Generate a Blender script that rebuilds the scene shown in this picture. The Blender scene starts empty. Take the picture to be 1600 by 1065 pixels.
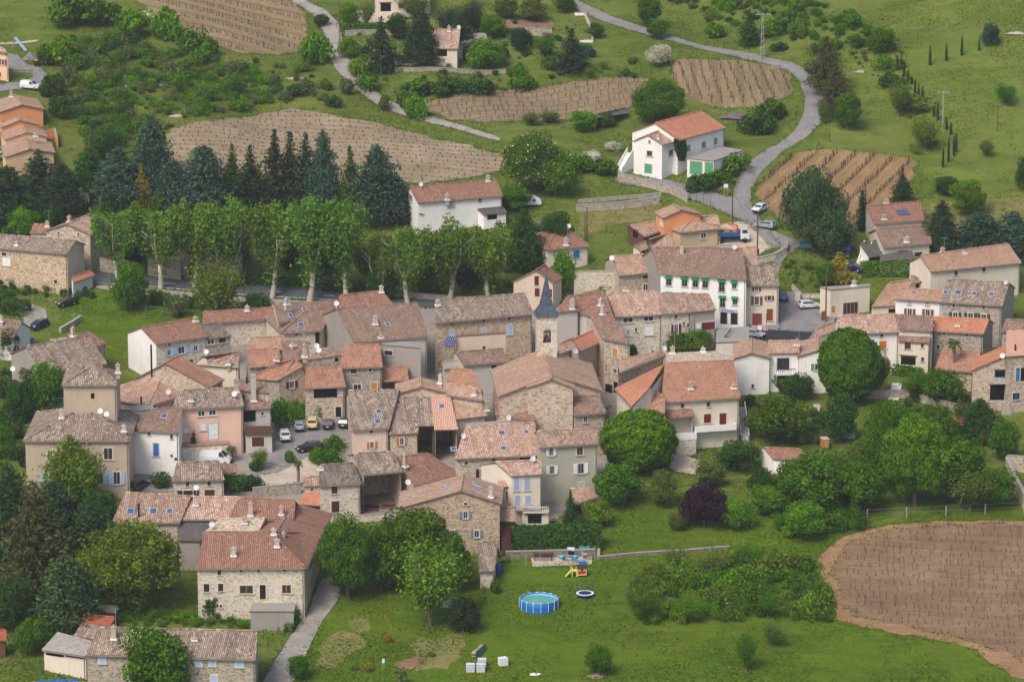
import bpy, math, random
import numpy as np
from mathutils import Vector, Matrix
from mathutils.geometry import delaunay_2d_cdt
random.seed(7); RS = np.random.RandomState(7)
S = bpy.context.scene; COL = S.collection
PI = math.pi; R = math.radians
# ---------------- camera, sky, sun, exposure ----------------
CAMH = 165.0; PITCH = R(13.7); FPX = 6000.0
cam = bpy.data.cameras.new('camera'); camo = bpy.data.objects.new('camera', cam); COL.objects.link(camo)
camo.location = (0, 0, CAMH); camo.rotation_euler = (R(90) - PITCH, 0, 0)
cam.sensor_width = 36; cam.lens = 36 * FPX / 1600; cam.clip_start = 1; cam.clip_end = 6000
S.camera = camo
W = bpy.data.worlds.new('World'); S.world = W; W.use_nodes = True
nt = W.node_tree; bg = nt.nodes['Background']; sk = nt.nodes.new('ShaderNodeTexSky')
sk.sky_type = 'NISHITA'; sk.sun_disc = False; sk.sun_elevation = R(49); sk.sun_rotation = R(215)
sk.dust_density = 4; sk.air_density = 1.0; sk.altitude = 300
nt.links.new(sk.outputs[0], bg.inputs[0]); bg.inputs[1].default_value = 0.15
sl = bpy.data.lights.new('sun', 'SUN'); slo = bpy.data.objects.new('sun', sl); COL.objects.link(slo)
sl.energy = 2.2; sl.angle = R(24); sl.color = (1.0, 0.925, 0.84)
_sd = Vector((math.sin(R(215)) * math.cos(R(49)), math.cos(R(215)) * math.cos(R(49)), math.sin(R(49))))
slo.rotation_euler = _sd.to_track_quat('Z', 'Y').to_euler()
S.view_settings.view_transform = 'Standard'; S.view_settings.look = 'None'
S.view_settings.exposure = 0.32; S.view_settings.gamma = 1
# ---------------- terrain and picture-to-ground mapping ----------------
_GY = [300, 400, 460, 519, 579, 634, 662, 692, 739, 791, 850, 950, 1100, 1500]
_GZ = [-30, -16, -8, 0, 8.5, 13.5, 19.5, 27.5, 36, 45, 58, 95, 160, 330]
_ys = np.arange(300, 1501, 1.0); _zs = np.interp(_ys, _GY, _GZ)
_k = np.exp(-0.5 * (np.arange(-30, 31) / 9.0) ** 2); _k /= _k.sum()
_zs = np.convolve(np.pad(_zs, 30, mode='edge'), _k, mode='valid')
def sst(a, b, x): t = np.clip((x - a) / (b - a), 0, 1); return t * t * (3 - 2 * t)
def gnp(x, y):
    z = np.interp(y, _ys, _zs)
    z = z + 0.22 * np.maximum(0, x - 38) * sst(690, 790, y)
    z = z + sst(680, 730, y) * (0.55 * np.sin(x / 9.0 + 1.3) * np.sin(y / 11.0) + 0.5 * np.sin(x / 4.7 + y / 8.0))
    return z
def G(x, y): return float(gnp(np.float64(x), np.float64(y)))
cP, sP = math.cos(PITCH), math.sin(PITCH)
def rdir(px, py):
    a = px - 800; b = py - 532.5
    return Vector((a, FPX * cP - b * sP, -FPX * sP - b * cP))
def hit(px, py, h=0.0):
    d = rdir(px, py); y = 420.0; st = 4.0
    f = lambda y: CAMH + d.z * (y / d.y) - (G(d.x * y / d.y, y) + h)
    while f(y) > 0 and y < 1480: y += st
    a, b = y - st, y
    for _ in range(22):
        m = (a + b) / 2
        if f(m) > 0: a = m
        else: b = m
    t = b / d.y
    return Vector((d.x * t, b, CAMH + d.z * t))
def onz(px, py, z):
    d = rdir(px, py); t = (z - CAMH) / d.z
    return Vector((d.x * t, d.y * t, z))
def onplane(px, py, p, n):
    d = rdir(px, py); o = Vector((0, 0, CAMH)); t = (p - o).dot(n) / d.dot(n)
    return o + d * t
def pxm(P): return FPX / (P.y * cP + (CAMH - P.z) * sP)      # picture units per metre at P
# ---------------- mesh helper ----------------
class MB:
    def __init__(s): s.v = []; s.f = []; s.m = []; s.uv = []
    def face(s, pts, m=0, uv=None):
        i = len(s.v); s.v += [tuple(p) for p in pts]; s.f.append(tuple(range(i, i + len(pts)))); s.m.append(m)
        s.uv.append(uv if uv else [(0, 0)] * len(pts))
    def box(s, c, d, ax=None, m=0):
        """centre c, full sizes d, axes ax (3 vectors)"""
        ax = ax or (Vector((1, 0, 0)), Vector((0, 1, 0)), Vector((0, 0, 1)))
        c = Vector(c); a, b, e = [ax[i] * (d[i] / 2) for i in range(3)]
        P = [c + a * i + b * j + e * k for k in (-1, 1) for j in (-1, 1) for i in (-1, 1)]
        i0 = len(s.v); s.v += [tuple(p) for p in P]
        for q in ((0, 2, 3, 1), (4, 5, 7, 6), (0, 1, 5, 4), (2, 6, 7, 3), (0, 4, 6, 2), (1, 3, 7, 5)):
            s.f.append(tuple(i0 + k for k in q)); s.m.append(m); s.uv.append([(0, 0)] * 4)
    def tube(s, pts, rad, n=6, m=0, cap=True):
        rings = []
        for k, p in enumerate(pts):
            p = Vector(p); q = Vector(pts[min(k + 1, len(pts) - 1)]) - Vector(pts[max(k - 1, 0)])
            q.normalize(); u = q.orthogonal().normalized(); w = q.cross(u)
            i0 = len(s.v); r = rad[k] if isinstance(rad, (list, tuple)) else rad
            for j in range(n):
                a = 2 * PI * j / n; s.v.append(tuple(p + u * (math.cos(a) * r) + w * (math.sin(a) * r)))
            rings.append(i0)
        for a, b in zip(rings, rings[1:]):
            for j in range(n):
                s.f.append((a + j, a + (j + 1) % n, b + (j + 1) % n, b + j)); s.m.append(m); s.uv.append([(0, 0)] * 4)
        if cap:
            for r0, rev in ((rings[0], True), (rings[-1], False)):
                q = [r0 + j for j in range(n)]
                s.f.append(tuple(q[::-1] if rev else q)); s.m.append(m); s.uv.append([(0, 0)] * n)
    def lathe(s, prof, c=(0, 0, 0), n=16, m=0):
        i0 = len(s.v)
        for r, z in prof:
            for j in range(n):
                a = 2 * PI * j / n; s.v.append((c[0] + r * math.cos(a), c[1] + r * math.sin(a), c[2] + z))
        for k in range(len(prof) - 1):
            for j in range(n):
                a = i0 + k * n; s.f.append((a + j, a + (j + 1) % n, a + n + (j + 1) % n, a + n + j)); s.m.append(m); s.uv.append([(0, 0)] * 4)
    def build(s, name, mats, parent=None, origin=None, smooth=False, label=None):
        o3 = origin or Vector((0, 0, 0))
        me = bpy.data.meshes.new(name)
        v = [(a - o3[0], b - o3[1], c - o3[2]) for a, b, c in s.v] if origin is not None else s.v
        me.from_pydata(v, [], s.f)
        if not isinstance(mats, (list, tuple)): mats = [mats]
        for m in mats: me.materials.append(m)
        if len(mats) > 1: me.polygons.foreach_set('material_index', s.m)
        if any(u[0] != (0, 0) or u[-1] != (0, 0) for u in s.uv):
            ul = me.uv_layers.new(name='UVMap'); ul.data.foreach_set('uv', [c for f in s.uv for p in f for c in p])
        if smooth: me.polygons.foreach_set('use_smooth', [True] * len(me.polygons))
        me.update()
        o = bpy.data.objects.new(name, me); COL.objects.link(o)
        if parent: o.parent = parent
        if label: o['label'] = label
        return o
def tag(o, label=None, cat=None, group=None, kind=None):
    if label: o['label'] = label
    if cat: o['category'] = cat
    if group: o['group'] = group
    if kind: o['kind'] = kind
    return o
def thing(name, loc, label, cat, group=None, rz=0):
    o = bpy.data.objects.new(name, None); COL.objects.link(o); o.location = loc; o.rotation_euler = (0, 0, rz)
    o.empty_display_size = 0.5
    return tag(o, label, cat, group)
def copytree(o, parent=None):
    c = o.copy(); COL.objects.link(c); c.parent = parent
    for ch in o.children: copytree(ch, c)
    return c
# ---------------- materials ----------------
def lin(c):
    f = lambda v: (v / 255 / 12.92) if v / 255 <= 0.04045 else ((v / 255 + 0.055) / 1.055) ** 2.4
    return (f(c[0]), f(c[1]), f(c[2]), 1)
def mulc(c, k): return (c[0] * k, c[1] * k, c[2] * k, 1)
class NT:
    def __init__(s, name, rough=0.85, spec=0.2):
        s.mat = bpy.data.materials.new(name); s.mat.use_nodes = True; s.t = s.mat.node_tree
        s.b = s.t.nodes['Principled BSDF']; s.b.inputs['Roughness'].default_value = rough
        s.b.inputs['Specular IOR Level'].default_value = spec
    def n(s, typ, **kw):
        x = s.t.nodes.new(typ)
        for k, v in kw.items():
            if k in ('operation', 'blend_type', 'data_type', 'feature', 'noise_dimensions', 'attribute_name', 'attribute_type', 'bands_direction', 'distance'): setattr(x, k, v)
            else: x.inputs[k.replace('_', ' ')].default_value = v
        return x
    def l(s, a, b): s.t.links.new(a, b)
    def math(s, op, a, b=None):
        x = s.t.nodes.new('ShaderNodeMath'); x.operation = op
        for i, q in enumerate((a, b)):
            if q is None: continue
            if isinstance(q, (int, float)): x.inputs[i].default_value = q
            else: s.l(q, x.inputs[i])
        return x.outputs[0]
    def mix(s, fac, a, b, bt='MIX'):
        x = s.t.nodes.new('ShaderNodeMix'); x.data_type = 'RGBA'; x.blend_type = bt
        for i, q in ((0, fac), (6, a), (7, b)):
            if isinstance(q, (int, float)): x.inputs[i].default_value = q
            elif isinstance(q, tuple): x.inputs[i].default_value = q
            else: s.l(q, x.inputs[i])
        return x.outputs[2]
    def ramp(s, fac, stops, interp='LINEAR'):
        x = s.t.nodes.new('ShaderNodeValToRGB'); x.color_ramp.interpolation = interp
        e = x.color_ramp.elements
        while len(e) < len(stops): e.new(0.5)
        for i, (p, c) in enumerate(stops):
            e[i].position = p; e[i].color = c if isinstance(c, tuple) else (c, c, c, 1)
        s.l(fac, x.inputs[0]); return x.outputs[0]
    def noise(s, vec, scale, detail=3, rough=0.5):
        x = s.n('ShaderNodeTexNoise', Scale=scale, Detail=detail, Roughness=rough)
        if vec is not None: s.l(vec, x.inputs['Vector'])
        return x.outputs[0]
    def coord(s, which='Object', scale=None, rot=None):
        c = s.t.nodes.new('ShaderNodeTexCoord').outputs[which]
        if scale or rot:
            m = s.t.nodes.new('ShaderNodeMapping'); s.l(c, m.inputs[0])
            if scale: m.inputs['Scale'].default_value = scale
            if rot: m.inputs['Rotation'].default_value = rot
            c = m.outputs[0]
        return c
    def bump(s, h, st=0.5, dist=0.1):
        x = s.n('ShaderNodeBump', Strength=st, Distance=dist); s.l(h, x.inputs['Height']); s.l(x.outputs[0], s.b.inputs['Normal'])
    def out(s, col): s.l(col, s.b.inputs['Base Color']) if not isinstance(col, tuple) else setattr(s.b.inputs['Base Color'], 'default_value', col); return s.mat
_M = {}
def cached(fn):
    def g(*a):
        k = (fn.__name__,) + a
        if k not in _M: _M[k] = fn(*a)
        return _M[k]
    return g
WALLC = dict(white=(232, 228, 222), cream=(214, 202, 182), peach=(212, 190, 168), pink=(222, 184, 164), grey=(154, 147, 138), lgrey=(186, 180, 172),
    olive=(172, 168, 150), orange=(222, 152, 104), paleorange=(226, 188, 148), tan=(200, 176, 142), conc=(150, 146, 138), ochre=(184, 166, 144), brownw=(96, 70, 52), dark=(60, 52, 46))
@cached
def plaster(c):
    t = NT('plaster_' + c); b = lin(WALLC[c]); co = t.coord()
    n1 = t.noise(co, 0.35, 4, 0.6); n2 = t.noise(co, 3.0, 4, 0.6)
    n3 = t.noise(t.coord('Object', (1.2, 1.2, 0.12)), 1.6, 4, 0.65)
    col = t.mix(t.ramp(n1, [(0.35, 0.0), (0.7, 1.0)]), b, mulc(b, 0.84))
    col = t.mix(t.ramp(n3, [(0.54, 0.0), (0.8, 0.4)]), col, (b[0] * .55, b[1] * .52, b[2] * .5, 1))
    col = t.mix(t.ramp(n2, [(0.35, 0.0), (0.7, 0.22)]), col, mulc(b, 1.12))
    t.bump(n2, 0.25, 0.04); return t.out(col)
STONEC = dict(darkstone=((120, 108, 92), (98, 88, 76), (138, 126, 108), (78, 70, 60)), stone=((182, 164, 144), (156, 138, 120), (202, 186, 166), (120, 104, 90)), stoneg=((162, 150, 136), (138, 126, 114), (180, 168, 152), (108, 98, 90)),
    stonel=((200, 188, 168), (176, 162, 142), (214, 204, 186), (150, 136, 118)), stonew=((184, 160, 134), (156, 132, 108), (204, 184, 158), (118, 98, 80)))
@cached
def stonem(c):
    t = NT('masonry_' + c, 0.9); A, B, C, D = [lin(x) for x in STONEC[c]]; co = t.coord('Object', (1, 1, 1.5))
    v = t.n('ShaderNodeTexVoronoi', Scale=3.0, Randomness=1.0); t.l(co, v.inputs['Vector'])
    e = t.n('ShaderNodeTexVoronoi', feature='DISTANCE_TO_EDGE', Scale=3.0, Randomness=1.0); t.l(co, e.inputs['Vector'])
    sx = t.n('ShaderNodeSeparateColor'); t.l(v.outputs['Color'], sx.inputs[0])
    col = t.ramp(sx.outputs[0], [(0.0, D), (0.22, B), (0.5, A), (0.8, C), (1.0, A)])
    big = t.noise(co, 0.5, 4, 0.65)
    col = t.mix(t.ramp(e.outputs['Distance'], [(0.0, 0.75), (0.11, 0.0)]), col, mulc(C, 1.0))
    col = t.mix(t.ramp(big, [(0.4, 0.0), (0.75, 0.55)]), col, mulc(A, 0.72))
    col = t.mix(t.ramp(t.noise(co, 1.1, 3, 0.6), [(0.5, 0.0), (0.68, 0.45)]), col, mulc(C, 0.98))
    t.bump(e.outputs['Distance'], 0.7, 0.12); return t.out(col)
def wallm(c): return stonem(c) if c in STONEC else plaster(c)
ROOFC = dict(
    mix=((158, 124, 106), (176, 144, 124), (120, 94, 82), (202, 178, 156), 0.42), mixg=((142, 120, 104), (164, 144, 124), (98, 84, 76), (196, 180, 158), 0.5),
    pink=((180, 144, 118), (192, 158, 132), (152, 116, 96), (206, 176, 156), 0.35), brown=((140, 112, 96), (156, 126, 108), (114, 92, 80), (172, 146, 126), 0.38),
    grey=((116, 104, 92), (138, 126, 112), (84, 76, 68), (160, 148, 132), 0.5), red=((150, 106, 86), (162, 120, 98), (128, 92, 76), (176, 138, 118), 0.35),
    orange=((196, 126, 94), (204, 138, 106), (176, 112, 88), (202, 150, 120), 0.25), rust=((178, 126, 98), (186, 136, 108), (144, 104, 86), (194, 150, 122), 0.4),
    tan=((176, 136, 108), (186, 150, 122), (150, 116, 94), (194, 164, 138), 0.25), salmon=((206, 158, 134), (212, 166, 142), (194, 146, 124), (214, 172, 150), 0.1),
    mottled=((180, 138, 116), (200, 168, 144), (150, 112, 94), (214, 190, 172), 0.22), slate=((70, 78, 92), (80, 88, 102), (60, 68, 80), (86, 94, 106), 0.1),
    sheet=((150, 144, 136), (160, 154, 146), (136, 130, 122), (166, 160, 152), 0.2), darksheet=((96, 94, 90), (106, 104, 98), (80, 78, 76), (114, 112, 106), 0.3), rustsheet=((150, 84, 62), (160, 92, 70), (134, 74, 56), (166, 100, 78), 0.1))
@cached
def roofm(c):
    t = NT('roof_' + c, 0.85); A, B, C, D = [lin(x) for x in ROOFC[c][:4]]; lich = ROOFC[c][4]
    uv = t.coord('UV'); sp = t.n('ShaderNodeSeparateXYZ'); t.l(uv, sp.inputs[0])
    TW, TH = 0.27, 0.42
    u = t.math('DIVIDE', sp.outputs[0], TW); v = t.math('DIVIDE', sp.outputs[1], TH)
    fu = t.math('FLOOR', u); row = t.n('ShaderNodeTexWhiteNoise'); row.noise_dimensions = '1D'; t.l(fu, row.inputs['W'])
    v2 = t.math('ADD', v, row.outputs[0]); fv = t.math('FLOOR', v2)
    cb = t.n('ShaderNodeCombineXYZ'); t.l(fu, cb.inputs[0]); t.l(fv, cb.inputs[1])
    wn = t.n('ShaderNodeTexWhiteNoise'); wn.noise_dimensions = '2D'; t.l(cb.outputs[0], wn.inputs['Vector'])
    col = t.ramp(wn.outputs[0], [(0.0, C), (0.2, A), (0.55, B), (0.82, A), (0.93, D), (1.0, D)])
    co = t.coord()
    big = t.noise(co, 0.28, 4, 0.62); med = t.noise(co, 1.3, 4, 0.6)
    col = t.mix(t.ramp(big, [(0.42, 0.0), (0.68, lich)]), col, tuple(x * y for x, y in zip(C, (.8, .85, .9, 1))))
    col = t.mix(t.ramp(med, [(0.45, 0.0), (0.7, lich * .8)]), col, (0.11, 0.095, 0.075, 1))
    col = t.mix(t.ramp(row.outputs[0], [(0.0, 0.0), (0.5, 0.05), (1.0, 0.32)]), col, mulc(D, 1.0) if not c in ('slate', 'sheet', 'rustsheet', 'darksheet') else A)
    fr = t.math('FRACT', u); w = t.math('SINE', t.math('MULTIPLY', fr, PI)); fvr = t.math('FRACT', v2)
    flat = c in ('slate', 'sheet', 'rustsheet')
    col = t.mix(t.ramp(w, [(0.0, 0.35 if flat else 0.9), (0.6, 0.0)]), col, mulc(C, 0.34))
    hgt = t.math('ADD', w, t.math('MULTIPLY', fvr, -0.25))
    t.bump(hgt, 0.15 if flat else 0.7, 0.1); return t.out(col)
@cached
def flatm(name, c, rough=0.7):
    t = NT(name, rough); b = lin(c); n = t.noise(t.coord(), 2.5, 4, 0.6)
    return t.out(t.mix(t.ramp(n, [(0.3, 0.0), (0.8, 1.0)]), mulc(b, 1.05), mulc(b, 0.8)))
COLS = dict(lblue=(158, 186, 214), blue=(44, 110, 176), white=(222, 222, 222), rust=(132, 70, 46), brown=(78, 50, 42), dbrown=(58, 42, 36), orange=(200, 112, 44),
    burg=(104, 34, 40), green=(96, 168, 120), dgreen=(24, 84, 56), lav=(160, 168, 200), grey=(128, 132, 144), wood=(186, 134, 80), dark=(34, 32, 34), lgrey=(176, 180, 190), teal=(34, 90, 112), sgreen=(88, 150, 108), cream=(206, 196, 170), yellow=(216, 170, 40), black=(18, 18, 20), steel=(150, 152, 154), peach=(205, 178, 150))
def paint(c, rough=0.6): return flatm('paint_' + c, COLS[c], rough)
@cached
def glassm():
    t = NT('window_glass', 0.12, 0.6); n = t.noise(t.coord(), 0.8, 2)
    return t.out(t.mix(n, (0.012, 0.014, 0.018, 1), (0.05, 0.055, 0.065, 1)))
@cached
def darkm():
    t = NT('painted_interior_shade', 0.95, 0.05); return t.out((0.012, 0.011, 0.010, 1))
@cached
def skym():
    t = NT('skylight_glass', 0.15, 0.7); return t.out((0.06, 0.10, 0.17, 1))
# ---------------- houses ----------------
UPZ = Vector((0, 0, 1))
def hdist(p, a, b):
    d = Vector((b.x - a.x, b.y - a.y)); q = Vector((p.x - a.x, p.y - a.y)); return abs(d.x * q.y - d.y * q.x) / d.length
def slab(mb, pts, eave, th=0.16, over=0.35, verge=(0.18, 0.18), hipk=None):
    """roof plane: pts = eaveL, eaveR, ridgeR, ridgeL (or 3 pts); grows over eave and verges and gets thickness and uv"""
    P = [p.copy() for p in pts]; ud = (P[1] - P[0]).normalized()
    nrm = (P[1] - P[0]).cross(P[-1] - P[0]).normalized()
    if nrm.z < 0: nrm = -nrm
    dn = nrm.cross(ud); dn = dn if dn.z < 0 else -dn
    n4 = len(P) == 4
    RL = P[3] if n4 else P[2]; RRr = P[2]
    if verge[0] is None:  # hip on left: push along hip
        P[0] += (P[0] - RL).normalized() * over * 1.4
    else: P[0] += dn * over - ud * verge[0]; 
    if verge[1] is None: P[1] += (P[1] - RRr).normalized() * over * 1.4
    else: P[1] += dn * over + ud * verge[1]
    if n4:
        if verge[0] is not None: P[3] -= ud * verge[0]
        if verge[1] is not None: P[2] += ud * verge[1]
    T = [p + UPZ * (th + 0.02) for p in P]; Bm = [p + UPZ * 0.02 for p in P]
    uv = [((p - P[0]).dot(ud) + 50, (p - P[0]).dot(-dn) + 50) for p in P]
    fl = (T[1] - T[0]).cross(T[2] - T[1]).z < 0
    for tri in ((0, 1, 2), (0, 2, 3))[:len(P) - 2]:
        q = tri[::-1] if fl else tri
        mb.face([T[i] for i in q], 0, [uv[i] for i in q]); mb.face([Bm[i] for i in q[::-1]], 1)
    if fl: T.reverse(); Bm.reverse()
    for i in range(len(P)):
        j = (i + 1) % len(P); mb.face([Bm[i], Bm[j], T[j], T[i]], 1)
    return T
def cap(mb, a, b, r=0.17):
    a = a + UPZ * 0.17; b = b + UPZ * 0.17; d = (b - a); L = d.length
    if L < 0.3: return
    d.normalize(); s = d.cross(UPZ).normalized(); u = s.cross(d)
    n = 5; ra = []; 
    for k in range(n + 1):
        t = PI * k / n; off = s * (math.cos(t) * r) + u * (math.sin(t) * r); ra.append((a + off, b + off))
    for k in range(n):
        mb.face([ra[k][0], ra[k][1], ra[k + 1][1], ra[k + 1][0]], 0, [(k * .05 + 50, 50), (k * .05 + 50, 50 + L), (k * .05 + 50.05, 50 + L), (k * .05 + 50.05, 50)])
def add_window(root, wallface, px, py, wpx, hpx, style, org):
    P0, P1 = wallface; d = Vector((P1.x - P0.x, P1.y - P0.y, 0)).normalized(); n = Vector((d.y, -d.x, 0))
    C = onplane(px, py, P0, n); A = onplane(px - wpx / 2, py, P0, n); B = onplane(px + wpx / 2, py, P0, n)
    w = min(max(((B - A).x ** 2 + (B - A).y ** 2) ** 0.5, 0.35), 9); s = pxm(C); h = max(hpx / (s * 0.97), 0.4)
    ax = (d, n, UPZ); k, _, c = style.partition(':')
    def bx(mb, u, v, du, dv, proud, dep=0.08): mb.box(C + d * u + UPZ * v + n * (proud - dep / 2), (du, dep, dv), ax)
    if k == 'T':
        return C, d, n, w, h
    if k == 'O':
        m = MB(); bx(m, 0, 0, w, h, 0.012); o = m.build('opening', darkm(), root, org)  # near-black panel on the uncut wall; the interior's shade is put into its colour
        f = MB(); bx(f, 0, h / 2 + .1, w + .5, .2, 0.07); f.build('lintel', flatm('old_timber', (110, 88, 68)), o, org) if w > 1.5 else None
        return
    if k == 'D':
        m = MB(); bx(m, 0, 0, w, h, 0.03)
        for q in range(1, max(2, int(w / .45))): bx(m, -w / 2 + q * w / max(2, int(w / .45)), 0, .04, h * .94, 0.05)
        o = m.build('door', paint(c or 'brown'), root, org)
        f = MB(); t = .14; bx(f, -w / 2 - t / 2, 0, t, h, .07); bx(f, w / 2 + t / 2, 0, t, h, .07); bx(f, 0, h / 2 + t / 2, w + 2 * t, t, .072)
        f.build('frame', plaster('cream') if c != 'white' else paint('lgrey'), o, org)
        return
    if k == 'C':
        m = MB(); bx(m, 0, 0, w, h, 0.05); nn = max(3, int(h / .22))
        for q in range(nn): bx(m, 0, -h / 2 + (q + .5) * h / nn, w * .44 * 2, h / nn * .4, .066)
        bx(m, 0, 0, .05, h, .075)
        o = m.build('shutter', paint(c or 'white'), root, org)
    else:
        m = MB(); bx(m, 0, 0, w, h, 0.015); o = m.build('window', glassm(), root, org)
    # surround
    f = MB(); t = .13 if h > .9 else .09
    bx(f, -w / 2 - t / 2, 0, t, h, .06); bx(f, w / 2 + t / 2, 0, t, h, .06); bx(f, 0, h / 2 + t / 2, w + 2 * t, t, .062)
    f.build('surround', plaster('cream'), o, org)
    g = MB(); bx(g, 0, -h / 2 - .06, w + .4, .12, .16, .2); g.build('sill', plaster('lgrey'), o, org)
    if k in ('w', 'W', 'S', 'G', 'n') and h > .8:
        q = MB(); fc = 'white' if k in ('w', 'W') and not c else (c if k in ('w', 'W') else 'lgrey')
        t = .07; bx(q, -w / 2 + t / 2, 0, t, h, .045); bx(q, w / 2 - t / 2, 0, t, h, .045); bx(q, 0, h / 2 - t / 2, w - 2 * t, t, .046); bx(q, 0, -h / 2 + t / 2, w - 2 * t, t, .046)
        bx(q, 0, 0, t, h - 2 * t, .044)
        if w > 2: bx(q, -w / 4, 0, t, h - 2 * t, .043); bx(q, w / 4, 0, t, h - 2 * t, .043)
        q.build('frame', paint(fc), o, org)
    if k == 'S':
        for sd in (-1, 1):
            q = MB(); sw = w * .55; bx(q, sd * (w / 2 + .14 + sw / 2), 0, sw, h, .11)
            for i in range(4): bx(q, sd * (w / 2 + .14 + sw / 2), -h / 2 + (i + .5) * h / 4, sw * .8, h * .16, .13)
            q.build('shutter', paint(c or 'white'), o, org)
    if k == 'G':
        q = MB(); a = C + UPZ * (h / 2 + .25); b = C + UPZ * (h / 2 + .02) + n * .5
        q.face([a - d * (w / 2 + .15), b - d * (w / 2 + .15), b + d * (w / 2 + .15), a + d * (w / 2 + .15)])
        q.face([b - d * (w / 2 + .15), b - d * (w / 2 + .15) - UPZ * .2, b + d * (w / 2 + .15) - UPZ * .2, b + d * (w / 2 + .15)])
        q.face([a - d * (w / 2 + .15), b - d * (w / 2 + .15) - UPZ * .2, b - d * (w / 2 + .15)]); q.face([a + d * (w / 2 + .15), b + d * (w / 2 + .15), b + d * (w / 2 + .15) - UPZ * .2])
        ox = q.build('awning', paint('awning'), o, org)
        if len(_rail) < 99 and h > 1.3:
            q = MB(); 
            for i in range(7): bx(q, -w / 2 + i * w / 6, -h * .28, .03, h * .35, .2, .03)
            bx(q, 0, -h * .1, w + .1, .04, .2, .04); q.build('railing', paint('black'), o, org)
_rail = []
COLS['awning'] = (34, 128, 76)
HOUSES = {}
ZN = [0, 0, 1]
def Z(x, y, k): ZN[:] = [x, y, k]
def zp(p, z=None): z = z or ZN; return (z[0] + p[0] / z[2], z[1] + p[1] / z[2])
def H(name, label, typ, pts, h, wall, roof, win=(), top=(), p=0.36, bk=1.0, cat='house', wl=None, wr=None, wz=None, hips='LR', over=0.35, open_=False, group='buildings of the hillside village', th=0.16, key=None, capz=True, zoff=0, A3=None):
    q = [zp(a) for a in pts]
    EL = hit(*q[0], h) + UPZ * 0
    if typ in ('g', 'h'):
        ER = onz(*q[1], EL.z); rise = 1.0
        for _ in range(25):
            RR = onz(*q[2], EL.z + rise); RL = onz(*q[3], EL.z + rise)
            run = (hdist(RR, EL, ER) + hdist(RL, EL, ER)) / 2 if typ == 'g' else max(hdist(RR, EL, ER), hdist(RL, EL, ER))
            rise = 0.5 * rise + 0.5 * min(max(run * p, 0.15), 6)
        d = (ER - EL).normalized(); n = Vector((-d.y, d.x, 0))
        if typ == 'g':
            def mir(R_, E_): v = R_ - E_; return Vector((R_.x + v.x * bk, R_.y + v.y * bk, R_.z - rise * bk))
            BL, BR = mir(RL, EL), mir(RR, ER)
        else:
            run = max(hdist(RR, EL, ER), hdist(RL, EL, ER)); BL = EL + n * run * (1 + bk); BR = ER + n * run * (1 + bk)
            if 'L' not in hips: BL = Vector((2 * RL.x - EL.x, 2 * RL.y - EL.y, EL.z))
            if 'R' not in hips: BR = Vector((2 * RR.x - ER.x, 2 * RR.y - ER.y, EL.z))
    elif typ == 's':
        ER = onz(*q[2], EL.z); d = (ER - EL).normalized(); n = Vector((-d.y, d.x, 0))
        A = onplane(*q[1], EL, n); B = onz(*q[3], A.z); v = B - A
        k = v.dot(n); BL = EL + v; BR = ER + v
    elif typ == 'f':
        ER = onz(*q[1], EL.z); d = (ER - EL).normalized(); n = Vector((-d.y, d.x, 0))
        BR = onz(*q[2], EL.z); BL = onz(*q[3], EL.z)
    zb = min(G(c.x, c.y) for c in (EL, ER, BR, BL)) - 0.6
    zb = min(zb, EL.z - h - .3)
    org = Vector(((EL.x + ER.x) / 2, (EL.y + ER.y) / 2, 0)); org.z = G(org.x, org.y)
    root = thing(name, org, label, cat, group)
    dwn = lambda P: Vector((P.x, P.y, zb))
    mb = MB(); mats = [wallm(wall), wallm(wl or wall), wallm(wr or wall)]
    F = lambda pts, m=0: mb.face(pts, m)
    if typ == 'g':
        if not open_: F([dwn(EL), dwn(ER), ER, EL], 0)
        F([dwn(ER), dwn(BR), BR, RR, ER], 2); F([dwn(BR), dwn(BL), BL, BR], 0); F([dwn(BL), dwn(EL), EL, RL, BL], 1)
    elif typ == 'h':
        if not open_: F([dwn(EL), dwn(ER), ER, EL], 0)
        F([dwn(ER), dwn(BR), BR] + ([RR] if 'R' not in hips else []) + [ER], 2); F([dwn(BR), dwn(BL), BL, BR], 0)
        F([dwn(BL), dwn(EL), EL] + ([RL] if 'L' not in hips else []) + [BL], 1)
    elif typ == 's':
        if not open_: F([dwn(EL), dwn(ER), ER, A, EL], 0)
        F([dwn(ER), dwn(BR), BR, ER], 2); F([dwn(BR), dwn(BL), BL, B, BR], 0); F([dwn(BL), dwn(EL), EL, BL], 1)
    else:
        F([dwn(EL), dwn(ER), ER, EL], 0); F([dwn(ER), dwn(BR), BR, ER], 2); F([dwn(BR), dwn(BL), BL, BR], 0); F([dwn(BL), dwn(EL), EL, BL], 1)
    if open_:
        zf = org.z + .05; F([Vector((c.x, c.y, zf)) for c in (EL, ER, BR, BL)], 0)
    mb.build('wall', mats, root, org)
    # roof
    rm = roofm(roof) if roof in ROOFC else wallm(roof); under = flatm('eave_timber', (120, 96, 78)); rb = MB(); planes = []
    if typ == 'g':
        slab(rb, [EL, ER, RR, RL], 0, th, over); planes.append((EL, ER, RR, RL))
        if bk > .15: slab(rb, [BR, BL, RL, RR], 0, th, over)
        if capz: cap(rb, RL, RR)
    elif typ == 'h':
        pyr = (RL - RR).length < .6
        hl, hr = 'L' in hips, 'R' in hips
        vl, vr = (None if hl else .18), (None if hr else .18)
        slab(rb, [EL, ER, RR] if pyr else [EL, ER, RR, RL], 0, th, over, (vl, vr)); planes.append((EL, ER, RR, RL))
        slab(rb, [BR, BL, RL] if pyr else [BR, BL, RL, RR], 0, th, over, (vr, vl))
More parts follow.
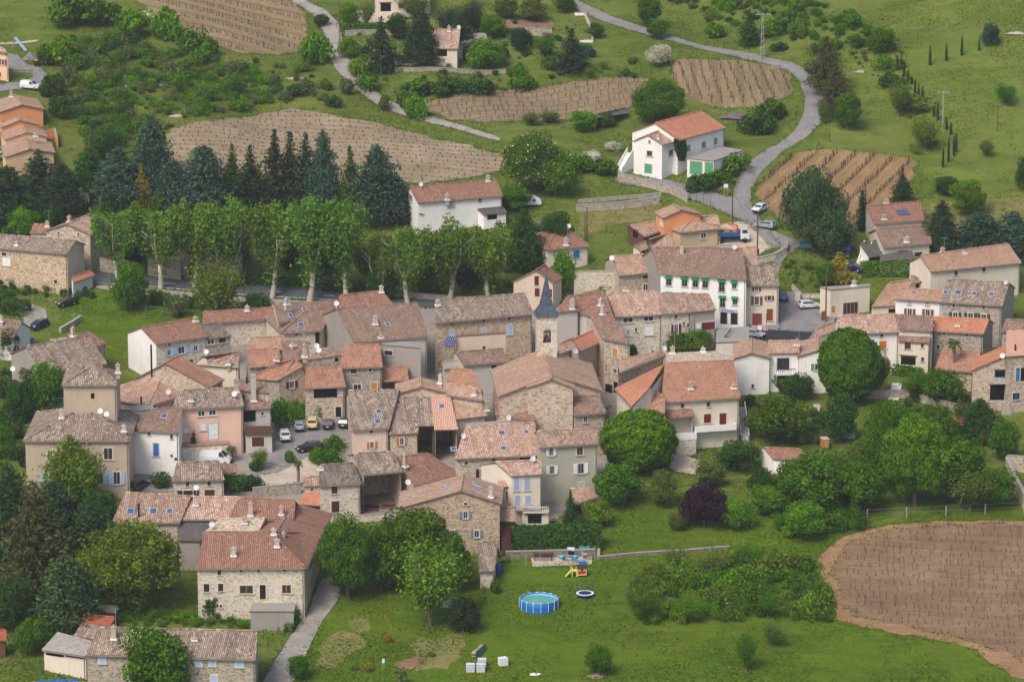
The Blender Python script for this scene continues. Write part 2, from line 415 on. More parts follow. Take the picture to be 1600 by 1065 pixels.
        if hl: slab(rb, [BL, EL, RL], 0, th, over, (None, None)); cap(rb, EL, RL); planes.append((BL, EL, RL, RL)); cap(rb, BL, RL)
        if hr: slab(rb, [ER, BR, RR], 0, th, over, (None, None)); cap(rb, ER, RR); planes.append((ER, BR, RR, RR)); cap(rb, BR, RR)
        cap(rb, RL, RR)
    elif typ == 's':
        slab(rb, [BL, EL, A, B], 0, th, over, (.1, .3)); planes.append((BL, EL, A, B))
        if (A - ER).xy.length > .4: slab(rb, [ER, BR, B, A], 0, th, over, (.3, .1)); planes.append((ER, BR, B, A))
        cap(rb, A + (A - B).normalized() * .3, B)
    else:
        slab(rb, [EL, ER, BR, BL], 0, th, .08, (.08, .08)); planes.append((EL, ER, BR, BL))
    ro = rb.build('roof', [rm, under], root, org)
    # gutter along the front eave
    if typ in 'gh' and roof not in ('slate',) and (ER - EL).length > 5:
        gb = MB(); out = Vector((d.y, -d.x, 0)); a = EL + out * (over + .05) - UPZ * (over * p - .03); b = ER + out * (over + .05) - UPZ * (over * p - .03)
        gb.tube([a, b], .08, 6)
        gb.tube([b - d * .25, ER - d * .22 + out * .09 - UPZ * .6, Vector((ER.x, ER.y, org.z)) - d * .22 + out * .09], .06, 5)
        gb.build('gutter', flatm('zinc', (128, 122, 114), .5), ro, org)
    faces = {'F': (EL, ER), 'L': (BL, EL), 'R': (ER, BR)}
    wzn = wz or list(ZN)
    for w in win:
        x, y = zp((w[0], w[1]), wzn); fc = w[5] if len(w) > 5 else 'F'
        add_window(root, faces[fc], x, y, w[2] / wzn[2], w[3] / wzn[2], w[4], org)
    for tt in top:
        kx, x, y = tt[0], *zp((tt[1], tt[2]), wzn); hh = tt[3] if len(tt) > 3 else None
        pl = planes[0]
        if typ == 's' and len(planes) > 1:
            mx = q[1][0] + (q[3][0] - q[1][0]) * ((y - q[1][1]) / (q[3][1] - q[1][1]) if abs(q[3][1] - q[1][1]) > 1 else 0)
            if x > mx: pl = planes[1]
        nn = (pl[1] - pl[0]).cross(pl[2] - pl[0]).normalized(); nn = nn if nn.z > 0 else -nn
        P = onplane(x, y, pl[0] + UPZ * th, nn); ud = (pl[1] - pl[0]).normalized(); vd = nn.cross(ud)
        if kx == 'k':
            w_, h_ = (hh or 1.0), (hh or 1.0) * 1.25
            m = MB(); m.box(P + nn * .05, (w_, h_, .1), (ud, vd, nn)); o = m.build('skylight', skym(), ro, org)
            continue_ = MB()
            for sx, sy, dx, dy in ((0, 1, w_ + .16, .09), (0, -1, w_ + .16, .09), (1, 0, .09, h_ - .02), (-1, 0, .09, h_ - .02)):
                continue_.box(P + nn * .07 + ud * (sx * w_ / 2) + vd * (sy * h_ / 2), (dx, dy, .14), (ud, vd, nn))
            f_ = continue_.build('skylight_frame', paint('lgrey'), ro, org)
        elif kx == 'c':
            hh = hh or 1.4; m = MB(); wd = .62 if hh < 3 else .7; dh = Vector((ud.x, ud.y, 0)).normalized(); ax = (dh, Vector((-dh.y, dh.x, 0)), UPZ)
            m.box(P + UPZ * (hh / 2 - .4), (wd, wd * .75, hh + .8), ax); m.box(P + UPZ * (hh + .05), (wd + .16, wd * .75 + .16, .12), ax)
            m.tube([P + UPZ * (hh + .1), P + UPZ * (hh + .4)], .13, 8)
            m.box(P + UPZ * .12, (wd + .3, wd + .25, .2), ax, 1)
            if hh > .6 and random.random() < .4:
                an = MB(); b0 = P + UPZ * (hh + .1) + dh * .3; ah = random.uniform(1.6, 2.6); an.tube([b0 - UPZ * .8, b0 + UPZ * ah], .03, 4)
                for q in range(5): an.tube([b0 + UPZ * (ah - .1) + dh * (-.6 + .3 * q) - ax[1] * .3, b0 + UPZ * (ah - .1) + dh * (-.6 + .3 * q) + ax[1] * .3], .014, 3)
                an.tube([b0 + UPZ * (ah - .1) - dh * .65, b0 + UPZ * (ah - .1) + dh * .65], .018, 3); an.build('antenna', paint('steel'), ro, org)
            m.build('chimney', [plaster('ochre' if random.random() < .5 else 'lgrey'), plaster('white')], ro, org)
        elif kx == 'f':
            m = MB(); m.tube([P - UPZ * .2, P + UPZ * (hh or 1.5)], .14, 8); m.build('flue', paint('dark'), ro, org)
        elif kx == 'd':
            m = MB(); c_ = P + UPZ * .9; rr = (hh or .42); dr = Vector((.15 + random.uniform(-.5, .4), -1, .35)).normalized(); u_ = dr.orthogonal().normalized(); w_ = dr.cross(u_)
            ring0 = [c_ + u_ * math.cos(a) * rr + w_ * math.sin(a) * rr + dr * .12 for a in [i * PI / 8 for i in range(16)]]
            for i in range(16): m.face([c_, ring0[i], ring0[(i + 1) % 16]])
            m.tube([P - UPZ * .1, c_ - dr * .05], .035, 5); m.tube([c_ - w_ * rr * .8, c_ + dr * .55], .02, 4); m.box(c_ + dr * .55, (.12, .12, .12))
            m.build('satellite_dish', paint('white'), ro, org)
        elif kx == 'p':
            m = MB(); m.box(P + nn * .1, (hh or 2, 1.8, .08), (ud, vd, nn)); m.build('solar_panel', skym(), ro, org)
    if key: HOUSES[key] = dict(root=root, EL=EL, ER=ER, BL=BL, BR=BR, org=org, d=d, zb=zb)
    return root
# ---------------- the village, house by house (corner points as seen in the photograph, turned into places on the ground) ----------------
SH = 'plastered_house'; ST = 'stone_house'
Z(0, 500, 3.55)
H(ST, 'grey gabled house with a palm growing against its blank side wall', 'g', [(238, 285), (585, 240), (490, 97), (147, 150)], 6.5, 'lgrey', 'mixg', [(325, 308, 36, 34, 'C:rust'), (408, 283, 28, 22, 'C:rust'), (100, 445, 22, 42, 'C:rust', 'L')], [('d', 72, 300)], wl='grey')
H(ST, 'low stone house with small orange red roof behind the grey gabled house', 'g', [(470, 165), (582, 128), (500, 72), (372, 88)], 5, 'stoneg', 'red', [], [('c', 405, 92)])
H(SH, 'white gabled house with pale blue shutters below the green meadow', 'g', [(865, 130), (1145, 90), (1080, -3), (785, 45)], 6.5, 'stonel', 'red', [(938, 180, 20, 32, 'S:lblue'), (1005, 165, 36, 40, 'S:lblue'), (1085, 155, 22, 32, 'S:lblue'), (938, 135, 9, 9, 'n'), (1083, 112, 9, 9, 'n'), (1055, 228, 32, 14, 'O')], [('c', 1085, 10, .7)], wl='white', wr='stonel')
H(ST, 'small stone annex with two wide windows beside the blue shuttered house', 'g', [(1146, 104), (1278, 88), (1212, 22), (1095, 35)], 5.6, 'stoneg', 'grey', [(1168, 120, 40, 28, 'w'), (1232, 112, 40, 26, 'w')])
H(SH, 'small house with blue skylight and dish below the stone annex', 'g', [(1085, 240), (1320, 258), (1326, 180), (1130, 206)], 5.6, 'cream', 'mix', [], [('k', 1160, 215, .9), ('d', 1146, 205), ('c', 1270, 250, .8)], bk=.4)
H(SH, 'square tower house with a low pyramid roof of mixed tiles', 'h', [(352, 360), (645, 357), (560, 262), (505, 262)], 15, 'ochre', 'mixg', [(514, 420, 20, 30, 'O'), (575, 525, 0, 0, 'n')][:1], [('c', 655, 295, 1.3)], bk=1.0)
H(SH, 'large ochre manor with hipped roof and tall blue shuttered windows', 'h', [(140, 668), (712, 667), (470, 487), (465, 487)], 9, 'ochre', 'mixg', [(600, 740, 50, 66, 'w:cream'), (278, 745, 30, 44, 'n'), (255, 880, 26, 66, 'S:lblue'), (555, 878, 34, 62, 'S:lblue'), (648, 875, 38, 70, 'S:lblue'), (610, 985, 40, 40, 'O')], [('c', 343, 545, 1.2), ('d', 558, 535), ('d', 593, 552), ('c', 688, 620, .9)])
H(SH, 'whitewashed house with one pair of blue shutters and dirt stain', 'g', [(735, 607), (990, 620), (1008, 492), (850, 497)], 7, 'white', 'brown', [(866, 718, 30, 72, 'C:blue'), (827, 628, 13, 17, 'n'), (952, 645, 14, 22, 'n'), (975, 770, 16, 12, 'O'), (952, 752, 8, 14, 'O')], [('k', 910, 532, .9)], bk=.2)
Z(180, 540, 5.604)
H('stone_barn', 'big rust roofed stone barn with a broad front gable', 's', [(180, 290), (440, 158), (822, 362), (560, 95)], 7.5, 'stone', 'rust', [(905, 345, 22, 28, 'n', 'R')], [('f', 320, 265, 5)])
H(ST, 'stone house under the wide pinkish hipped roof beside the tower', 'h', [(290, 528), (800, 368), (440, 250), (420, 250)], 7, 'lgrey', 'pink', [(390, 535, 16, 26, 'n'), (500, 500, 12, 20, 'n')], [('d', 465, 450), ('f', 228, 500, 1)], wl='grey')
H(SH, 'wing with yellow grey wall and flat solar boiler roof', 'f', [(138, 585), (330, 560), (330, 520), (138, 530)], 7.5, 'cream', 'conc', [(345, 545, 10, 40, 'O')], th=.1)
H(SH, 'salmon pink house with twin upper windows and a flowered terrace', 'g', [(500, 556), (1115, 524), (1088, 372), (560, 402)], 8, 'pink', 'mixg', [(755, 592, 62, 50, 'w'), (851, 585, 62, 48, 'w'), (770, 710, 44, 58, 'C:white'), (858, 748, 78, 138, 'D:white'), (620, 745, 44, 46, 'C:white')], [('c', 665, 490, .9), ('c', 1062, 410, 1.0), ('d', 1045, 470)], key='pinkh', p=.38)
H('stone_terrace', 'stone terrace in front of the salmon pink house', 'f', [(582, 892), (1000, 862), (1000, 835), (590, 858)], 3, 'stonel', 'tan', [], over=0, th=.12)
H(ST, 'upper stone house with tall chimney right of the salmon pink house', 'g', [(1080, 388), (1345, 408), (1325, 338), (1050, 305)], 8, 'stone', 'brown', [(1120, 445, 36, 36, 'n')], [('f', 1152, 320, .8)], bk=.5)
H(SH, 'loggia house with shaded balcony opening over a brown parapet', 'g', [(1120, 560), (1356, 546), (1345, 486), (1108, 500)], 6.3, 'lgrey', 'brown', [(1178, 612, 104, 100, 'O'), (1288, 592, 22, 28, 'w')], [('c', 1212, 490, 4.2)], bk=.1)
H('garage', 'terrace garage with brown parapet under the loggia house', 'f', [(1142, 778), (1372, 774), (1372, 745), (1142, 750)], 3.1, 'lgrey', 'rustsheet', [(1250, 838, 108, 82, 'D:brown')], key='gar')
Z(0, 500, 3.55)
H(ST, 'small stone cottage with dark red shutters above the long roof', 'g', [(962, 888), (1240, 882), (1208, 785), (985, 797)], 4.6, 'stonel', 'mixg', [(1040, 908, 18, 25, 'C:brown'), (1160, 905, 18, 25, 'C:brown'), (1043, 957, 52, 28, 'S:dbrown'), (1163, 958, 56, 38, 'C:brown')], [('d', 1090, 960)])
H('lean_to', 'dark lean-to at the right end of the small stone cottage', 'g', [(1243, 850), (1318, 855), (1310, 808), (1215, 800)], 2.6, 'brownw', 'brown', bk=.1)
Z(170, 740, 4.261)
H(ST, 'long stone house with three teal skylights in mottled tile roof', 'g', [(28, 322), (468, 322), (540, 155), (118, 130)], 6, 'stone', 'mix', [], [('k', 145, 250, 1.0), ('k', 297, 250, 1.0), ('k', 405, 250, .8), ('f', 200, 285, 2)])
H(ST, 'middle house of the long block with bright pink tile roof', 'g', [(488, 300), (800, 302), (868, 162), (545, 157)], 6, 'stonel', 'mottled', [], [('c', 582, 212, .4)])
H(ST, 'red tiled end house of the long block with tall chimney', 'g', [(805, 300), (1225, 300), (1235, 182), (868, 164)], 6.2, 'stonel', 'red', [], [('c', 945, 282, 1.9)])
H('shed', 'grey corrugated shed roof in the courtyard of the long block', 'g', [(470, 438), (605, 440), (690, 308), (490, 306)], 4.6, 'grey', 'darksheet', [], bk=.05)
H('stone_barn', 'ruined barn with pale rubble covered roof and a dish', 'g', [(630, 395), (985, 388), (1035, 302), (740, 308)], 6, 'stone', 'stone', [], [('d', 685, 375), ('c', 905, 335, 1)], bk=.3)
H('farmhouse_wing', 'side wing of the red roofed farmhouse along the sloping lane', 'g', [(1300, 624), (1470, 266), (1235, 200), (1100, 420)], 7.3, 'ochre', 'red', [(1340, 675, 14, 55, 'n'), (1357, 640, 12, 50, 'n'), (1385, 560, 10, 45, 'n'), (1410, 470, 10, 40, 'n'), (1447, 410, 9, 35, 'n')], [('c', 1150, 275, 1.2), ('c', 1165, 440, 1), ('c', 1200, 560, 0)][:2], p=.3, bk=.6)
H('farmhouse', 'big red roofed farmhouse with pale stone front beside the lane', 'h', [(590, 628), (1300, 624), (1070, 395), (640, 392)], 7.5, 'stonel', 'red', [(736, 655, 24, 34, 'n'), (881, 644, 16, 16, 'n'), (997, 644, 16, 16, 'n'), (1170, 638, 18, 18, 'n'), (651, 757, 38, 52, 'w:dark'), (745, 754, 34, 50, 'w:dark'), (916, 768, 90, 55, 'w:wood'), (1183, 765, 62, 58, 'w:wood'), (1025, 784, 40, 95, 'D:dark'), (746, 878, 10, 20, 'n'), (1205, 725, 0, 0, 'n')][:10], [('c', 832, 550, 1.2), ('c', 1120, 490, 1.1), ('c', 1098, 408, .8)], hips='R', p=.34)
H('garage', 'flat roofed concrete garage against the farmhouse front', 'f', [(943, 920), (1230, 920), (1243, 866), (962, 864)], 2.7, 'conc', 'conc', [], over=.1)
Z(0, 760, 3.4925)
H('farmhouse', 'long low stone farmhouse with light blue shutters at the bottom edge', 'g', [(475, 912), (1392, 940), (1398, 792), (545, 775)], 7, 'stoneg', 'mixg', [(558, 942, 36, 44, 'C:lblue'), (1083, 958, 32, 40, 'C:lblue'), (1160, 958, 32, 40, 'C:lblue'), (1306, 964, 38, 40, 'C:lblue'), (1168, 1046, 30, 40, 'C:lblue'), (765, 1040, 30, 40, 'C:lblue')], [('c', 622, 835, 1.8), ('c', 1063, 840, .4)])
H('outbuilding', 'cream outbuilding with plain brown roof and open front beside pool', 'g', [(240, 888), (468, 922), (508, 855), (315, 804)], 3.0, 'cream', 'sheet', [(300, 912, 95, 24, 'O'), (408, 925, 100, 14, 'O')], bk=.3)
H('shed', 'low shed with rusty sheet roof below the big broadleaf tree', 'g', [(380, 738), (600, 757), (622, 718), (400, 700)], 2.3, 'brownw', 'rustsheet', bk=.1)
H('shed', 'small brown shed just above the rusty sheet roof', 'g', [(498, 676), (630, 682), (640, 660), (512, 655)], 2.2, 'brownw', 'darksheet', bk=.1)
H('shed', 'tumbledown tile roofed shed between rusty roof and long farmhouse', 'g', [(415, 812), (510, 828), (545, 768), (450, 752)], 2.0, 'cream', 'mixg', bk=.1)
H('shed', 'red brown garden shed at the left edge of the garden', 'g', [(-30, 835), (28, 835), (30, 788), (-25, 788)], 2.6, 'brownw', 'rustsheet', bk=.2)
Z(400, 700, 2.9175)
H(ST, 'stone house with brown shutters left of the open barn', 'g', [(290, 170), (474, 160), (442, 72), (296, 80)], 6, 'stonel', 'grey', [(358, 190, 28, 32, 'C:brown'), (362, 266, 36, 52, 'C:brown')], [('c', 295, 100, .4)], wl='stone')
H('outbuilding', 'narrow stone outbuilding with tile roof left of brown shuttered house', 'g', [(222, 172), (288, 170), (288, 133), (226, 135)], 4.6, 'stonel', 'mix', [(255, 188, 10, 14, 'n')], bk=.2)
H('lean_to', 'bright orange tiled lean-to beside the farmhouse wing', 'g', [(200, 252), (288, 260), (288, 212), (222, 208)], 2.8, 'dark', 'orange', bk=.1)
H('open_barn', 'tall open fronted stone barn with grey tiles and garden furniture', 'g', [(492, 120), (662, 104), (622, 20), (447, 30)], 6.3, 'stone', 'mixg', [], open_=True, bk=.5, key='barn')
Z(530, 580, 4.84)
H(ST, 'stone house with red brown roof and small bright blue shutters', 'h', [(563, 867), (892, 770), (660, 628), (432, 655)], 4.4, 'lgrey', 'red', [(655, 885, 40, 24, 'S:blue'), (770, 845, 40, 24, 'S:blue'), (887, 785, 14, 20, 'n')], [('c', 500, 725, 1.9), ('d', 520, 880)], hips='R', wl='stone')
H(ST, 'broad stone house with a low wide gable and grey shutters', 's', [(455, 1038), (918, 908), (1213, 998), (938, 785)], 7.7, 'stonew', 'pink', [(955, 1000, 22, 20, 'n'), (955, 1084, 34, 54, 'S:grey'), (1040, 1228, 36, 54, 'S:grey'), (855, 1225, 36, 54, 'S:grey')], [('k', 1045, 857, 1), ('k', 1045, 900, 1), ('k', 805, 897, .8), ('k', 830, 862, .8), ('c', 1147, 955, 1.5)])
H(ST, 'cream fronted house with orange shutters and brown tile roof', 'g', [(98, 442), (368, 427), (445, 148), (75, 152)], 6.2, 'peach', 'mixg', [(248, 555, 30, 48, 'S:orange'), (242, 450, 26, 30, 'n')], [('k', 300, 305, .8), ('k', 290, 378, .9)], wl='stone', wr='stone')
H(ST, 'stone house with orange shutters and dark red painted wall patch', 'g', [(384, 474), (588, 466), (600, 204), (452, 203)], 5.2, 'stone', 'mixg', [(473, 527, 30, 55, 'S:orange')], [], bk=.4)
H('open_barn', 'open porch house with laundry under a brown tile roof', 'g', [(592, 410), (712, 408), (693, 206), (602, 206)], 5.6, 'stone', 'mixg', open_=True, bk=.4)
H('open_barn', 'narrow house with plain salmon roof over a dark open porch', 'g', [(728, 440), (890, 437), (832, 194), (697, 192)], 5.4, 'stone', 'salmon', [], [('k', 775, 265, .8)], open_=True, bk=.2)
H(ST, 'stone house with flat pink gable behind the salmon roof', 's', [(440, 170), (620, 122), (832, 172), (615, 50)], 7.6, 'stone', 'pink', [], [])
H(ST, 'low stone house with pink roof and white chimneys below it', 'g', [(800, 172), (1092, 217), (1058, 140), (790, 92)], 7.6, 'stone', 'pink', [], [('c', 1028, 185, 1), ('c', 768, 95, 1.4)], bk=.4)
H(ST, 'stone house with ragged pink roof just above the grey parapet', 'g', [(880, 362), (1100, 338), (1092, 268), (850, 232)], 5.8, 'stone', 'pink', [], [('c', 1110, 300, 1.5)], bk=.2)
H(ST, 'stone house with flat grey parapet and satellite dish', 'f', [(960, 425), (1330, 395), (1330, 370), (960, 400)], 5.4, 'conc', 'conc', [], [('d', 1278, 392)])
H(ST, 'wide pink tiled house with four skylights in its roof', 'g', [(880, 658), (1505, 632), (1470, 395), (962, 428)], 6, 'stone', 'mottled', [(960, 692, 26, 26, 'n'), (1168, 662, 28, 28, 'n'), (1088, 768, 44, 60, 'S:dark'), (1430, 655, 130, 38, 'O')], [('k', 1230, 467, .9), ('k', 1415, 460, .7), ('k', 865, 590, .8), ('k', 1243, 583, .8), ('d', 938, 530)], p=.32)
Z(640, 440, 5.918)
H(ST, 'stone house with rusty tan roof folded beside the church', 'g', [(345, 945), (680, 1012), (585, 832), (398, 800)], 8, 'stone', 'rust', [], bk=.5)
Z(640, 440, 3.55)
H('church_nave', 'stone church nave with great pink tiled roof beside the steeple', 's', [(500, 640), (786, 526), (1057, 606), (738, 380)], 9, 'stone', 'pink', [], [], cat='church', th=.22, key='nave')
H('church_apse', 'rounded stone apse standing out from the church gable', 's', [(658, 588), (786, 545), (906, 592), (786, 526)], 10.5, 'stone', 'pink', [], cat='church')
H('church_annex', 'red tiled lean-to left of the church apse', 'g', [(484, 732), (700, 768), (655, 662), (478, 658)], 5.6, 'stone', 'red', [], bk=.1)
H('church_annex', 'brown tiled sacristy right of the church apse', 'g', [(912, 740), (1082, 724), (1050, 638), (910, 642)], 7, 'stone', 'brown', [(975, 764, 20, 34, 'n')], bk=.1)
Z(640, 440, 5.918)
H(ST, 'tall rubble stone house with long grey tiled roof near steeple', 'g', [(236, 374), (1130, 292), (1060, 117), (242, 182)], 8.8, 'stonew', 'mixg', [(388, 384, 28, 26, 'n'), (683, 360, 30, 26, 'n'), (920, 340, 28, 26, 'n'), (393, 474, 42, 50, 'C:lblue'), (688, 447, 46, 42, 'C:lblue'), (926, 445, 46, 90, 'C:lblue')], [('c', 262, 225, .8)], over=.5)
H(SH, 'peach plastered block in front of the tall rubble stone house', 'f', [(440, 510), (886, 478), (886, 466), (430, 498)], 7.4, 'peach', 'brown', [(688, 612, 30, 34, 'n')])
H(SH, 'white walled house with plain brown roof below peach block', 'g', [(500, 768), (890, 738), (858, 628), (432, 660)], 5.2, 'lgrey', 'brown', [(778, 790, 50, 42, 'n'), (865, 770, 28, 24, 'n')], bk=.3)
H('shed', 'small corrugated shed beside the white walled house', 'g', [(318, 805), (490, 790), (440, 735), (308, 755)], 4.6, 'stonel', 'sheet', bk=.1)
Z(640, 440, 3.55)
H(SH, 'grey plastered house with red roof right behind the steeple', 'g', [(935, 165), (1146, 222), (1085, 72), (905, 82)], 8, 'lgrey', 'red', [], [('c', 1060, 135, 1.1), ('c', 1072, 185, 1.5)], bk=.6)
H(SH, 'tall plastered wing with red hip roof touching the bell tower', 'g', [(818, 168), (932, 160), (902, 84), (872, 88)], 8.6, 'lgrey', 'red', [], [('c', 902, 155, 1.6)], bk=.3)
H(ST, 'stone house with bright orange tiles beside the bell tower', 'g', [(940, 386), (1078, 320), (1042, 266), (906, 326)], 7.6, 'stone', 'orange', [(1140, 392, 0, 0, 'n')][:0], [('d', 922, 415)], bk=.2)
H(ST, 'stone arcade house with wooden shutters and two dark arches', 'g', [(1078, 312), (1220, 342), (1160, 240), (1010, 205)], 8.8, 'stone', 'brown', [(1140, 392, 26, 50, 'C:wood'), (1140, 495, 20, 28, 'n'), (1105, 596, 38, 55, 'O'), (1147, 586, 30, 60, 'O')], bk=.4)
H(ST, 'little low house with pinkish tiles tucked behind the bell tower', 'g', [(822, 402), (905, 372), (905, 318), (830, 350)], 6.5, 'lgrey', 'pink', bk=.1)
Z(940, 380, 5.333)
H(ST, 'long pink roofed stone house with white framed windows', 'g', [(122, 610), (498, 592), (455, 402), (40, 425)], 6.8, 'stonel', 'mottled', [(220, 640, 85, 42, 'w'), (391, 628, 85, 40, 'w'), (222, 740, 25, 52, 'w'), (286, 719, 18, 32, 'w'), (397, 730, 68, 68, 'C:white'), (426, 903, 20, 24, 'n')], [('c', 202, 400, .5)], bk=.8)
H(ST, 'stone row house with burgundy shutters in the pink roofed row', 'g', [(500, 590), (738, 572), (705, 428), (472, 425)], 6.8, 'stonel', 'mix', [(619, 610, 26, 26, 'n'), (620, 712, 32, 76, 'S:burg'), (720, 682, 18, 32, 'n'), (685, 668, 18, 24, 'n')], bk=.8)
H(SH, 'grey plastered end house with wide burgundy shutters', 'g', [(740, 572), (942, 555), (888, 432), (706, 428)], 6.8, 'grey', 'mix', [(888, 686, 112, 62, 'D:burg'), (805, 696, 34, 66, 'D:white')], bk=.8)
H('hotel', 'three storey white hotel with green awnings over every window', 'g', [(492, 248), (1205, 298), (1170, 52), (420, 45)], 8.4, 'white', 'brown', [(560, 318, 44, 68, 'G'), (692, 325, 46, 68, 'G'), (782, 332, 46, 68, 'G'), (864, 338, 46, 68, 'G'), (1002, 358, 48, 92, 'G'), (1106, 352, 38, 58, 'G'), (562, 445, 44, 60, 'G'), (692, 450, 46, 60, 'G'), (783, 455, 46, 60, 'G'), (1008, 490, 44, 88, 'G'), (1112, 484, 40, 60, 'G'), (1018, 622, 56, 98, 'D:dark'), (1105, 627, 56, 98, 'D:dark'), (560, 560, 44, 68, 'w'), (700, 570, 44, 68, 'w'), (850, 590, 44, 68, 'w')], [('c', 670, 110, 1.6), ('d', 1105, 75)], wl='grey', key='hotel', cat='hotel')
H(ST, 'stone house with pink roof left of the hotel gable', 'g', [(145, 268), (440, 240), (388, 97), (88, 117)], 5, 'stone', 'pink', [(370, 280, 58, 28, 'w'), (367, 368, 44, 60, 'w')], [('d', 85, 165)])
H(SH, 'narrow house with reddish roof right behind the hotel', 'g', [(1190, 195), (1290, 190), (1285, 38), (1172, 42)], 7.2, 'stonel', 'pink', [], bk=.2)
H(SH, 'cream corner house with rust shutters and garage door on square', 'g', [(1192, 352), (1475, 350), (1438, 188), (1195, 200)], 7, 'cream', 'mixg', [(1290, 378, 28, 40, 'S:rust'), (1293, 477, 38, 70, 'S:rust'), (1397, 455, 30, 38, 'S:rust'), (1296, 632, 80, 98, 'D:rust'), (1401, 595, 52, 98, 'C:rust')], [])
Z(960, 290, 5.333)
H(SH, 'single storey tan house with hipped pink roof near the truck', 'h', [(550, 390), (868, 358), (655, 282), (650, 282)], 3.8, 'tan', 'pink', [(742, 418, 44, 46, 'w'), (480, 405, 20, 60, 'D:white', 'L')], [])
H(SH, 'orange rendered house with a grey pink tiled gable roof', 's', [(412, 272), (555, 207), (715, 243), (490, 160)], 5.6, 'orange', 'pink', [(393, 305, 20, 60, 'C:cream', 'L')], [('c', 795, 245, .6)][:0])
H('outbuilding', 'low pink tiled roof between orange house and truck', 'g', [(720, 300), (882, 322), (855, 255), (725, 265)], 3.2, 'tan', 'pink', bk=.2)
H('outbuilding', 'open brown outbuilding with pinkish tiles left of orange house', 'g', [(242, 425), (408, 368), (340, 305), (132, 338)], 3.2, 'brownw', 'pink', [(175, 400, 40, 60, 'O', 'L')], bk=.2)
H('outbuilding', 'pink tiled low house between the hotel gable and tan house', 'g', [(290, 500), (530, 500), (440, 408), (285, 460)], 3.6, 'stone', 'pink', bk=.2)
H('outbuilding', 'small tiled porch with cream walls behind the hotel gable', 'g', [(212, 545), (268, 525), (262, 470), (170, 512)], 3.0, 'cream', 'pink', [(245, 552, 26, 30, 'O')], bk=.3)
Z(800, 260, 3.945)
H(SH, 'small cream villa with hipped red roof and bright blue shutter', 'h', [(215, 512), (470, 488), (345, 398), (280, 396)], 4.2, 'cream', 'red', [(397, 541, 40, 48, 'C:blue'), (203, 545, 10, 40, 'C:blue', 'L')], [('c', 333, 490, 1.2), ('d', 350, 400)])
H(SH, 'little cream house with red gable roof and burgundy shutters', 's', [(10, 712), (150, 642), (252, 715), (205, 612)], 4.8, 'peach', 'red', [(152, 703, 28, 58, 'C:burg'), (155, 775, 30, 50, 'D:burg'), (237, 780, 20, 50, 'D:burg')], [])
Z(400, 260, 3.945)
H(SH, 'long white house with rusty roof above the plane trees', 'g', [(998, 222), (1515, 180), (1475, 87), (952, 132)], 6.2, 'white', 'red', [(1380, 207, 15, 17, 'n'), (1205, 232, 34, 34, 'C:lgrey'), (955, 195, 20, 40, 'n', 'L')], [('c', 1180, 210, 1), ('d', 1015, 140), ('c', 1430, 95, 1)])
H('lean_to', 'red tiled lean-to on the front of the long white house', 'g', [(1005, 292), (1190, 265), (1178, 238), (1000, 252)], 4.0, 'white', 'red', bk=.05)
H('lean_to', 'grey roofed lean-to at the right end of long white house', 'g', [(1405, 295), (1540, 284), (1520, 257), (1370, 270)], 2.8, 'white', 'darksheet', [(1455, 312, 60, 30, 'O')], bk=.05)
Z(800, 0, 3.945)
H('farmhouse', 'white farmhouse with bright orange roof and green shutters', 'g', [(1022, 864), (1308, 788), (1167, 690), (882, 764)], 6.6, 'white', 'orange', [(1085, 914, 24, 34, 'C:sgreen'), (1180, 891, 24, 34, 'C:sgreen'), (1253, 869, 20, 34, 'C:sgreen')], [], key='farm', p=.4)
H('farmhouse', 'front part of the white farmhouse under old pink tiles', 'g', [(925, 892), (1022, 864), (935, 800), (838, 838)], 6.6, 'white', 'mottled', [(980, 941, 30, 34, 'w:sgreen'), (848, 946, 32, 32, 'w:sgreen', 'L'), (840, 1040, 44, 56, 'D:sgreen', 'L'), (848, 872, 9, 9, 'n', 'L')], [('c', 905, 858, .5)], p=.4)
H('garage', 'flat roofed garage with green doors beside the white farmhouse', 'f', [(1080, 982), (1240, 998), (1425, 930), (1280, 906)], 3.4, 'white', 'conc', [(1135, 1035, 75, 78, 'D:sgreen'), (1215, 1040, 50, 78, 'D:sgreen')])
H('open_shed', 'open grey roofed shed with white post below the vineyard', 'g', [(520, 720), (705, 692), (700, 674), (530, 707)], 2.6, 'brownw', 'darksheet', open_=True, bk=.5)
Z(520, 0, 3.81)
H('villa', 'low villa with pink tiled roof behind dark garden trees', 'g', [(600, 290), (740, 291), (757, 178), (592, 184)], 3.2, 'cream', 'mottled', [(650, 315, 60, 40, 'O')], [('c', 692, 190, 1), ('d', 748, 190)], bk=.3)
H('villa', 'flat grey roofed wing beside the pink tiled villa', 'g', [(742, 264), (912, 236), (908, 207), (762, 210)], 3.2, 'cream', 'sheet', [(835, 285, 70, 34, 'C:sgreen')], bk=.1)
H('villa', 'cream villa with an arched doorway at the top edge', 'g', [(250, -40), (580, -42), (560, -95), (270, -95)], 5.0, 'cream', 'pink', [(315, 44, 62, 48, 'O'), (408, 35, 34, 28, 'w:dark')], [])
Z(0, 60, 4.84)
H(SH, 'uppermost orange terraced house with chimney and satellite dish', 's', [(3, 562), (165, 507), (325, 537), (110, 430)], 4.2, 'orange', 'pink', [], [('c', 85, 445, 1)])
H(SH, 'narrow orange house second from top of the orange terrace', 's', [(22, 674), (150, 624), (290, 658), (130, 600)], 3.8, 'orange', 'pink')
H(SH, 'apricot house third from the top of the orange terrace', 's', [(48, 768), (200, 717), (352, 748), (160, 655)], 4.2, 'paleorange', 'pink', [], [('c', 268, 745, .5)])
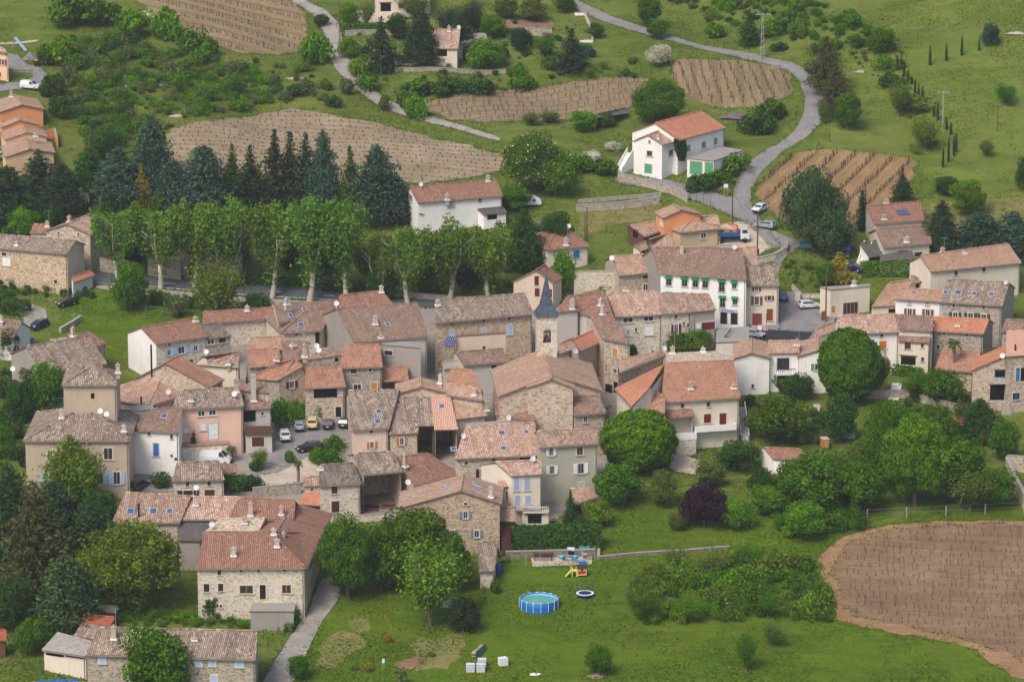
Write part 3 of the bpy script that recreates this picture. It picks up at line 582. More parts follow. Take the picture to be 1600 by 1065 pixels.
H(SH, 'pale apricot house at the lower end of the orange terrace', 's', [(45, 902), (225, 842), (405, 866), (195, 760)], 5.4, 'paleorange', 'pink', [(228, 914, 24, 24, 'w'), (345, 912, 24, 40, 'w')])
H(SH, 'orange house with rust shutters at the upper left edge', 'g', [(-90, 88), (58, 110), (30, 82), (-70, 60)], 5.2, 'paleorange', 'pink', [(24, 180, 22, 44, 'S:rust'), (2, 272, 14, 30, 'C:rust')], [])
Z(0, 260, 3.945)
H('stone_barn', 'long blind stone building with cream gable beside the main road', 'g', [(-40, 500), (414, 537), (465, 463), (-40, 422)], 6.4, 'stonew', 'mixg', [(343, 709, 20, 22, 'w'), (40, 585, 44, 52, 'C:white'), (25, 540, 30, 20, 'w')], [('c', 105, 490, .7)], wr='cream')
H('lean_to', 'white lean-to with orange tiles against the cream gable', 'g', [(450, 712), (574, 668), (555, 648), (442, 690)], 3.2, 'white', 'orange', bk=.05)
H(ST, 'stone house with front gable and pink roof beside plane trees', 's', [(285, 398), (412, 357), (555, 419), (580, 293)], 6, 'stone', 'mottled', [(362, 410, 11, 15, 'n'), (484, 418, 11, 16, 'n')], [('k', 575, 350, 1), ('c', 428, 345, 1)])
H(SH, 'small white house with red roof far left behind stone gable', 'g', [(190, 412), (290, 412), (290, 365), (212, 362)], 4.4, 'white', 'red', [], [('c', 292, 375, .9)], bk=.3)
H(ST, 'brown stone house half hidden behind the plane trees', 's', [(1212, 482), (1320, 402), (1492, 472), (1330, 300)], 5.6, 'stone', 'pink', [(1350, 525, 36, 38, 'S:dark'), (1355, 460, 20, 20, 'n')])
H('outbuilding', 'stone gatehouse with grey pillar beside the main road', 'f', [(1112, 505), (1166, 512), (1164, 480), (1112, 470)], 4.8, 'stoneg', 'conc')
H('shed', 'small pale shed among the dark conifers', 's', [(455, 190), (500, 145), (550, 175), (480, 140)], 2.8, 'white', 'sheet')
H(SH, 'white house with light brown roof at the far left edge', 'g', [(-60, 1048), (80, 1050), (130, 963), (-60, 935)], 4, 'white', 'brown', [], [('c', 5, 960, .9)])
Z(300, 440, 3.55)
H('outbuilding', 'long low stone building with red brown roof above the garden', 'g', [(68, 232), (462, 202), (455, 147), (63, 174)], 4.4, 'stonel', 'red', [], [('c', 306, 165, .8)])
H(SH, 'brown tiled house with small blue skylight in the roof row', 'g', [(480, 232), (800, 168), (815, 110), (460, 130)], 6.2, 'lgrey', 'brown', [], [('k', 545, 187, .7), ('k', 623, 158, .7), ('c', 525, 130, 1)])
H(SH, 'pale house with hipped brown roof and tall dark doorway', 'h', [(497, 285), (714, 270), (780, 160), (632, 166)], 5.4, 'stonel', 'brown', [(698, 312, 28, 76, 'O'), (578, 293, 10, 10, 'n')], [('k', 605, 240, .9)], hips='L')
H(SH, 'far red roofed house with slim chimney beside the main road', 'g', [(822, 165), (1130, 150), (1052, 56), (820, 82)], 7, 'lgrey', 'red', [], [('c', 1050, 62, 1)])
H('town_house', 'largest brown roofed house with grey gable above the car park', 'g', [(900, 337), (1302, 302), (1248, 125), (808, 152)], 8, 'cream', 'brown', [(1118, 380, 0, 0, 'n')][:0], [('c', 1018, 240, 1.4), ('k', 1085, 238, .7), ('d', 802, 150), ('c', 1048, 315, .4)], wl='grey')
H(SH, 'grey plastered block with small window in front of cream house', 'f', [(1052, 352), (1268, 372), (1268, 340), (1052, 330)], 7.4, 'grey', 'conc', [(1090, 394, 44, 26, 'w')])
H('lean_to', 'orange tiled lean-to porch below the grey plastered block', 'g', [(1055, 552), (1195, 547), (1190, 474), (1055, 480)], 3.6, 'grey', 'rust', open_=True, bk=.1)
H(ST, 'stone house with bright orange brown tiles and white windows', 'g', [(822, 477), (1052, 470), (1036, 355), (850, 357)], 6.4, 'stoneg', 'rust', [(897, 495, 34, 27, 'w'), (988, 488, 17, 21, 'w'), (918, 584, 44, 34, 'w'), (1010, 578, 32, 40, 'D:wood')], [])
H(ST, 'rough stone block with dish between rust roofs', 'f', [(635, 440), (845, 410), (848, 365), (720, 370)], 7.2, 'stone', 'mix', [(802, 432, 18, 20, 'O')], [('d', 705, 410), ('d', 692, 385)])
H(ST, 'stone house with wide dark opening facing the car park', 'g', [(628, 589), (845, 580), (823, 480), (640, 487)], 5.4, 'stone', 'rust', [(740, 617, 130, 52, 'O'), (812, 720, 32, 56, 'D:dark'), (527, 757, 30, 42, 'D:dark')], bk=.3)
H(ST, 'stone house with burgundy shutters and slanting orange roof', 's', [(484, 545), (612, 474), (632, 520), (540, 412)], 5.8, 'stone', 'rust', [(553, 570, 26, 38, 'S:burg')], [('c', 625, 420, 2)])
H(ST, 'stone wing under rusty tiles left of burgundy shuttered house', 'g', [(335, 535), (484, 546), (560, 440), (470, 455)], 5.6, 'stoneg', 'rust', bk=.3)
H(ST, 'stone house with tan tiles behind rust roofed house', 'g', [(318, 380), (505, 374), (512, 307), (330, 316)], 6.6, 'stonel', 'tan', bk=.5)
H(ST, 'stone house with plain rust tiles and small chimney', 'g', [(322, 476), (482, 464), (480, 376), (303, 382)], 6.2, 'stoneg', 'rust', [], [('c', 468, 440, .5)], bk=.2)
H(ST, 'house with dark red brown roof between rust roof and stone block', 'g', [(505, 450), (640, 425), (645, 338), (500, 332)], 6.8, 'stone', 'brown', [], [('c', 560, 358, .3)], bk=.3)
Z(1200, 260, 3.945)
H(SH, 'house with two solar panels on its red brown roof', 'g', [(655, 352), (955, 330), (932, 222), (607, 250)], 4.2, 'cream', 'red', [], [('p', 813, 287, 1), ('p', 850, 285, 1), ('c', 717, 330, .8), ('c', 730, 232, .6)], wl='lgrey')
H(SH, 'house with dark red roof and grey lean-to by tall conifer', 'g', [(710, 500), (1000, 473), (992, 370), (668, 392)], 4.2, 'cream', 'brown', [(926, 541, 46, 26, 'w')], [('c', 855, 470, .9)])
H('lean_to', 'grey roofed porch at the left of the dark red roofed house', 'g', [(620, 558), (705, 545), (665, 463), (570, 482)], 2.8, 'white', 'darksheet', open_=True, bk=.05)
H('lean_to', 'long thin lean-to roof in front of dark red roofed house', 'g', [(695, 572), (895, 562), (882, 527), (695, 533)], 2.7, 'cream', 'darksheet', bk=.05)
H('hangar', 'long cream building with light brown roof on the right', 'g', [(1003, 647), (1553, 592), (1478, 483), (940, 556)], 7, 'cream', 'tan', [(1158, 657, 20, 26, 'C:brown'), (1330, 634, 20, 26, 'C:brown')], [('c', 1210, 540, .3), ('c', 1075, 535, .8)])
H('outbuilding', 'little tiled porch left of the long cream building', 'g', [(905, 722), (972, 716), (968, 705), (885, 677)], 3.4, 'cream', 'brown', [(925, 740, 30, 30, 'O')], bk=.1)
H('fire_station', 'square cream building with yellow barred window on the square', 'f', [(387, 766), (628, 742), (622, 729), (322, 748)], 4.8, 'cream', 'conc', [(508, 873, 92, 72, 'w:wood'), (402, 880, 22, 40, 'D:wood')], [('c', 530, 738, .8)], key='bar')
H('workshop', 'low workshop with wide grey pink roof on the right', 'g', [(640, 862), (790, 855), (895, 702), (745, 725)], 3.6, 'cream', 'tan', [(765, 890, 45, 26, 'O')], bk=.1)
H(SH, 'white house with rust shutters and pale tan roof', 'g', [(787, 814), (1070, 832), (1085, 768), (800, 757)], 5.8, 'white', 'tan', [(874, 898, 28, 45, 'S:rust'), (985, 902, 28, 45, 'S:rust'), (872, 838, 20, 26, 'C:lgrey'), (982, 843, 20, 26, 'C:lgrey')], [('k', 898, 775, 1)], bk=.4)
H(ST, 'grey stone house with dark green shutters and four skylights', 'g', [(1070, 833), (1440, 857), (1482, 722), (1112, 700)], 7, 'stoneg', 'mixg', [(1145, 856, 18, 22, 'w'), (1330, 866, 18, 24, 'w'), (1155, 914, 30, 32, 'S:dgreen'), (1249, 918, 32, 32, 'S:dgreen'), (1330, 926, 32, 32, 'S:dgreen')], [('k', 1172, 778, 1), ('k', 1270, 785, .8), ('k', 1375, 788, .8), ('k', 1095, 778, .8), ('d', 1460, 745)])
Z(1250, 480, 4.097)
H(SH, 'white house with orange shutter beneath a mottled pink roof', 'g', [(250, 172), (632, 157), (612, 47), (242, 66)], 6.6, 'white', 'mottled', [(530, 240, 42, 50, 'C:orange'), (558, 372, 34, 64, 'D:orange'), (523, 181, 16, 18, 'n')], [], p=.34)
H(ST, 'small pinkish roof left of the mottled pink one', 'g', [(105, 190), (240, 140), (225, 98), (95, 150)], 4, 'cream', 'pink', bk=.2)
H(SH, 'upper brown roofed house between mottled and orange roofs', 'g', [(636, 137), (845, 148), (845, 66), (616, 54)], 7.2, 'cream', 'brown', [], bk=.4)
H(SH, 'cream house with brown band roof and shaded loggia', 'g', [(636, 214), (822, 226), (848, 152), (634, 142)], 5.6, 'cream', 'brown', [(690, 246, 40, 40, 'C:brown'), (783, 244, 18, 24, 'n'), (785, 332, 18, 26, 'n'), (693, 340, 95, 54, 'O')], [], bk=.1)
H(ST, 'stone house with vivid orange roof right of brown roofs', 'g', [(860, 150), (1172, 166), (1205, 84), (850, 67)], 6.2, 'stoneg', 'orange', [(921, 168, 20, 14, 'n'), (1068, 179, 14, 18, 'n'), (884, 252, 18, 24, 'w')], [('d', 843, 150), ('c', 1008, 122, .3)])
H('outbuilding', 'low house with orange brown roof behind the palm tree', 'g', [(872, 395), (1110, 412), (1150, 292), (915, 277)], 3.2, 'stone', 'rust', bk=.2)
H(ST, 'stone house with slanting orange roof and blue balcony', 's', [(1105, 404), (1316, 314), (1318, 404), (1320, 246)], 6.6, 'stone', 'orange', [(1280, 425, 66, 44, 'O'), (1262, 545, 92, 96, 'O')], [('d', 1296, 345)], key='bal')
H(ST, 'tall stone house with salmon roof and blue arched window', 'g', [(1322, 314), (1470, 302), (1460, 156), (1327, 160)], 9.4, 'stone', 'salmon', [(1383, 568, 46, 44, 'w:blue'), (1394, 428, 24, 84, 'D:blue'), (1430, 428, 36, 84, 'O')], [('f', 1378, 275, 1)], bk=.3)
H(ST, 'stone building with brown roof at the right edge', 'g', [(1293, 154), (1460, 154), (1455, 85), (1322, 85)], 7, 'stoneg', 'brown', bk=.3)
Z(960, 500, 4.097)
H('villa', 'left wing of the white villa facing the gardens', 's', [(766, 250), (875, 216), (992, 243), (878, 122)], 6, 'white', 'pink', [(885, 420, 14, 22, 'n')])
H('villa', 'recessed middle of the white villa with brown glazed door', 'g', [(992, 212), (1178, 209), (1172, 138), (985, 140)], 6.4, 'white', 'pink', [(1080, 278, 78, 74, 'w:brown')], [('c', 1168, 165, .9)], bk=.5, key='villa')
H('villa', 'right wing of the white villa with green shutter', 's', [(1180, 234), (1305, 196), (1385, 236), (1300, 110)], 6, 'white', 'pink', [(1300, 300, 34, 42, 'S:sgreen')])
H('garage', 'cream walled terrace building below the hotel square', 'f', [(650, 148), (858, 140), (858, 44), (660, 60)], 3.8, 'cream', 'conc', [(835, 105, 0, 0, 'n')][:0])
H('shed', 'small white gabled shed under the cream terrace', 's', [(690, 150), (712, 98), (790, 148), (740, 60)], 2.6, 'lgrey', 'sheet')
H('town_house', 'great cream house with orange brown roof and burgundy shutters', 'g', [(300, 527), (798, 494), (755, 264), (330, 282)], 8, 'cream', 'rust', [(435, 546, 20, 28, 'C:burg'), (601, 537, 22, 30, 'C:burg'), (595, 628, 45, 56, 'C:burg'), (694, 636, 44, 84, 'D:burg')], [('c', 490, 445, 1.1), ('c', 765, 440, .6), ('k', 553, 300, .3)], key='great', bk=.4)
H('town_house', 'orange tiled side wing of the great cream house', 'g', [(17, 439), (122, 555), (226, 434), (318, 290)], 8, 'cream', 'orange', bk=.1)
H('town_house', 'low brown tiled front corner of the great cream house', 'g', [(122, 557), (325, 592), (318, 500), (225, 434)], 7.6, 'cream', 'rust', [], [('d', 190, 470), ('d', 187, 500)], bk=.1)
H('porch', 'red roofed porch over the balcony of the great cream house', 'g', [(320, 630), (500, 614), (486, 564), (316, 577)], 6.2, 'white', 'red', open_=True, bk=.05)
H(ST, 'roofless stone wall block behind the great cream house', 'f', [(335, 275), (762, 262), (755, 200), (335, 215)], 9, 'stone', 'stone', [], [('c', 372, 215, 1), ('c', 568, 205, .6)])
H(ST, 'narrow stone house with pink tiles left of great cream house', 'g', [(25, 338), (312, 228), (300, 205), (22, 262)], 9, 'stone', 'pink', [], [('d', 318, 215)], bk=.2)
Z(1180, 690, 2.84)
H('shed', 'small white garden shed with red brown tile roof', 'g', [(84, 72), (218, 84), (202, 38), (42, 30)], 2.6, 'white', 'red', [(152, 102, 34, 12, 'O')], bk=.3)
Z(1250, 480, 4.097)
H('shed', 'dark red wooden cabin among the garden shrubs', 'g', [(985, 735), (1060, 755), (1110, 742), (1040, 712)][:0] or [(1035, 752), (1108, 740), (1060, 715), (985, 722)], 2.3, 'brownw', 'rustsheet', [], bk=.3)
Z(760, 700, 4.84)
H('lean_to', 'pink tiled lean-to over the wooden stair of the gabled house', 'g', [(105, 545), (222, 552), (200, 462), (106, 440)], 3.8, 'dark', 'pink', [(185, 740, 34, 80, 'O')][:0], bk=.05)
H(SH, 'pale house with lavender shutters above a balustraded terrace', 'g', [(192, 207), (408, 196), (402, 96), (76, 114)], 8, 'cream', 'mottled', [(228, 270, 38, 104, 'C:lav'), (308, 268, 42, 100, 'C:lav'), (235, 395, 36, 76, 'C:lav'), (315, 388, 42, 62, 'C:lav')], [('d', 350, 120)], key='lavh')
H(SH, 'narrow low part of lavender shutter house with burgundy window', 'g', [(100, 292), (210, 289), (190, 190), (78, 116)], 6, 'lgrey', 'mottled', [(165, 355, 34, 74, 'w:burg')], bk=.05)
H('terrace', 'balustraded terrace with dark arch under lavender shuttered house', 'f', [(270, 492), (470, 492), (470, 470), (285, 470)], 2.4, 'cream', 'lgrey', [(365, 535, 104, 64, 'O')], over=0, key='terr')
H(SH, 'tall olive grey house with white shutters beside the chestnut', 'g', [(400, -8), (838, -38), (812, -138), (385, -120)], 8.7, 'olive', 'mix', [(490, 25, 28, 62, 'S:white'), (706, 20, 46, 62, 'w:wood'), (496, 163, 34, 62, 'S:white'), (714, 152, 46, 78, 'S:white'), (718, 282, 36, 48, 'D:lgrey')], [])
H('lean_to', 'low tiled shelter at foot of the tall olive grey house', 'g', [(655, 425), (832, 366), (790, 312), (637, 313)], 2.7, 'stone', 'pink', open_=True, bk=.05)
H('outbuilding', 'steep grey tiled outhouse below the wide gabled stone house', 'g', [(-45, 930), (48, 925), (80, 712), (-60, 720)], 2.6, 'stonel', 'mixg', bk=.1)
# ---------------- ground, roads, fields ----------------
def grassm(name, c1, c2, c3, patch=0.5, sc=1.0):
    t = NT(name, 0.95, 0.1); co = t.coord(); A, B, C = lin(c1), lin(c2), lin(c3)
    n1 = t.noise(co, 0.045 * sc, 5, 0.62); n2 = t.noise(co, 0.35 * sc, 5, 0.68); n3 = t.noise(co, 2.6, 3, 0.7); n4 = t.noise(t.coord('Object', (0.4, 1.3, 1)), 0.16 * sc, 4, 0.6)
    col = t.mix(t.ramp(n1, [(0.36, 0.0), (0.62, 1.0)]), A, B)
    col = t.mix(t.ramp(n2, [(0.45, 0.0), (0.7, patch)]), col, C)
    col = t.mix(t.ramp(n4, [(0.46, 0.0), (0.7, 0.6)]), col, mulc(A, 0.62)); n5 = t.noise(t.coord('Object', (.25, 1.1, 1), (0, 0, .35)), 0.5 * sc, 5, 0.7); col = t.mix(t.ramp(n5, [(0.52, 0.0), (0.72, 0.55)]), col, C)
    col = t.mix(t.ramp(n3, [(0.3, 0.45), (0.62, 0.0)]), col, mulc(A, 0.5))
    t.bump(t.math('ADD', n3, t.math('MULTIPLY', n2, 2)), 0.9, 0.35); return t.out(col)
gr_base = grassm('meadow_grass', (90, 110, 34), (106, 120, 46), (134, 130, 74), 0.5)
xs = np.concatenate([np.arange(-300, -114, 12), np.arange(-114, 114.1, 1.5), np.arange(120, 301, 12)])
ys = np.concatenate([np.arange(300, 440, 10), np.arange(440, 850, 1.5), np.arange(850, 1480, 14)])
XX, YY = np.meshgrid(xs, ys); ZZ = gnp(XX, YY)
V = np.stack([XX.ravel(), YY.ravel(), ZZ.ravel()], 1); nx, ny = len(xs), len(ys)
i = np.arange(nx - 1)[None, :] + np.arange(ny - 1)[:, None] * nx
FQ = np.stack([i, i + 1, i + nx + 1, i + nx], -1).reshape(-1, 4)
def npmesh(name, V, F, mat, smooth=True, parent=None):
    me = bpy.data.meshes.new(name); me.vertices.add(len(V)); me.vertices.foreach_set('co', np.asarray(V, np.float32).ravel())
    k = F.shape[1]; me.loops.add(F.size); me.loops.foreach_set('vertex_index', F.astype(np.int32).ravel())
    me.polygons.add(len(F)); me.polygons.foreach_set('loop_start', np.arange(0, F.size, k, dtype=np.int32))
    me.polygons.foreach_set('loop_total', np.full(len(F), k, np.int32)) if hasattr(me.polygons[0], 'loop_total') and False else None
    me.update(calc_edges=True)
    if smooth: me.polygons.foreach_set('use_smooth', [True] * len(F))
    for m in (mat if isinstance(mat, (list, tuple)) else [mat]): me.materials.append(m)
    o = bpy.data.objects.new(name, me); COL.objects.link(o); o.parent = parent
    return o
tag(npmesh('terrain', V, FQ, gr_base), 'green valley ground and grassy hillside rising behind the village', kind='structure')
def inpoly(x, y, P):
    P = np.asarray(P); x = np.asarray(x); y = np.asarray(y); c = np.zeros(x.shape, bool); j = len(P) - 1
    for i_ in range(len(P)):
        xi, yi = P[i_]; xj, yj = P[j]
        c ^= ((yi > y) != (yj > y)) & (x < (xj - xi) * (y - yi) / (yj - yi + 1e-12) + xi); j = i_
    return c
def smoothpoly(W_, it=2):
    for _ in range(it):
        Q = []
        for a, b in zip(W_, W_[1:] + W_[:1]): Q += [(a[0] * .86 + b[0] * .14, a[1] * .86 + b[1] * .14), (a[0] * .14 + b[0] * .86, a[1] * .14 + b[1] * .86)]
        W_ = Q
    return W_
def world_poly(px): 
    z = list(ZN); return [tuple(hit(*zp(p)).xy) for p in px]
BLOCK = []
def sheet(name, px, mat, off=0.05, label=None, kind='structure', smooth=1, step=2.5, jit=0.25, rot=0, W_=None):
    Wp = W_ or world_poly(px)
    if smooth: Wp = smoothpoly(Wp, smooth)
    B = []
    for a, b in zip(Wp, Wp[1:] + Wp[:1]):
        L = math.hypot(b[0] - a[0], b[1] - a[1]); n = max(1, int(L / 1.6))
        for k in range(n):
            t = k / n; B.append((a[0] + (b[0] - a[0]) * t + random.uniform(-jit, jit) * (L > 3), a[1] + (b[1] - a[1]) * t + random.uniform(-jit, jit) * (L > 3)))
    xs_ = [p[0] for p in B]; ys_ = [p[1] for p in B]
    gx, gy = np.meshgrid(np.arange(min(xs_) + .7, max(xs_), step), np.arange(min(ys_) + .7, max(ys_), step))
    m = inpoly(gx.ravel(), gy.ravel(), B); pts = B + [(float(a), float(b)) for a, b in zip(gx.ravel()[m], gy.ravel()[m])]
    n = len(B); vv, _, ff, _, _, _ = delaunay_2d_cdt([Vector(p) for p in pts], [(k, (k + 1) % n) for k in range(n)], [], 1, 1e-4)
    c, s = math.cos(-rot), math.sin(-rot)
    ox, oy = B[0]
    me = bpy.data.meshes.new(name)
    V_ = [((v.x - ox) * c - (v.y - oy) * s, (v.x - ox) * s + (v.y - oy) * c, G(v.x, v.y) + off) for v in vv]
    me.from_pydata(V_, [], [tuple(f) for f in ff]); me.materials.append(mat)
    me.polygons.foreach_set('use_smooth', [True] * len(me.polygons)); me.update()
    for p in me.polygons:
        pass
    if not any(w in name for w in ('lawn', 'meadow', 'pasture', 'scrub', 'hay', 'dry')): BLOCK.append(B)
    o = bpy.data.objects.new(name, me); COL.objects.link(o); o.location = (ox, oy, 0); o.rotation_euler = (0, 0, rot)
    if me.polygons and me.polygons[0].normal.z < 0: me.flip_normals()
    return tag(o, label, kind=kind)
def soilm(name, c1, c2, c3, gg=0.0, gc=(96, 104, 52), pitch=0.0):
    t = NT(name, 0.95, 0.1); A, B, C = lin(c1), lin(c2), lin(c3)
    co = t.coord(); st = t.coord('Object', (0.10, 1.0, 1.0))
    n1 = t.noise(st, 1.1, 5, 0.7); n2 = t.noise(co, 0.12, 4, 0.6); n3 = t.noise(co, 3.2, 4, 0.75)
    col = t.mix(t.ramp(n1, [(0.35, 0.0), (0.65, 1.0)]), A, B)
    col = t.mix(t.ramp(n2, [(0.42, 0.0), (0.65, 0.8)]), col, C)
    col = t.mix(t.ramp(n3, [(0.32, 0.6), (0.55, 0.0)]), col, mulc(A, 0.5))
    col = t.mix(t.ramp(n3, [(0.56, 0.0), (0.7, 0.6)]), col, mulc(C, 1.3)); n6 = t.noise(co, 0.9, 5, 0.75); col = t.mix(t.ramp(n6, [(0.4, 0.5), (0.55, 0.0)]), col, mulc(A, 0.66))
    if gg: 
        n4 = t.noise(t.coord('Object', (0.15, 1.6, 1)), 0.8, 4, 0.6); col = t.mix(t.ramp(n4, [(0.48, 0.0), (0.62, gg)]), col, lin(gc))
    dk_ = t.noise(t.coord('Object', (0.06, 1.4, 1.0)), 0.9, 4, 0.7); col = t.mix(t.ramp(dk_, [(0.45, 0.0), (0.62, 0.5)]), col, mulc(A, 0.6))
    if pitch:
        sp = t.n('ShaderNodeSeparateXYZ'); t.l(co, sp.inputs[0]); w = t.math('SINE', t.math('MULTIPLY', sp.outputs[1], 2 * PI / pitch))
        col = t.mix(t.ramp(w, [(0.35, 0.0), (1.0, 0.55)]), col, mulc(A, 0.56))
    t.bump(n3, 0.8, 0.25); return t.out(col)
def asphaltm(name, c, dirt=0.5):
    t = NT(name, 0.9, 0.2); b = lin(c); co = t.coord(); n1 = t.noise(co, 0.4, 5, 0.65); n2 = t.noise(co, 4.0, 3, 0.6); n3 = t.noise(co, 1.1, 5, 0.75)
    col = t.mix(t.ramp(n1, [(0.35, 0.0), (0.68, 1.0)]), b, mulc(b, 0.72)); col = t.mix(t.ramp(n3, [(0.52, 0.0), (0.68, dirt)]), col, mulc(b, 1.5))
    col = t.mix(t.ramp(n2, [(0.3, 0.3), (0.6, 0.0)]), col, mulc(b, 0.6)); v = t.n('ShaderNodeTexVoronoi', feature='DISTANCE_TO_EDGE', Scale=.28); t.l(t.coord(), v.inputs['Vector']); col = t.mix(t.ramp(v.outputs['Distance'], [(0.0, .3), (0.02, 0.0)]), col, mulc(b, .55)); t.bump(n2, 0.3, 0.05); return t.out(col)
m_road = asphaltm('worn_asphalt', (136, 132, 130)); m_road2 = asphaltm('dark_asphalt', (88, 90, 96), .2); m_path = asphaltm('pale_gravel', (190, 174, 154), .3); m_old = asphaltm('concrete_paving', (150, 144, 134), .4)
m_new = asphaltm('fresh_asphalt', (52, 54, 62), .05); m_lane = asphaltm('lane_concrete', (156, 148, 140), .4)
lawn = grassm('lawn_grass', (80, 108, 16), (92, 114, 22), (118, 122, 42), 0.4, 1.4)
lawn2 = grassm('hill_grass', (94, 114, 36), (112, 126, 50), (136, 132, 76), 0.5, 0.8)
rough = grassm('rough_grass', (94, 110, 34), (108, 118, 44), (134, 124, 78), 0.5, 1.6)
dry = grassm('dry_grass', (140, 128, 78), (108, 118, 60), (166, 146, 96), 0.7, 2)
soil_a = soilm('vineyard_soil', (138, 120, 92), (158, 132, 102), (168, 142, 110), .6, (118, 118, 66), 4.4)
soil_b = soilm('stony_soil', (158, 142, 116), (138, 116, 86), (184, 166, 140), .5, (128, 112, 68), 1.9)
soil_e = soilm('ochre_soil', (158, 124, 90), (142, 116, 80), (174, 142, 108), .6, (112, 112, 54), 3.4)
soil_f = soilm('dark_soil', (140, 113, 88), (122, 97, 76), (162, 134, 104), .12, (110, 104, 60))
soil_f2 = 0
straw = soilm('straw_soil', (162, 126, 94), (148, 112, 82), (180, 146, 110), .1, (120, 116, 60))
Z(0, 0, 1)
ROADS = {}
sheet('lawn', [(520, 940), (700, 915), (760, 880), (820, 860), (935, 840), (935, 868), (1240, 845), (1560, 780), (1600, 790), (1660, 1085), (420, 1085), (470, 1030)], lawn, .03, 'green lawn of the lower gardens')
sheet('orchard_lawn', [(945, 800), (1060, 770), (1230, 800), (1420, 800), (1240, 850), (1050, 862), (942, 866)], lawn, .06, 'mown lawn above the low stone wall')
sheet('left_meadow', [(100, 480), (160, 452), (230, 455), (268, 485), (262, 510), (200, 515), (190, 570), (150, 580), (90, 520)], lawn, .03, 'bright meadow below the main road')
sheet('hill_pasture', [(1300, 60), (1420, 20), (1620, -20), (1640, 330), (1500, 330), (1430, 260), (1380, 240), (1300, 225), (1290, 180)], lawn2, .03, 'open green pasture on the right hillside')
sheet('scrub_ground', [(70, 100), (200, 60), (400, 90), (520, 130), (640, 190), (430, 170), (250, 200), (200, 260), (100, 250)], rough, .03, 'rough scrubby grassland at upper left')
sheet('dry_meadow', [(905, 330), (1030, 312), (1045, 345), (960, 350), (905, 372)], dry, .04, 'yellowed dry meadow beside the orange house')
sheet('hay_field', [(1440, 320), (1500, 312), (1660, 308), (1660, 350), (1540, 356), (1490, 372), (1430, 345)], dry, .05, 'pale mown hay strip below the pasture')
sheet('dry_patch', [(505, 1000), (530, 985), (560, 990), (575, 1005), (545, 1022), (520, 1045), (490, 1038)], dry, .06, 'dry straw coloured patch in the lower garden', jit=1.0)
sheet('dry_patch', [(545, 968), (575, 966), (580, 984), (560, 990), (545, 980)], dry, .06, 'small dry patch beside the vegetable stakes', jit=.8)
sheet('dry_strip', [(640, 1000), (720, 990), (730, 1010), (700, 1040), (640, 1050)], dry, .06, 'thin dry grass in the garden by the tanks', jit=1.2)
sheet('village_paving', [(205, 600), (330, 520), (500, 480), (680, 482), (860, 470), (1150, 500), (1160, 540), (1060, 700), (960, 720), (930, 780), (800, 850), (700, 815), (560, 815), (500, 800), (420, 780), (270, 780), (205, 770)], m_old, .04, 'worn stone coloured paving between the old houses')
sheet('bare_patch', [(610, 1040), (660, 1020), (668, 1030), (640, 1048)], soil_f, .07, 'bare reddish soil patch in the garden')
sheet('garden_soil', [(935, 1010 + 40), (950, 1052), (940, 1060), (900, 1060)], soil_b, .07, 'small stony soil bed')
# fields
def field(name, px, mat, a, b, label):
    p, q = hit(*a), hit(*b); ang = math.atan2(q.y - p.y, q.x - p.x)
    return sheet(name, px, mat, .08, label, rot=ang, jit=.55), ang
F_A = [(200, -20), (440, -25), (472, 5), (480, 40), (478, 78), (430, 88), (360, 82), (300, 60), (250, 22), (215, 5)]
F_B = [(258, 205), (330, 188), (440, 170), (520, 182), (620, 200), (780, 240), (800, 262), (700, 285), (560, 290), (400, 290), (262, 270)]
F_C = [(655, 165), (700, 152), (800, 140), (900, 128), (1000, 121), (1040, 130), (1030, 150), (985, 168), (940, 178), (850, 190), (760, 192), (700, 188)]
F_D = [(1046, 94), (1120, 93), (1180, 98), (1225, 105), (1240, 125), (1235, 150), (1200, 168), (1120, 170), (1075, 150), (1046, 120)]
F_E = [(1245, 237), (1290, 233), (1400, 243), (1435, 252), (1425, 285), (1385, 320), (1330, 350), (1300, 375), (1260, 370), (1230, 350), (1205, 330), (1175, 300)]
F_F = [(1285, 862), (1330, 832), (1400, 818), (1500, 814), (1620, 812), (1660, 840), (1660, 1060), (1590, 1062), (1560, 1040), (1520, 1010), (1440, 996), (1360, 980), (1310, 970), (1300, 930), (1280, 890)]
fa, an_a = field('vineyard_soil', F_A, soil_a, (220, 10), (470, 75), 'brown vineyard soil at the top left')
fb, an_b = field('stony_field', F_B, soil_b, (280, 225), (760, 262), 'pale stony vineyard soil behind the conifers')
soil_c = soilm('strip_soil', (142, 122, 96), (154, 134, 106), (166, 144, 114), .4, (122, 116, 72), 3.0)
fc, an_c = field('stony_field', F_C, soil_c, (690, 168), (1000, 140), 'stony soil strip beside the curving lane')
fd, an_d = field('vineyard_soil', F_D, soil_a, (1060, 150), (1055, 98), 'vineyard soil inside the road bend')
fe, an_e = field('ochre_field', F_E, soil_e, (1200, 325), (1290, 240), 'ochre vineyard soil on the slope right of the road')
ff, an_f = field('ploughed_field', F_F, straw, (1300, 900), (1600, 915), 'straw coloured vineyard soil at lower right')
F_G = [(1304, 872), (1338, 842), (1400, 824), (1500, 818), (1580, 816), (1650, 840), (1650, 1046), (1585, 1030), (1520, 1002), (1440, 984), (1370, 972), (1326, 962), (1312, 925)]
sheet('vine_bed', F_G, soil_f, .13, 'dark planted part of the vineyard at lower right', rot=an_f, jit=1.3)
sheet('truck_yard', [(1090, 398), (1118, 352), (1160, 345), (1196, 352), (1222, 385), (1190, 402)], m_path, .09, 'pale paved yard with the crane truck', jit=.05)
sheet('little_green', [(1184, 409), (1210, 402), (1222, 392), (1212, 388), (1190, 394)], lawn, .14, 'little green behind the curved wall', jit=.05)
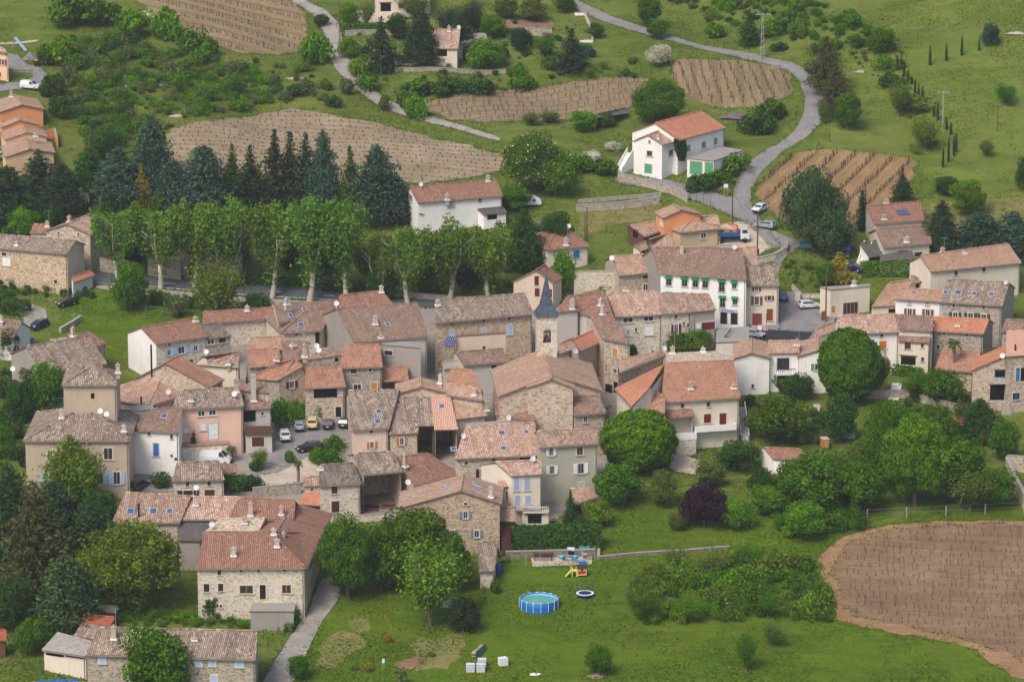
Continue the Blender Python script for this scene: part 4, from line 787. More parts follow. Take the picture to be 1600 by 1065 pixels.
# roads and pavings
sheet('main_road', [(120, 446), (140, 425), (180, 427), (280, 436), (380, 444), (480, 452), (560, 461), (660, 468), (740, 474), (800, 482), (800, 498), (720, 486), (640, 478), (560, 473), (480, 468), (400, 464), (330, 458), (240, 450), (150, 444)], m_road2, .10, 'grey main road running past the plane trees', smooth=1, jit=.03)
sheet('pavement', [(150, 446), (240, 452), (330, 461), (400, 467), (480, 471), (480, 476), (400, 474), (330, 470), (240, 463), (150, 452)], m_old, .16, 'pale pavement under the plane trees', jit=.05)
sheet('curving_road', [(880, -10), (905, 2), (960, 28), (1030, 50), (1100, 72), (1190, 88), (1240, 98), (1272, 118), (1288, 150), (1284, 190), (1262, 214), (1225, 236), (1190, 268), (1172, 300), (1176, 330), (1210, 362), (1256, 382), (1225, 402), (1210, 440), (1225, 470), (1290, 500), (1300, 540), (1160, 540), (1168, 505), (1216, 500), (1206, 440), (1208, 390), (1168, 350), (1100, 318), (1030, 298), (960, 285), (962, 276), (1040, 280), (1100, 296), (1142, 310), (1150, 290), (1160, 262), (1195, 236), (1240, 208), (1256, 180), (1258, 150), (1246, 122), (1215, 104), (1160, 92), (1060, 68), (960, 40), (905, 20)], m_road, .10, 'grey lane curving down from the hill to the square', jit=.05)
sheet('square', [(1166, 510), (1214, 500), (1215, 458), (1250, 455), (1285, 480), (1330, 475), (1345, 500), (1290, 530), (1160, 535)], m_road, .13, 'asphalt village square with parked cars', jit=.05, smooth=0)
sheet('fresh_asphalt', [(1178, 518), (1200, 516), (1270, 520), (1262, 532), (1180, 534)], m_new, .17, 'strip of fresh black asphalt on the square', jit=.03, smooth=0)
sheet('hill_lane', [(440, -10), (474, 0), (508, 16), (530, 38), (536, 70), (550, 98), (562, 120), (600, 155), (640, 172), (700, 190), (782, 216), (780, 222), (700, 199), (640, 184), (590, 166), (545, 132), (522, 105), (512, 75), (505, 50), (490, 24), (455, 2)], m_lane, .12, 'pale lane winding down between the vineyards', jit=.05)
sheet('driveway', [(-20, 84), (25, 84), (40, 100), (66, 108), (76, 120), (62, 138), (-10, 146), (-10, 134), (40, 128), (54, 118), (44, 110), (0, 108), (-20, 110)], m_road, .12, 'curved driveway of the orange houses', jit=.05)
sheet('garden_track', [(-10, 68), (60, 63), (60, 66), (-10, 71)], m_path, .14, 'thin pale garden track at the left edge', jit=.02, smooth=0)
sheet('foot_path', [(188, 108), (192, 98), (196, 120), (202, 136), (194, 138), (190, 124)], m_path, .10, 'short stony footpath on the scrubby slope', jit=.05)
sheet('car_park', [(440, 668), (450, 655), (560, 650), (560, 712), (540, 705), (520, 735), (480, 738), (420, 725), (375, 700), (340, 735), (280, 740), (300, 705), (400, 700)], m_road, .12, 'grey asphalt car park in the middle of the village', jit=.05)
sheet('gravel_square', [(400, 745), (440, 738), (470, 720), (512, 702), (512, 728), (505, 752), (440, 760), (395, 758)], m_path, .17, 'pale gravel area beside the car park', jit=.05)
sheet('courtyard', [(205, 768), (212, 735), (262, 742), (262, 770)], m_road, .12, 'small asphalt courtyard with a black car', jit=.03, smooth=0)
sheet('sloping_lane', [(500, 905), (535, 900), (530, 935), (500, 975), (455, 1075), (405, 1075), (450, 1000), (482, 955)], m_lane, .12, 'pale lane sloping down beside the farmhouse', jit=.05)
sheet('meadow_track', [(20, 480), (44, 474), (72, 484), (74, 498), (60, 505), (40, 520), (20, 530), (40, 500)], m_old, .12, 'short grey track with a parked car', jit=.05)
sheet('pool_terrace', [(830, 872), (925, 868), (925, 882), (832, 886)], m_path, .12, 'pale paved terrace with loungers', jit=.02, smooth=0)
sheet('alley', [(948, 640), (972, 625), (968, 690), (945, 700)], m_old, .1, 'narrow paved alley between church and houses', jit=.02, smooth=0)
sheet('terrace_ground', [(1050, 705), (1080, 715), (1130, 735), (1100, 745), (1045, 735)], m_path, .1, 'gravel terrace below the great cream house', jit=.05)
sheet('villa_drive', [(555, 15), (640, 22), (630, 34), (560, 38)], m_path, .12, 'pale gravel forecourt of the arched villa', jit=.05)
sheet('villa_drive', [(570, 95), (660, 92), (655, 104), (575, 106)], m_path, .12, 'pale gravel forecourt behind the tall spruce', jit=.05)
sheet('terrace_bed', [(790, 30), (860, 30), (868, 46), (790, 48)], soil_f, .12, 'reddish soil of the terraced orchard', jit=.05)
def pave_line(px, w, name, label, off=.2, mat=None):
    P = [hit(*p) for p in px]; mb = MB()
    for a, b in zip(P, P[1:]):
        d = Vector((b.x - a.x, b.y - a.y, 0)); L = d.length; d.normalize(); s = Vector((-d.y, d.x, 0)) * w / 2; n = max(1, int(L / 2))
        for k in range(n):
            q = [a + (b - a) * (k / n), a + (b - a) * ((k + 1) / n)]
            c = [q[0] - s, q[1] - s, q[1] + s, q[0] + s]; mb.face([Vector((v.x, v.y, G(v.x, v.y) + off)) for v in c])
    o = mb.build(name, mat or paint('white')); return tag(o, label, kind='structure')
pave_line([(150, 443), (240, 449), (330, 457), (400, 463), (480, 467), (560, 472)], .15, 'road_edge_line', 'white edge line of the main road', .135)
for k_, (a_, b_) in enumerate([((255, 443), (275, 444)), ((335, 449), (352, 450)), ((420, 456), (440, 457)), ((505, 462), (522, 463))]): pave_line([a_, b_], .15, 'road_marking', 'white dashed centre line on the main road', .137)
# ---------------- trees, shrubs, hedges ----------------
LEAFC = dict(g1=(94, 132, 20), g2=(80, 112, 24), g3=(60, 88, 30), y=(108, 130, 40), bl=(70, 94, 74), dk=(54, 74, 42), oak=(72, 90, 52), br=(84, 86, 48), pu=(52, 28, 44), pl=(98, 128, 44), ol=(98, 114, 48), gr=(98, 108, 66), wh=(196, 196, 170), gold=(158, 140, 52), cyp=(40, 64, 36), hd=(84, 116, 30), pink=(150, 110, 130), palm=(84, 96, 50), grass=(90, 112, 28))
@cached
def leafm(c):
    t = NT('foliage_' + c, 0.75, 0.15); b = lin(LEAFC[c]); a = t.n('ShaderNodeAttribute'); a.attribute_name = 'tone'
    oi = t.t.nodes.new('ShaderNodeObjectInfo')
    col = t.ramp(a.outputs['Fac'], [(0.0, mulc(b, 0.5)), (0.35, mulc(b, 0.85)), (0.7, mulc(b, 1.15)), (1.0, (b[0] * 1.8, b[1] * 1.6, b[2] * 1.3, 1))])
    hs = t.n('ShaderNodeHueSaturation', Saturation=1.06); t.l(col, hs.inputs['Color'])
    t.l(t.math('ADD', t.math('MULTIPLY', oi.outputs['Random'], 0.028), 0.49), hs.inputs['Hue'])
    t.l(t.math('ADD', t.math('MULTIPLY', oi.outputs['Random'], 0.34), 0.84), hs.inputs['Value'])
    t.out(hs.outputs[0]); tr = t.n('ShaderNodeBsdfTranslucent'); t.l(hs.outputs[0], tr.inputs[0])
    mx = t.n('ShaderNodeMixShader', Fac=0.28); t.l(t.b.outputs[0], mx.inputs[1]); t.l(tr.outputs[0], mx.inputs[2])
    t.l(mx.outputs[0], t.t.nodes['Material Output'].inputs[0]); return t.mat
@cached
def barkm(c): return flatm('bark_' + c, dict(brown=(92, 78, 64), pale=(176, 170, 150), grey=(120, 112, 100), vine=(78, 62, 52), dark=(60, 50, 42))[c], 0.95)
def unit(n): v = RS.normal(size=(n, 3)); return v / np.linalg.norm(v, axis=1, keepdims=True)
def quads(C, N, size, asp=1.0, tone=None, flat=0.55):
    """leaf faces at C with normals N blended with noise"""
    n = len(C); nn = N * flat + unit(n) * (1 - flat); nn /= np.linalg.norm(nn, axis=1, keepdims=True) + 1e-9
    r = unit(n); u = np.cross(nn, r); u /= np.linalg.norm(u, axis=1, keepdims=True) + 1e-9; w = np.cross(nn, u)
    s = (size * (0.6 + 0.8 * RS.rand(n)))[:, None] if np.isscalar(size) else size[:, None]
    a = u * s; b = w * s * asp
    V = np.stack([C - a, C - b * .7 + a * .15, C + a, C + b * .7 - a * .1], 1).reshape(-1, 3)
    return V, np.arange(n * 4).reshape(-1, 4), (RS.rand(n) if tone is None else tone)
def leafmesh(name, parts):
    V = np.concatenate([p[0] for p in parts]); k = 0; F = []; T = []
    for p in parts: F.append(p[1] + k); k += len(p[0]); T.append(p[2])
    F = np.concatenate(F); T = np.concatenate(T)
    me = bpy.data.meshes.new(name); me.vertices.add(len(V)); me.vertices.foreach_set('co', V.astype(np.float32).ravel())
    me.loops.add(F.size); me.loops.foreach_set('vertex_index', F.astype(np.int32).ravel())
    me.polygons.add(len(F)); me.polygons.foreach_set('loop_start', np.arange(0, F.size, 4, dtype=np.int32)); me.update(calc_edges=True)
    at = me.attributes.new('tone', 'FLOAT', 'FACE'); at.data.foreach_set('value', T.astype(np.float32))
    me.materials.append(leafm('g2')); return me
def blobcrown(name, rx, rz, zc, nl, lr, leaves, ls, squash=1.0, inner=.12, low=-.75):
    parts = []
    D = unit(nl * 3); D = D[D[:, 2] > low][:nl]
    k = 0.42 + 0.66 * RS.rand(len(D)) ** .6
    Cn = D * k[:, None] * np.array([rx, rx, rz]) * .78 + np.array([0, 0, zc])
    per = leaves // len(D)
    for c in Cn:
        r = lr * (0.5 + .85 * RS.rand()); d = unit(per); bump = 1 + .18 * np.sin(d[:, 0] * 7 + c[0] * 3) * np.sin(d[:, 1] * 6 + c[2]) + .15 * (RS.rand(per) - .5)
        P = c + d * (r * bump)[:, None] * np.array([1, 1, .82 * squash])
        t = np.clip(RS.normal(.45 + .45 * (RS.rand() - .5), .18, per), 0, 1)
        parts.append(quads(P, d, ls, tone=t))
    n = int(leaves * inner); d = unit(n) * (RS.rand(n) ** .4)[:, None] * np.array([rx, rx, rz]) * .75 + np.array([0, 0, zc]); parts.append(quads(d, unit(n), ls * 1.2))
    return leafmesh(name, parts)
def conifer(name, h, r, layers, per, ls, droop=.35, power=1.0, z0=.06, jit=.25):
    P = []; N = []
    for k in range(layers):
        f = (k + .5) / layers; z = h * (z0 + (1 - z0) * f); rr = r * (1 - f) ** power * (1 + jit * (RS.rand() - .5)) + .15
        nb = max(5, int(per * (rr / r) ** .8))
        for b in range(nb):
            a = 2 * PI * (b + RS.rand()) / nb; L = rr * (0.72 + .45 * RS.rand()); m = max(3, int(L / (ls * .55)))
            t = (np.arange(m) + RS.rand(m)) / m; x = L * t
            p = np.stack([np.cos(a) * x, np.sin(a) * x, z - droop * x * t + .12 * RS.normal(size=m)], 1) + RS.normal(size=(m, 3)) * .13 * (1 + .6 * x[:, None] / max(r, .1))
            P.append(p); N.append(np.tile([np.cos(a) * .3, np.sin(a) * .3, .9], (m, 1)))
    P = np.concatenate(P); N = np.concatenate(N); return leafmesh(name, [quads(P, N, ls, .6, flat=.5)])
def branchy(name, rx, h, nb, leaves, ls, z0=.3):
    """airy crown: leaf sprays along ascending branches"""
    parts = []
    for b in range(nb):
        a = RS.rand() * 2 * PI; rr = rx * (.3 + .7 * RS.rand()); top = h * (.55 + .45 * RS.rand() * (1 - .3 * rr / rx)); m = leaves // nb
        t = RS.rand(m) ** .6; x = rr * t ** .8; z = h * z0 + (top - h * z0) * t
        C = np.stack([np.cos(a) * x, np.sin(a) * x, z], 1) + RS.normal(size=(m, 3)) * np.array([.5, .5, .42]) * (rx / 4.5) * (.5 + t[:, None])
        parts.append(quads(C, unit(m), ls, tone=np.clip(RS.normal(.45 + .25 * (RS.rand() - .5), .2, m), 0, 1)))
    return leafmesh(name, parts)
def trunkmesh(name, h, r, forks, bark, lean=.06, spread=.35, fh=.45, seg=7):
    mb = MB(); rnd = random.Random(name); top = Vector((rnd.uniform(-1, 1) * lean * h, rnd.uniform(-1, 1) * lean * h, h * fh))
    mid = top * .5 + Vector((rnd.uniform(-.1, .1), rnd.uniform(-.1, .1), 0)) * h * .15
    mb.tube([(0, 0, -.8), (0, 0, .15), mid, top], [r * 1.35, r * 1.15, r * .9, r * .75], seg)
    for k in range(forks):
        a = 2 * PI * k / max(forks, 1) + rnd.random(); L = h * (1 - fh) * rnd.uniform(.65, .95); e = top + Vector((math.cos(a) * spread * L, math.sin(a) * spread * L, L))
        m = (top + e) / 2 + Vector((math.cos(a), math.sin(a), 0)) * L * .08
        mb.tube([top - UPZ * .2, m, e], [r * .62, r * .4, r * .1], 5)
        for q in range(2):
            a2 = a + rnd.uniform(-1.2, 1.2); s = m + (e - m) * rnd.random() * .5; mb.tube([s, s + Vector((math.cos(a2) * .3 * L, math.sin(a2) * .3 * L, .3 * L))], [r * .25, r * .06], 4)
    me = mb.build(name, barkm(bark)); d = me.data; bpy.data.objects.remove(me); d.polygons.foreach_set('use_smooth', [True] * len(d.polygons)); return d
KIND = {}
def kind(k, crowns, trunks, w, h): KIND[k] = (crowns, trunks, w, h)
kind('R', [blobcrown('crown_round', 4.5, 4.1, 4.6, 44, 1.45, 8000, .21, low=-.9) for _ in range(4)], [trunkmesh('trunk_round%d' % i, 8, .26, 4, 'brown', fh=.25) for i in range(2)], 9.6, 9.2)
kind('D', [blobcrown('crown_dense', 4.7, 4.2, 4.3, 60, 1.25, 13000, .17, inner=.2) for _ in range(2)], [trunkmesh('trunk_dense', 7, .3, 4, 'brown', fh=.2)], 9.8, 9.0)
kind('L', [blobcrown('crown_large', 8.2, 6.6, 7.2, 110, 1.7, 30000, .21, low=-.9, inner=.15)], [trunkmesh('trunk_large', 12, .5, 5, 'brown', fh=.2)], 17.5, 14.5)
def spherecrown(name, r, rz, zc, n, ls):
    d = unit(n); b = 1 + .09 * np.sin(d[:, 0] * 7 + 1) * np.sin(d[:, 1] * 6.3 + .5) * np.cos(d[:, 2] * 7.7) + .05 * np.sin(d[:, 0] * 13 + d[:, 2] * 11) + .05 * (RS.rand(n) - .5) + .03 * np.sin(d[:, 0] * 23) * np.sin(d[:, 2] * 21 + d[:, 1] * 17)
    P = d * b[:, None] * np.array([r, r, rz]) + np.array([0, 0, zc]); m = n // 5; Q = unit(m) * (.6 + .32 * RS.rand(m))[:, None] * np.array([r, r, rz]) + np.array([0, 0, zc])
    return leafmesh(name, [quads(P, d, ls, tone=np.clip(RS.normal(.5, .2, n), 0, 1), flat=.45), quads(Q, unit(m), ls * 1.3)])
kind('S', [spherecrown('crown_clipped', 6, 5.0, 5.4, 17000, .24)], [trunkmesh('trunk_clipped', 7, .35, 4, 'brown', fh=.2)], 12.2, 10.4)
kind('O', [branchy('crown_open', 4.2, 9.5, 60, 5200, .19, .16) for _ in range(4)], [trunkmesh('trunk_open%d' % i, 8.5, .2, 4, 'grey', fh=.25) for i in range(2)], 9.2, 9.8)
def planecrown():
    parts = []; ox, oy = RS.normal(size=2) * .6; nb = RS.randint(13, 20)
    for b in range(nb):
        a = RS.rand() * 2 * PI; rr = (3.2 + 1.6 * RS.rand()) * RS.rand() ** .5; top = 16.4 - .2 * rr * rr * RS.rand() - 2.2 * RS.rand(); bot = 5.0 + 4.5 * RS.rand(); m = int(5600 / nb)
        t = RS.rand(m); wdt = (1.2 + .6 * RS.rand()) * np.sin(np.clip(t * .85 + .1, 0, 1) * PI) ** .6 + .25; d = unit(m)
        x = rr * (.4 + .6 * np.sin(np.clip(t * 1.15, 0, 1) * PI / 2)); C = np.stack([np.cos(a) * x + ox * t, np.sin(a) * x + oy * t, bot + (top - bot) * t], 1) + d * (wdt * (.5 + .65 * RS.rand(m)))[:, None]
        parts.append(quads(C, d, .24, tone=np.clip(RS.normal(.5 + .4 * (RS.rand() - .5), .2, m), 0, 1)))
    m = 260; C = np.stack([RS.normal(size=m) * .8, RS.normal(size=m) * .8, 2.5 + 4.5 * RS.rand(m)], 1); parts.append(quads(C, unit(m), .22))
    return leafmesh('crown_plane', parts)
kind('P', [planecrown() for _ in range(7)], [trunkmesh('trunk_plane%d' % i, 14, .46, 3, 'pale', fh=.34, spread=.2) for i in range(3)], 7.8, 17.2)
kind('C', [conifer('crown_spruce', 12, 3.2, 24, 20, .32, .22, .8, .06, .6) for _ in range(3)], [trunkmesh('trunk_fir', 11, .2, 0, 'dark', fh=.95, lean=.01)], 4.4, 12)
kind('K', [conifer('crown_cedar', 11, 3.9, 30, 34, .30, .1, .5, .04, .6) for _ in range(3)], [trunkmesh('trunk_cedar', 10, .3, 0, 'dark', fh=.95, lean=.01)], 6.4, 11)
kind('Y', [conifer('crown_cypress', 6, .62, 34, 12, .14, -.9, .45, .03, .1) for _ in range(2)], [trunkmesh('trunk_cypress', 5, .07, 0, 'dark', fh=.9, lean=0)], 1.35, 6.2)
kind('N', [conifer('crown_pine', 13, 4.0, 20, 26, .27, -.02, .5, .12, .8) for _ in range(2)], [trunkmesh('trunk_pine', 12, .28, 0, 'brown', fh=.95, lean=.02)], 8.2, 13)
kind('B', [blobcrown('shrub', 1.45, 1.05, 1.05, 13, .68, 1300, .15, low=-.45) for _ in range(5)], None, 3.3, 2.35)
kind('U', [branchy('shrub_airy', 1.6, 2.3, 26, 900, .13, .02) for _ in range(4)], None, 3.5, 2.6)
def bare():
    mb = MB(); rnd = random.Random(4)
    for k in range(16):
        a = rnd.random() * 6.28; L = rnd.uniform(1, 2.4); p = Vector((0, 0, 0)); e = Vector((math.cos(a) * L * .45, math.sin(a) * L * .45, L)); mb.tube([p, e * .5 + Vector((.1, 0, .1)), e], [.06, .035, .012], 4)
        for q in range(5):
            s = e * rnd.uniform(.3, 1); mb.tube([s, s + Vector((rnd.uniform(-.4, .4), rnd.uniform(-.4, .4), rnd.uniform(.2, .6)))], [.02, .008], 3)
    o = mb.build('bare_twigs', barkm('grey')); d = o.data; bpy.data.objects.remove(o); return d
BARE = bare()
def palm():
    mb = MB(); rnd = random.Random(2)
    for k in range(34):
        a = rnd.random() * 6.28; up = rnd.uniform(-.5, 1.1); L = rnd.uniform(1.0, 1.5); pr = None
        for s in range(6):
            t = s / 5; x = L * t * math.cos(up * .7); z = L * t * math.sin(up) - .75 * t * t; w = .26 * (1 - t) ** .5 + .03; c = Vector((math.cos(a) * x, math.sin(a) * x, z)); sd = Vector((-math.sin(a), math.cos(a), -.35)) * w; sd2 = Vector((math.sin(a), -math.cos(a), -.35)) * w
            if pr: mb.face([pr[0], c, c + sd, pr[1]]); mb.face([pr[0], pr[2], c + sd2, c])
            pr = (c, c + sd, c + sd2)
    o = mb.build('palm_fronds', leafm('palm')); d = o.data; bpy.data.objects.remove(o)
    at = d.attributes.new('tone', 'FLOAT', 'FACE'); at.data.foreach_set('value', RS.rand(len(d.polygons)).astype(np.float32)); return d
PALM = palm()
TREECAT = dict(S='tree', L='tree', R='tree', D='tree', O='tree', P='tree', C='conifer', K='conifer', Y='cypress', N='pine', B='shrub', U='shrub', M='palm')
TREENAME = dict(S='broadleaf_tree', L='broadleaf_tree', R='broadleaf_tree', D='broadleaf_tree', O='open_tree', P='plane_tree', C='fir_tree', K='cedar_tree', Y='cypress', N='pine_tree', B='shrub', U='shrub')
def slotmat(o, m): 
    o.material_slots[0].link = 'OBJECT'; o.material_slots[0].material = m
TREES = []
def T(k, x, yb, w, h, col, label, group=None, P=None):
    p = P or hit(*zp((x, yb))); s = pxm(p); Wm = w / ZN[2] / s; Hm = h / ZN[2] / (s * .975); cr, tr_, w0, h0 = KIND[k]
    sx, sz = Wm / w0, Hm / h0; rz = random.uniform(0, 6.28); me = random.choice(cr)
    TREES.append((p.x, p.y, Wm / 2))
    if tr_ is None:
        o = bpy.data.objects.new(TREENAME[k], me); COL.objects.link(o); slotmat(o, leafm(col)); o.location = p - UPZ * .1 * Hm; o.scale = (sx, sx, sz); o.rotation_euler = (0, 0, rz)
        return tag(o, label, 'shrub', group)
    if 'flowering chestnut with' in label: rz = 0
    root = thing(TREENAME[k], p, label, TREECAT[k], group, rz); root.scale = (sx, sx, sz)
    a = bpy.data.objects.new('crown', me); COL.objects.link(a); a.parent = root; slotmat(a, leafm(col))
    b = bpy.data.objects.new('trunk', random.choice(tr_)); COL.objects.link(b); b.parent = root
    if k in 'RDOP' and sx > .3: b.scale = (1, 1, 1)
    return root
def TT(txt, group=None):
    for ln in txt.strip().split('\n'):
        a = ln.strip().split('|')
        if len(a) < 2: continue
        k, x, yb, w, h, c = a[0].split(); T(k, float(x), float(yb), float(w), float(h), c, a[1].strip(), a[2].strip() if len(a) > 2 else group)
Z(0, 0, 1)
TT('''P 186 442 62 128 pl|leftmost plane tree of the roadside row beside the stone gable
P 590 470 50 110 pl|slim plane tree before the blue atlas cedar
P 252 451 76 142 pl|plane tree with pale trunk standing before the roadside stone wall
P 304 448 66 146 pl|plane tree half hiding the stone gatehouse
P 362 453 78 148 pl|plane tree in front of the brown stone house
P 426 465 70 156 pl|plane tree with leaning pale trunk right of the brown stone house
P 484 473 84 176 pl|tallest plane tree of the row with a forked pale trunk
P 541 474 74 170 pl|plane tree with twin white stems beside the meadow gap
P 637 473 66 124 pl|plane tree behind the far red roof with slender trunk
P 702 474 76 138 pl|plane tree below the long white house
P 765 474 74 130 pl|rightmost plane tree above the rubble stone house
''', 'plane trees lining the main road')
TT('''R 36 372 54 50 g1|bright green round tree left of the stone gable
K 12 350 70 90 dk|dark cedar at the left edge below the orange houses
C 62 300 62 66 dk|dark fir at the foot of the orange terrace
K 98 330 60 74 dk|dark conifer beside the small pale shed
K 140 305 56 74 g3|green cedar above the stone house with pink roof
O 165 268 70 80 g3|leafy green tree on the slope above the cedars
K 186 318 66 88 bl|blue grey cedar left of the golden conifer
C 222 322 24 66 gold|slim golden conifer among blue cedars
K 238 300 64 118 bl|tall sparse grey cedar rising over the stony field edge
K 272 320 58 70 bl|low blue cedar right of the golden conifer
K 320 322 76 94 bl|broad blue cedar with rounded top
C 364 318 38 92 g3|slender green fir between blue cedar and dark firs
C 392 320 46 92 dk|first dark fir left of the tall dark cluster
C 430 328 48 124 dk|tall dark fir with pointed top behind plane trees
C 454 326 46 118 dk|dark fir in the middle of the fir cluster
C 478 328 48 120 dk|dark fir right of the cluster centre
K 506 330 46 126 bl|grey fir with two pointed tips above the field
C 548 338 36 108 g3|slim green fir between dark firs and blue cedar
K 590 345 78 118 bl|large blue atlas cedar left of the long white house
K 622 345 44 70 bl|drooping grey cedar touching the long white house
''', 'conifers behind the plane trees')
TT('''R 205 488 66 82 g2|round green tree on the meadow below the road
O 342 506 100 108 y|yellow green tree with spreading crown before the road
R 400 500 54 46 g3|dark green bushy tree left of the brown roofs
U 275 496 44 46 gr|greyish bare thicket beside the meadow swing
O 655 408 30 46 pu|small purple leaved tree between the plane trees
O 570 440 56 70 ol|half bare tree with pale trunks in the roadside garden
R 600 470 60 60 g3|dark tree in the roadside garden left of purple tree
R 668 460 56 60 g2|bushy green tree below the purple leaved tree
R 735 455 60 50 g3|dark green tree in the garden below white house
R 300 400 50 60 g3|dark tree between gatehouse and plane trees
R 215 420 50 55 g3|dark tree beside the roadside wall
R 452 420 60 60 g3|dark tree behind the tallest plane trunks
R 510 430 54 60 g3|shaded tree behind the roadside hedge
K 818 418 56 90 g3|layered green conifer left of small cream villa
R 879 458 46 72 g1|bright green poplar like tree beside the burgundy shuttered house
R 872 398 54 74 g3|green tree behind the small cream villa
R 800 330 60 44 g2|green bush tree before the white caravan
L 836 300 112 98 g2|huge flowering chestnut with pale blossoms above white house
R 868 308 74 64 g1|bright green tree right of the flowering chestnut
L 1028 196 98 76 g2|big dense tree above the orange roofed farmhouse
R 908 206 52 34 g1|low spreading fruit tree beside the open shed
R 948 200 30 26 g2|small round tree at the open shed
O 860 192 40 20 ol|pale orchard tree left of the fruit tree
O 828 196 34 22 ol|thin orchard tree near the vineyard edge
C 893 112 46 66 dk|dark fir beside the terraced orchard
R 812 82 42 40 dk|dark round tree in the villa garden
R 760 108 66 50 g1|light green tree with pale trunk in front of the grey villa wing
K 658 98 46 84 dk|dark pine hiding the left of the pink villa
C 596 114 38 86 dk|black green spruce with tall tip beside the villa drive
O 700 60 54 54 dk|dark garden tree above the pink roofed villa
O 738 50 46 52 dk|tall thin trunked tree behind the villa hedge
K 720 84 40 60 dk|dark pine above the pink villa roof
R 620 60 44 40 g3|dark garden tree left of the black green spruce
R 770 60 44 40 g2|green garden tree at the right end of the hedge
R 930 60 30 26 g2|small green tree below the curving lane
O 850 90 40 36 g2|airy green tree left of the dark terrace fir
R 545 40 40 36 g1|bright tree beside the pale lane at the arched villa
O 572 42 30 40 ol|grey olive tree in the villa forecourt
O 645 30 60 46 ol|large airy tree right of the arched villa
R 792 30 50 36 ol|orchard tree on reddish terrace
R 832 32 50 36 ol|second orchard tree on reddish terrace by the wall
R 884 20 40 34 g2|round green tree where the lane enters at the top
R 545 92 40 34 g1|light green bushy tree at the lane bend
R 1010 42 46 52 g2|roadside tree growing over the curving lane
R 1028 60 40 30 g2|smaller roadside tree below the lane
R 1032 104 44 36 wh|white blossoming shrub tree above the vineyard
N 1290 150 66 92 br|brown olive pine right of the road bend
N 1306 182 60 78 br|second brownish pine lower beside the road bend
R 1325 204 56 62 g2|dark green tree below the brownish pines
O 1286 196 20 42 ol|thin leaning sapling with pale trunk at the road bend
O 1404 184 44 62 ol|pale half bare tree along the cypress line
O 1446 236 56 56 y|reddish half bare tree on the pasture edge
O 1572 166 40 38 g2|small round tree alone on the pasture
O 1541 246 30 30 ol|tiny bare fruit tree on the pasture
R 1338 76 26 24 g2|small round bush tree on the upper pasture
R 1356 58 24 20 g2|dark bush on the upper pasture
R 1376 84 50 44 g2|light green tree group on the upper pasture
R 1546 74 32 40 bl|dark rounded tree on the upper right pasture
C 1170 72 28 56 g3|tall dark tree beside the lattice pylon
L 1270 394 112 140 oak|big dark evergreen oak beside the road junction
R 1302 402 80 84 oak|lower dark oak touching the blue tarpaulin
C 1308 398 40 50 bl|blue green fir right of the dark oak
Y 1347 362 16 66 cyp|tall cypress left of the solar panel house
C 1409 318 28 54 dk|dark fir above the solar panel house
K 1470 396 48 82 dk|dark fir right of the dark red roofed house
K 1530 398 80 66 bl|blue cedar mass behind the long cream building
K 1580 400 70 70 bl|blue cedar at the right edge
R 1512 336 62 60 g1|light green tree on the hay strip
R 1478 306 48 32 g3|dark hedge like tree below the pasture
R 1600 300 30 60 g3|dark tree cut by the right edge below pasture
C 1311 440 40 46 gold|golden leaved round conifer behind the cream building
R 1290 448 40 38 g2|green bushy tree beside the golden conifer
''', None)
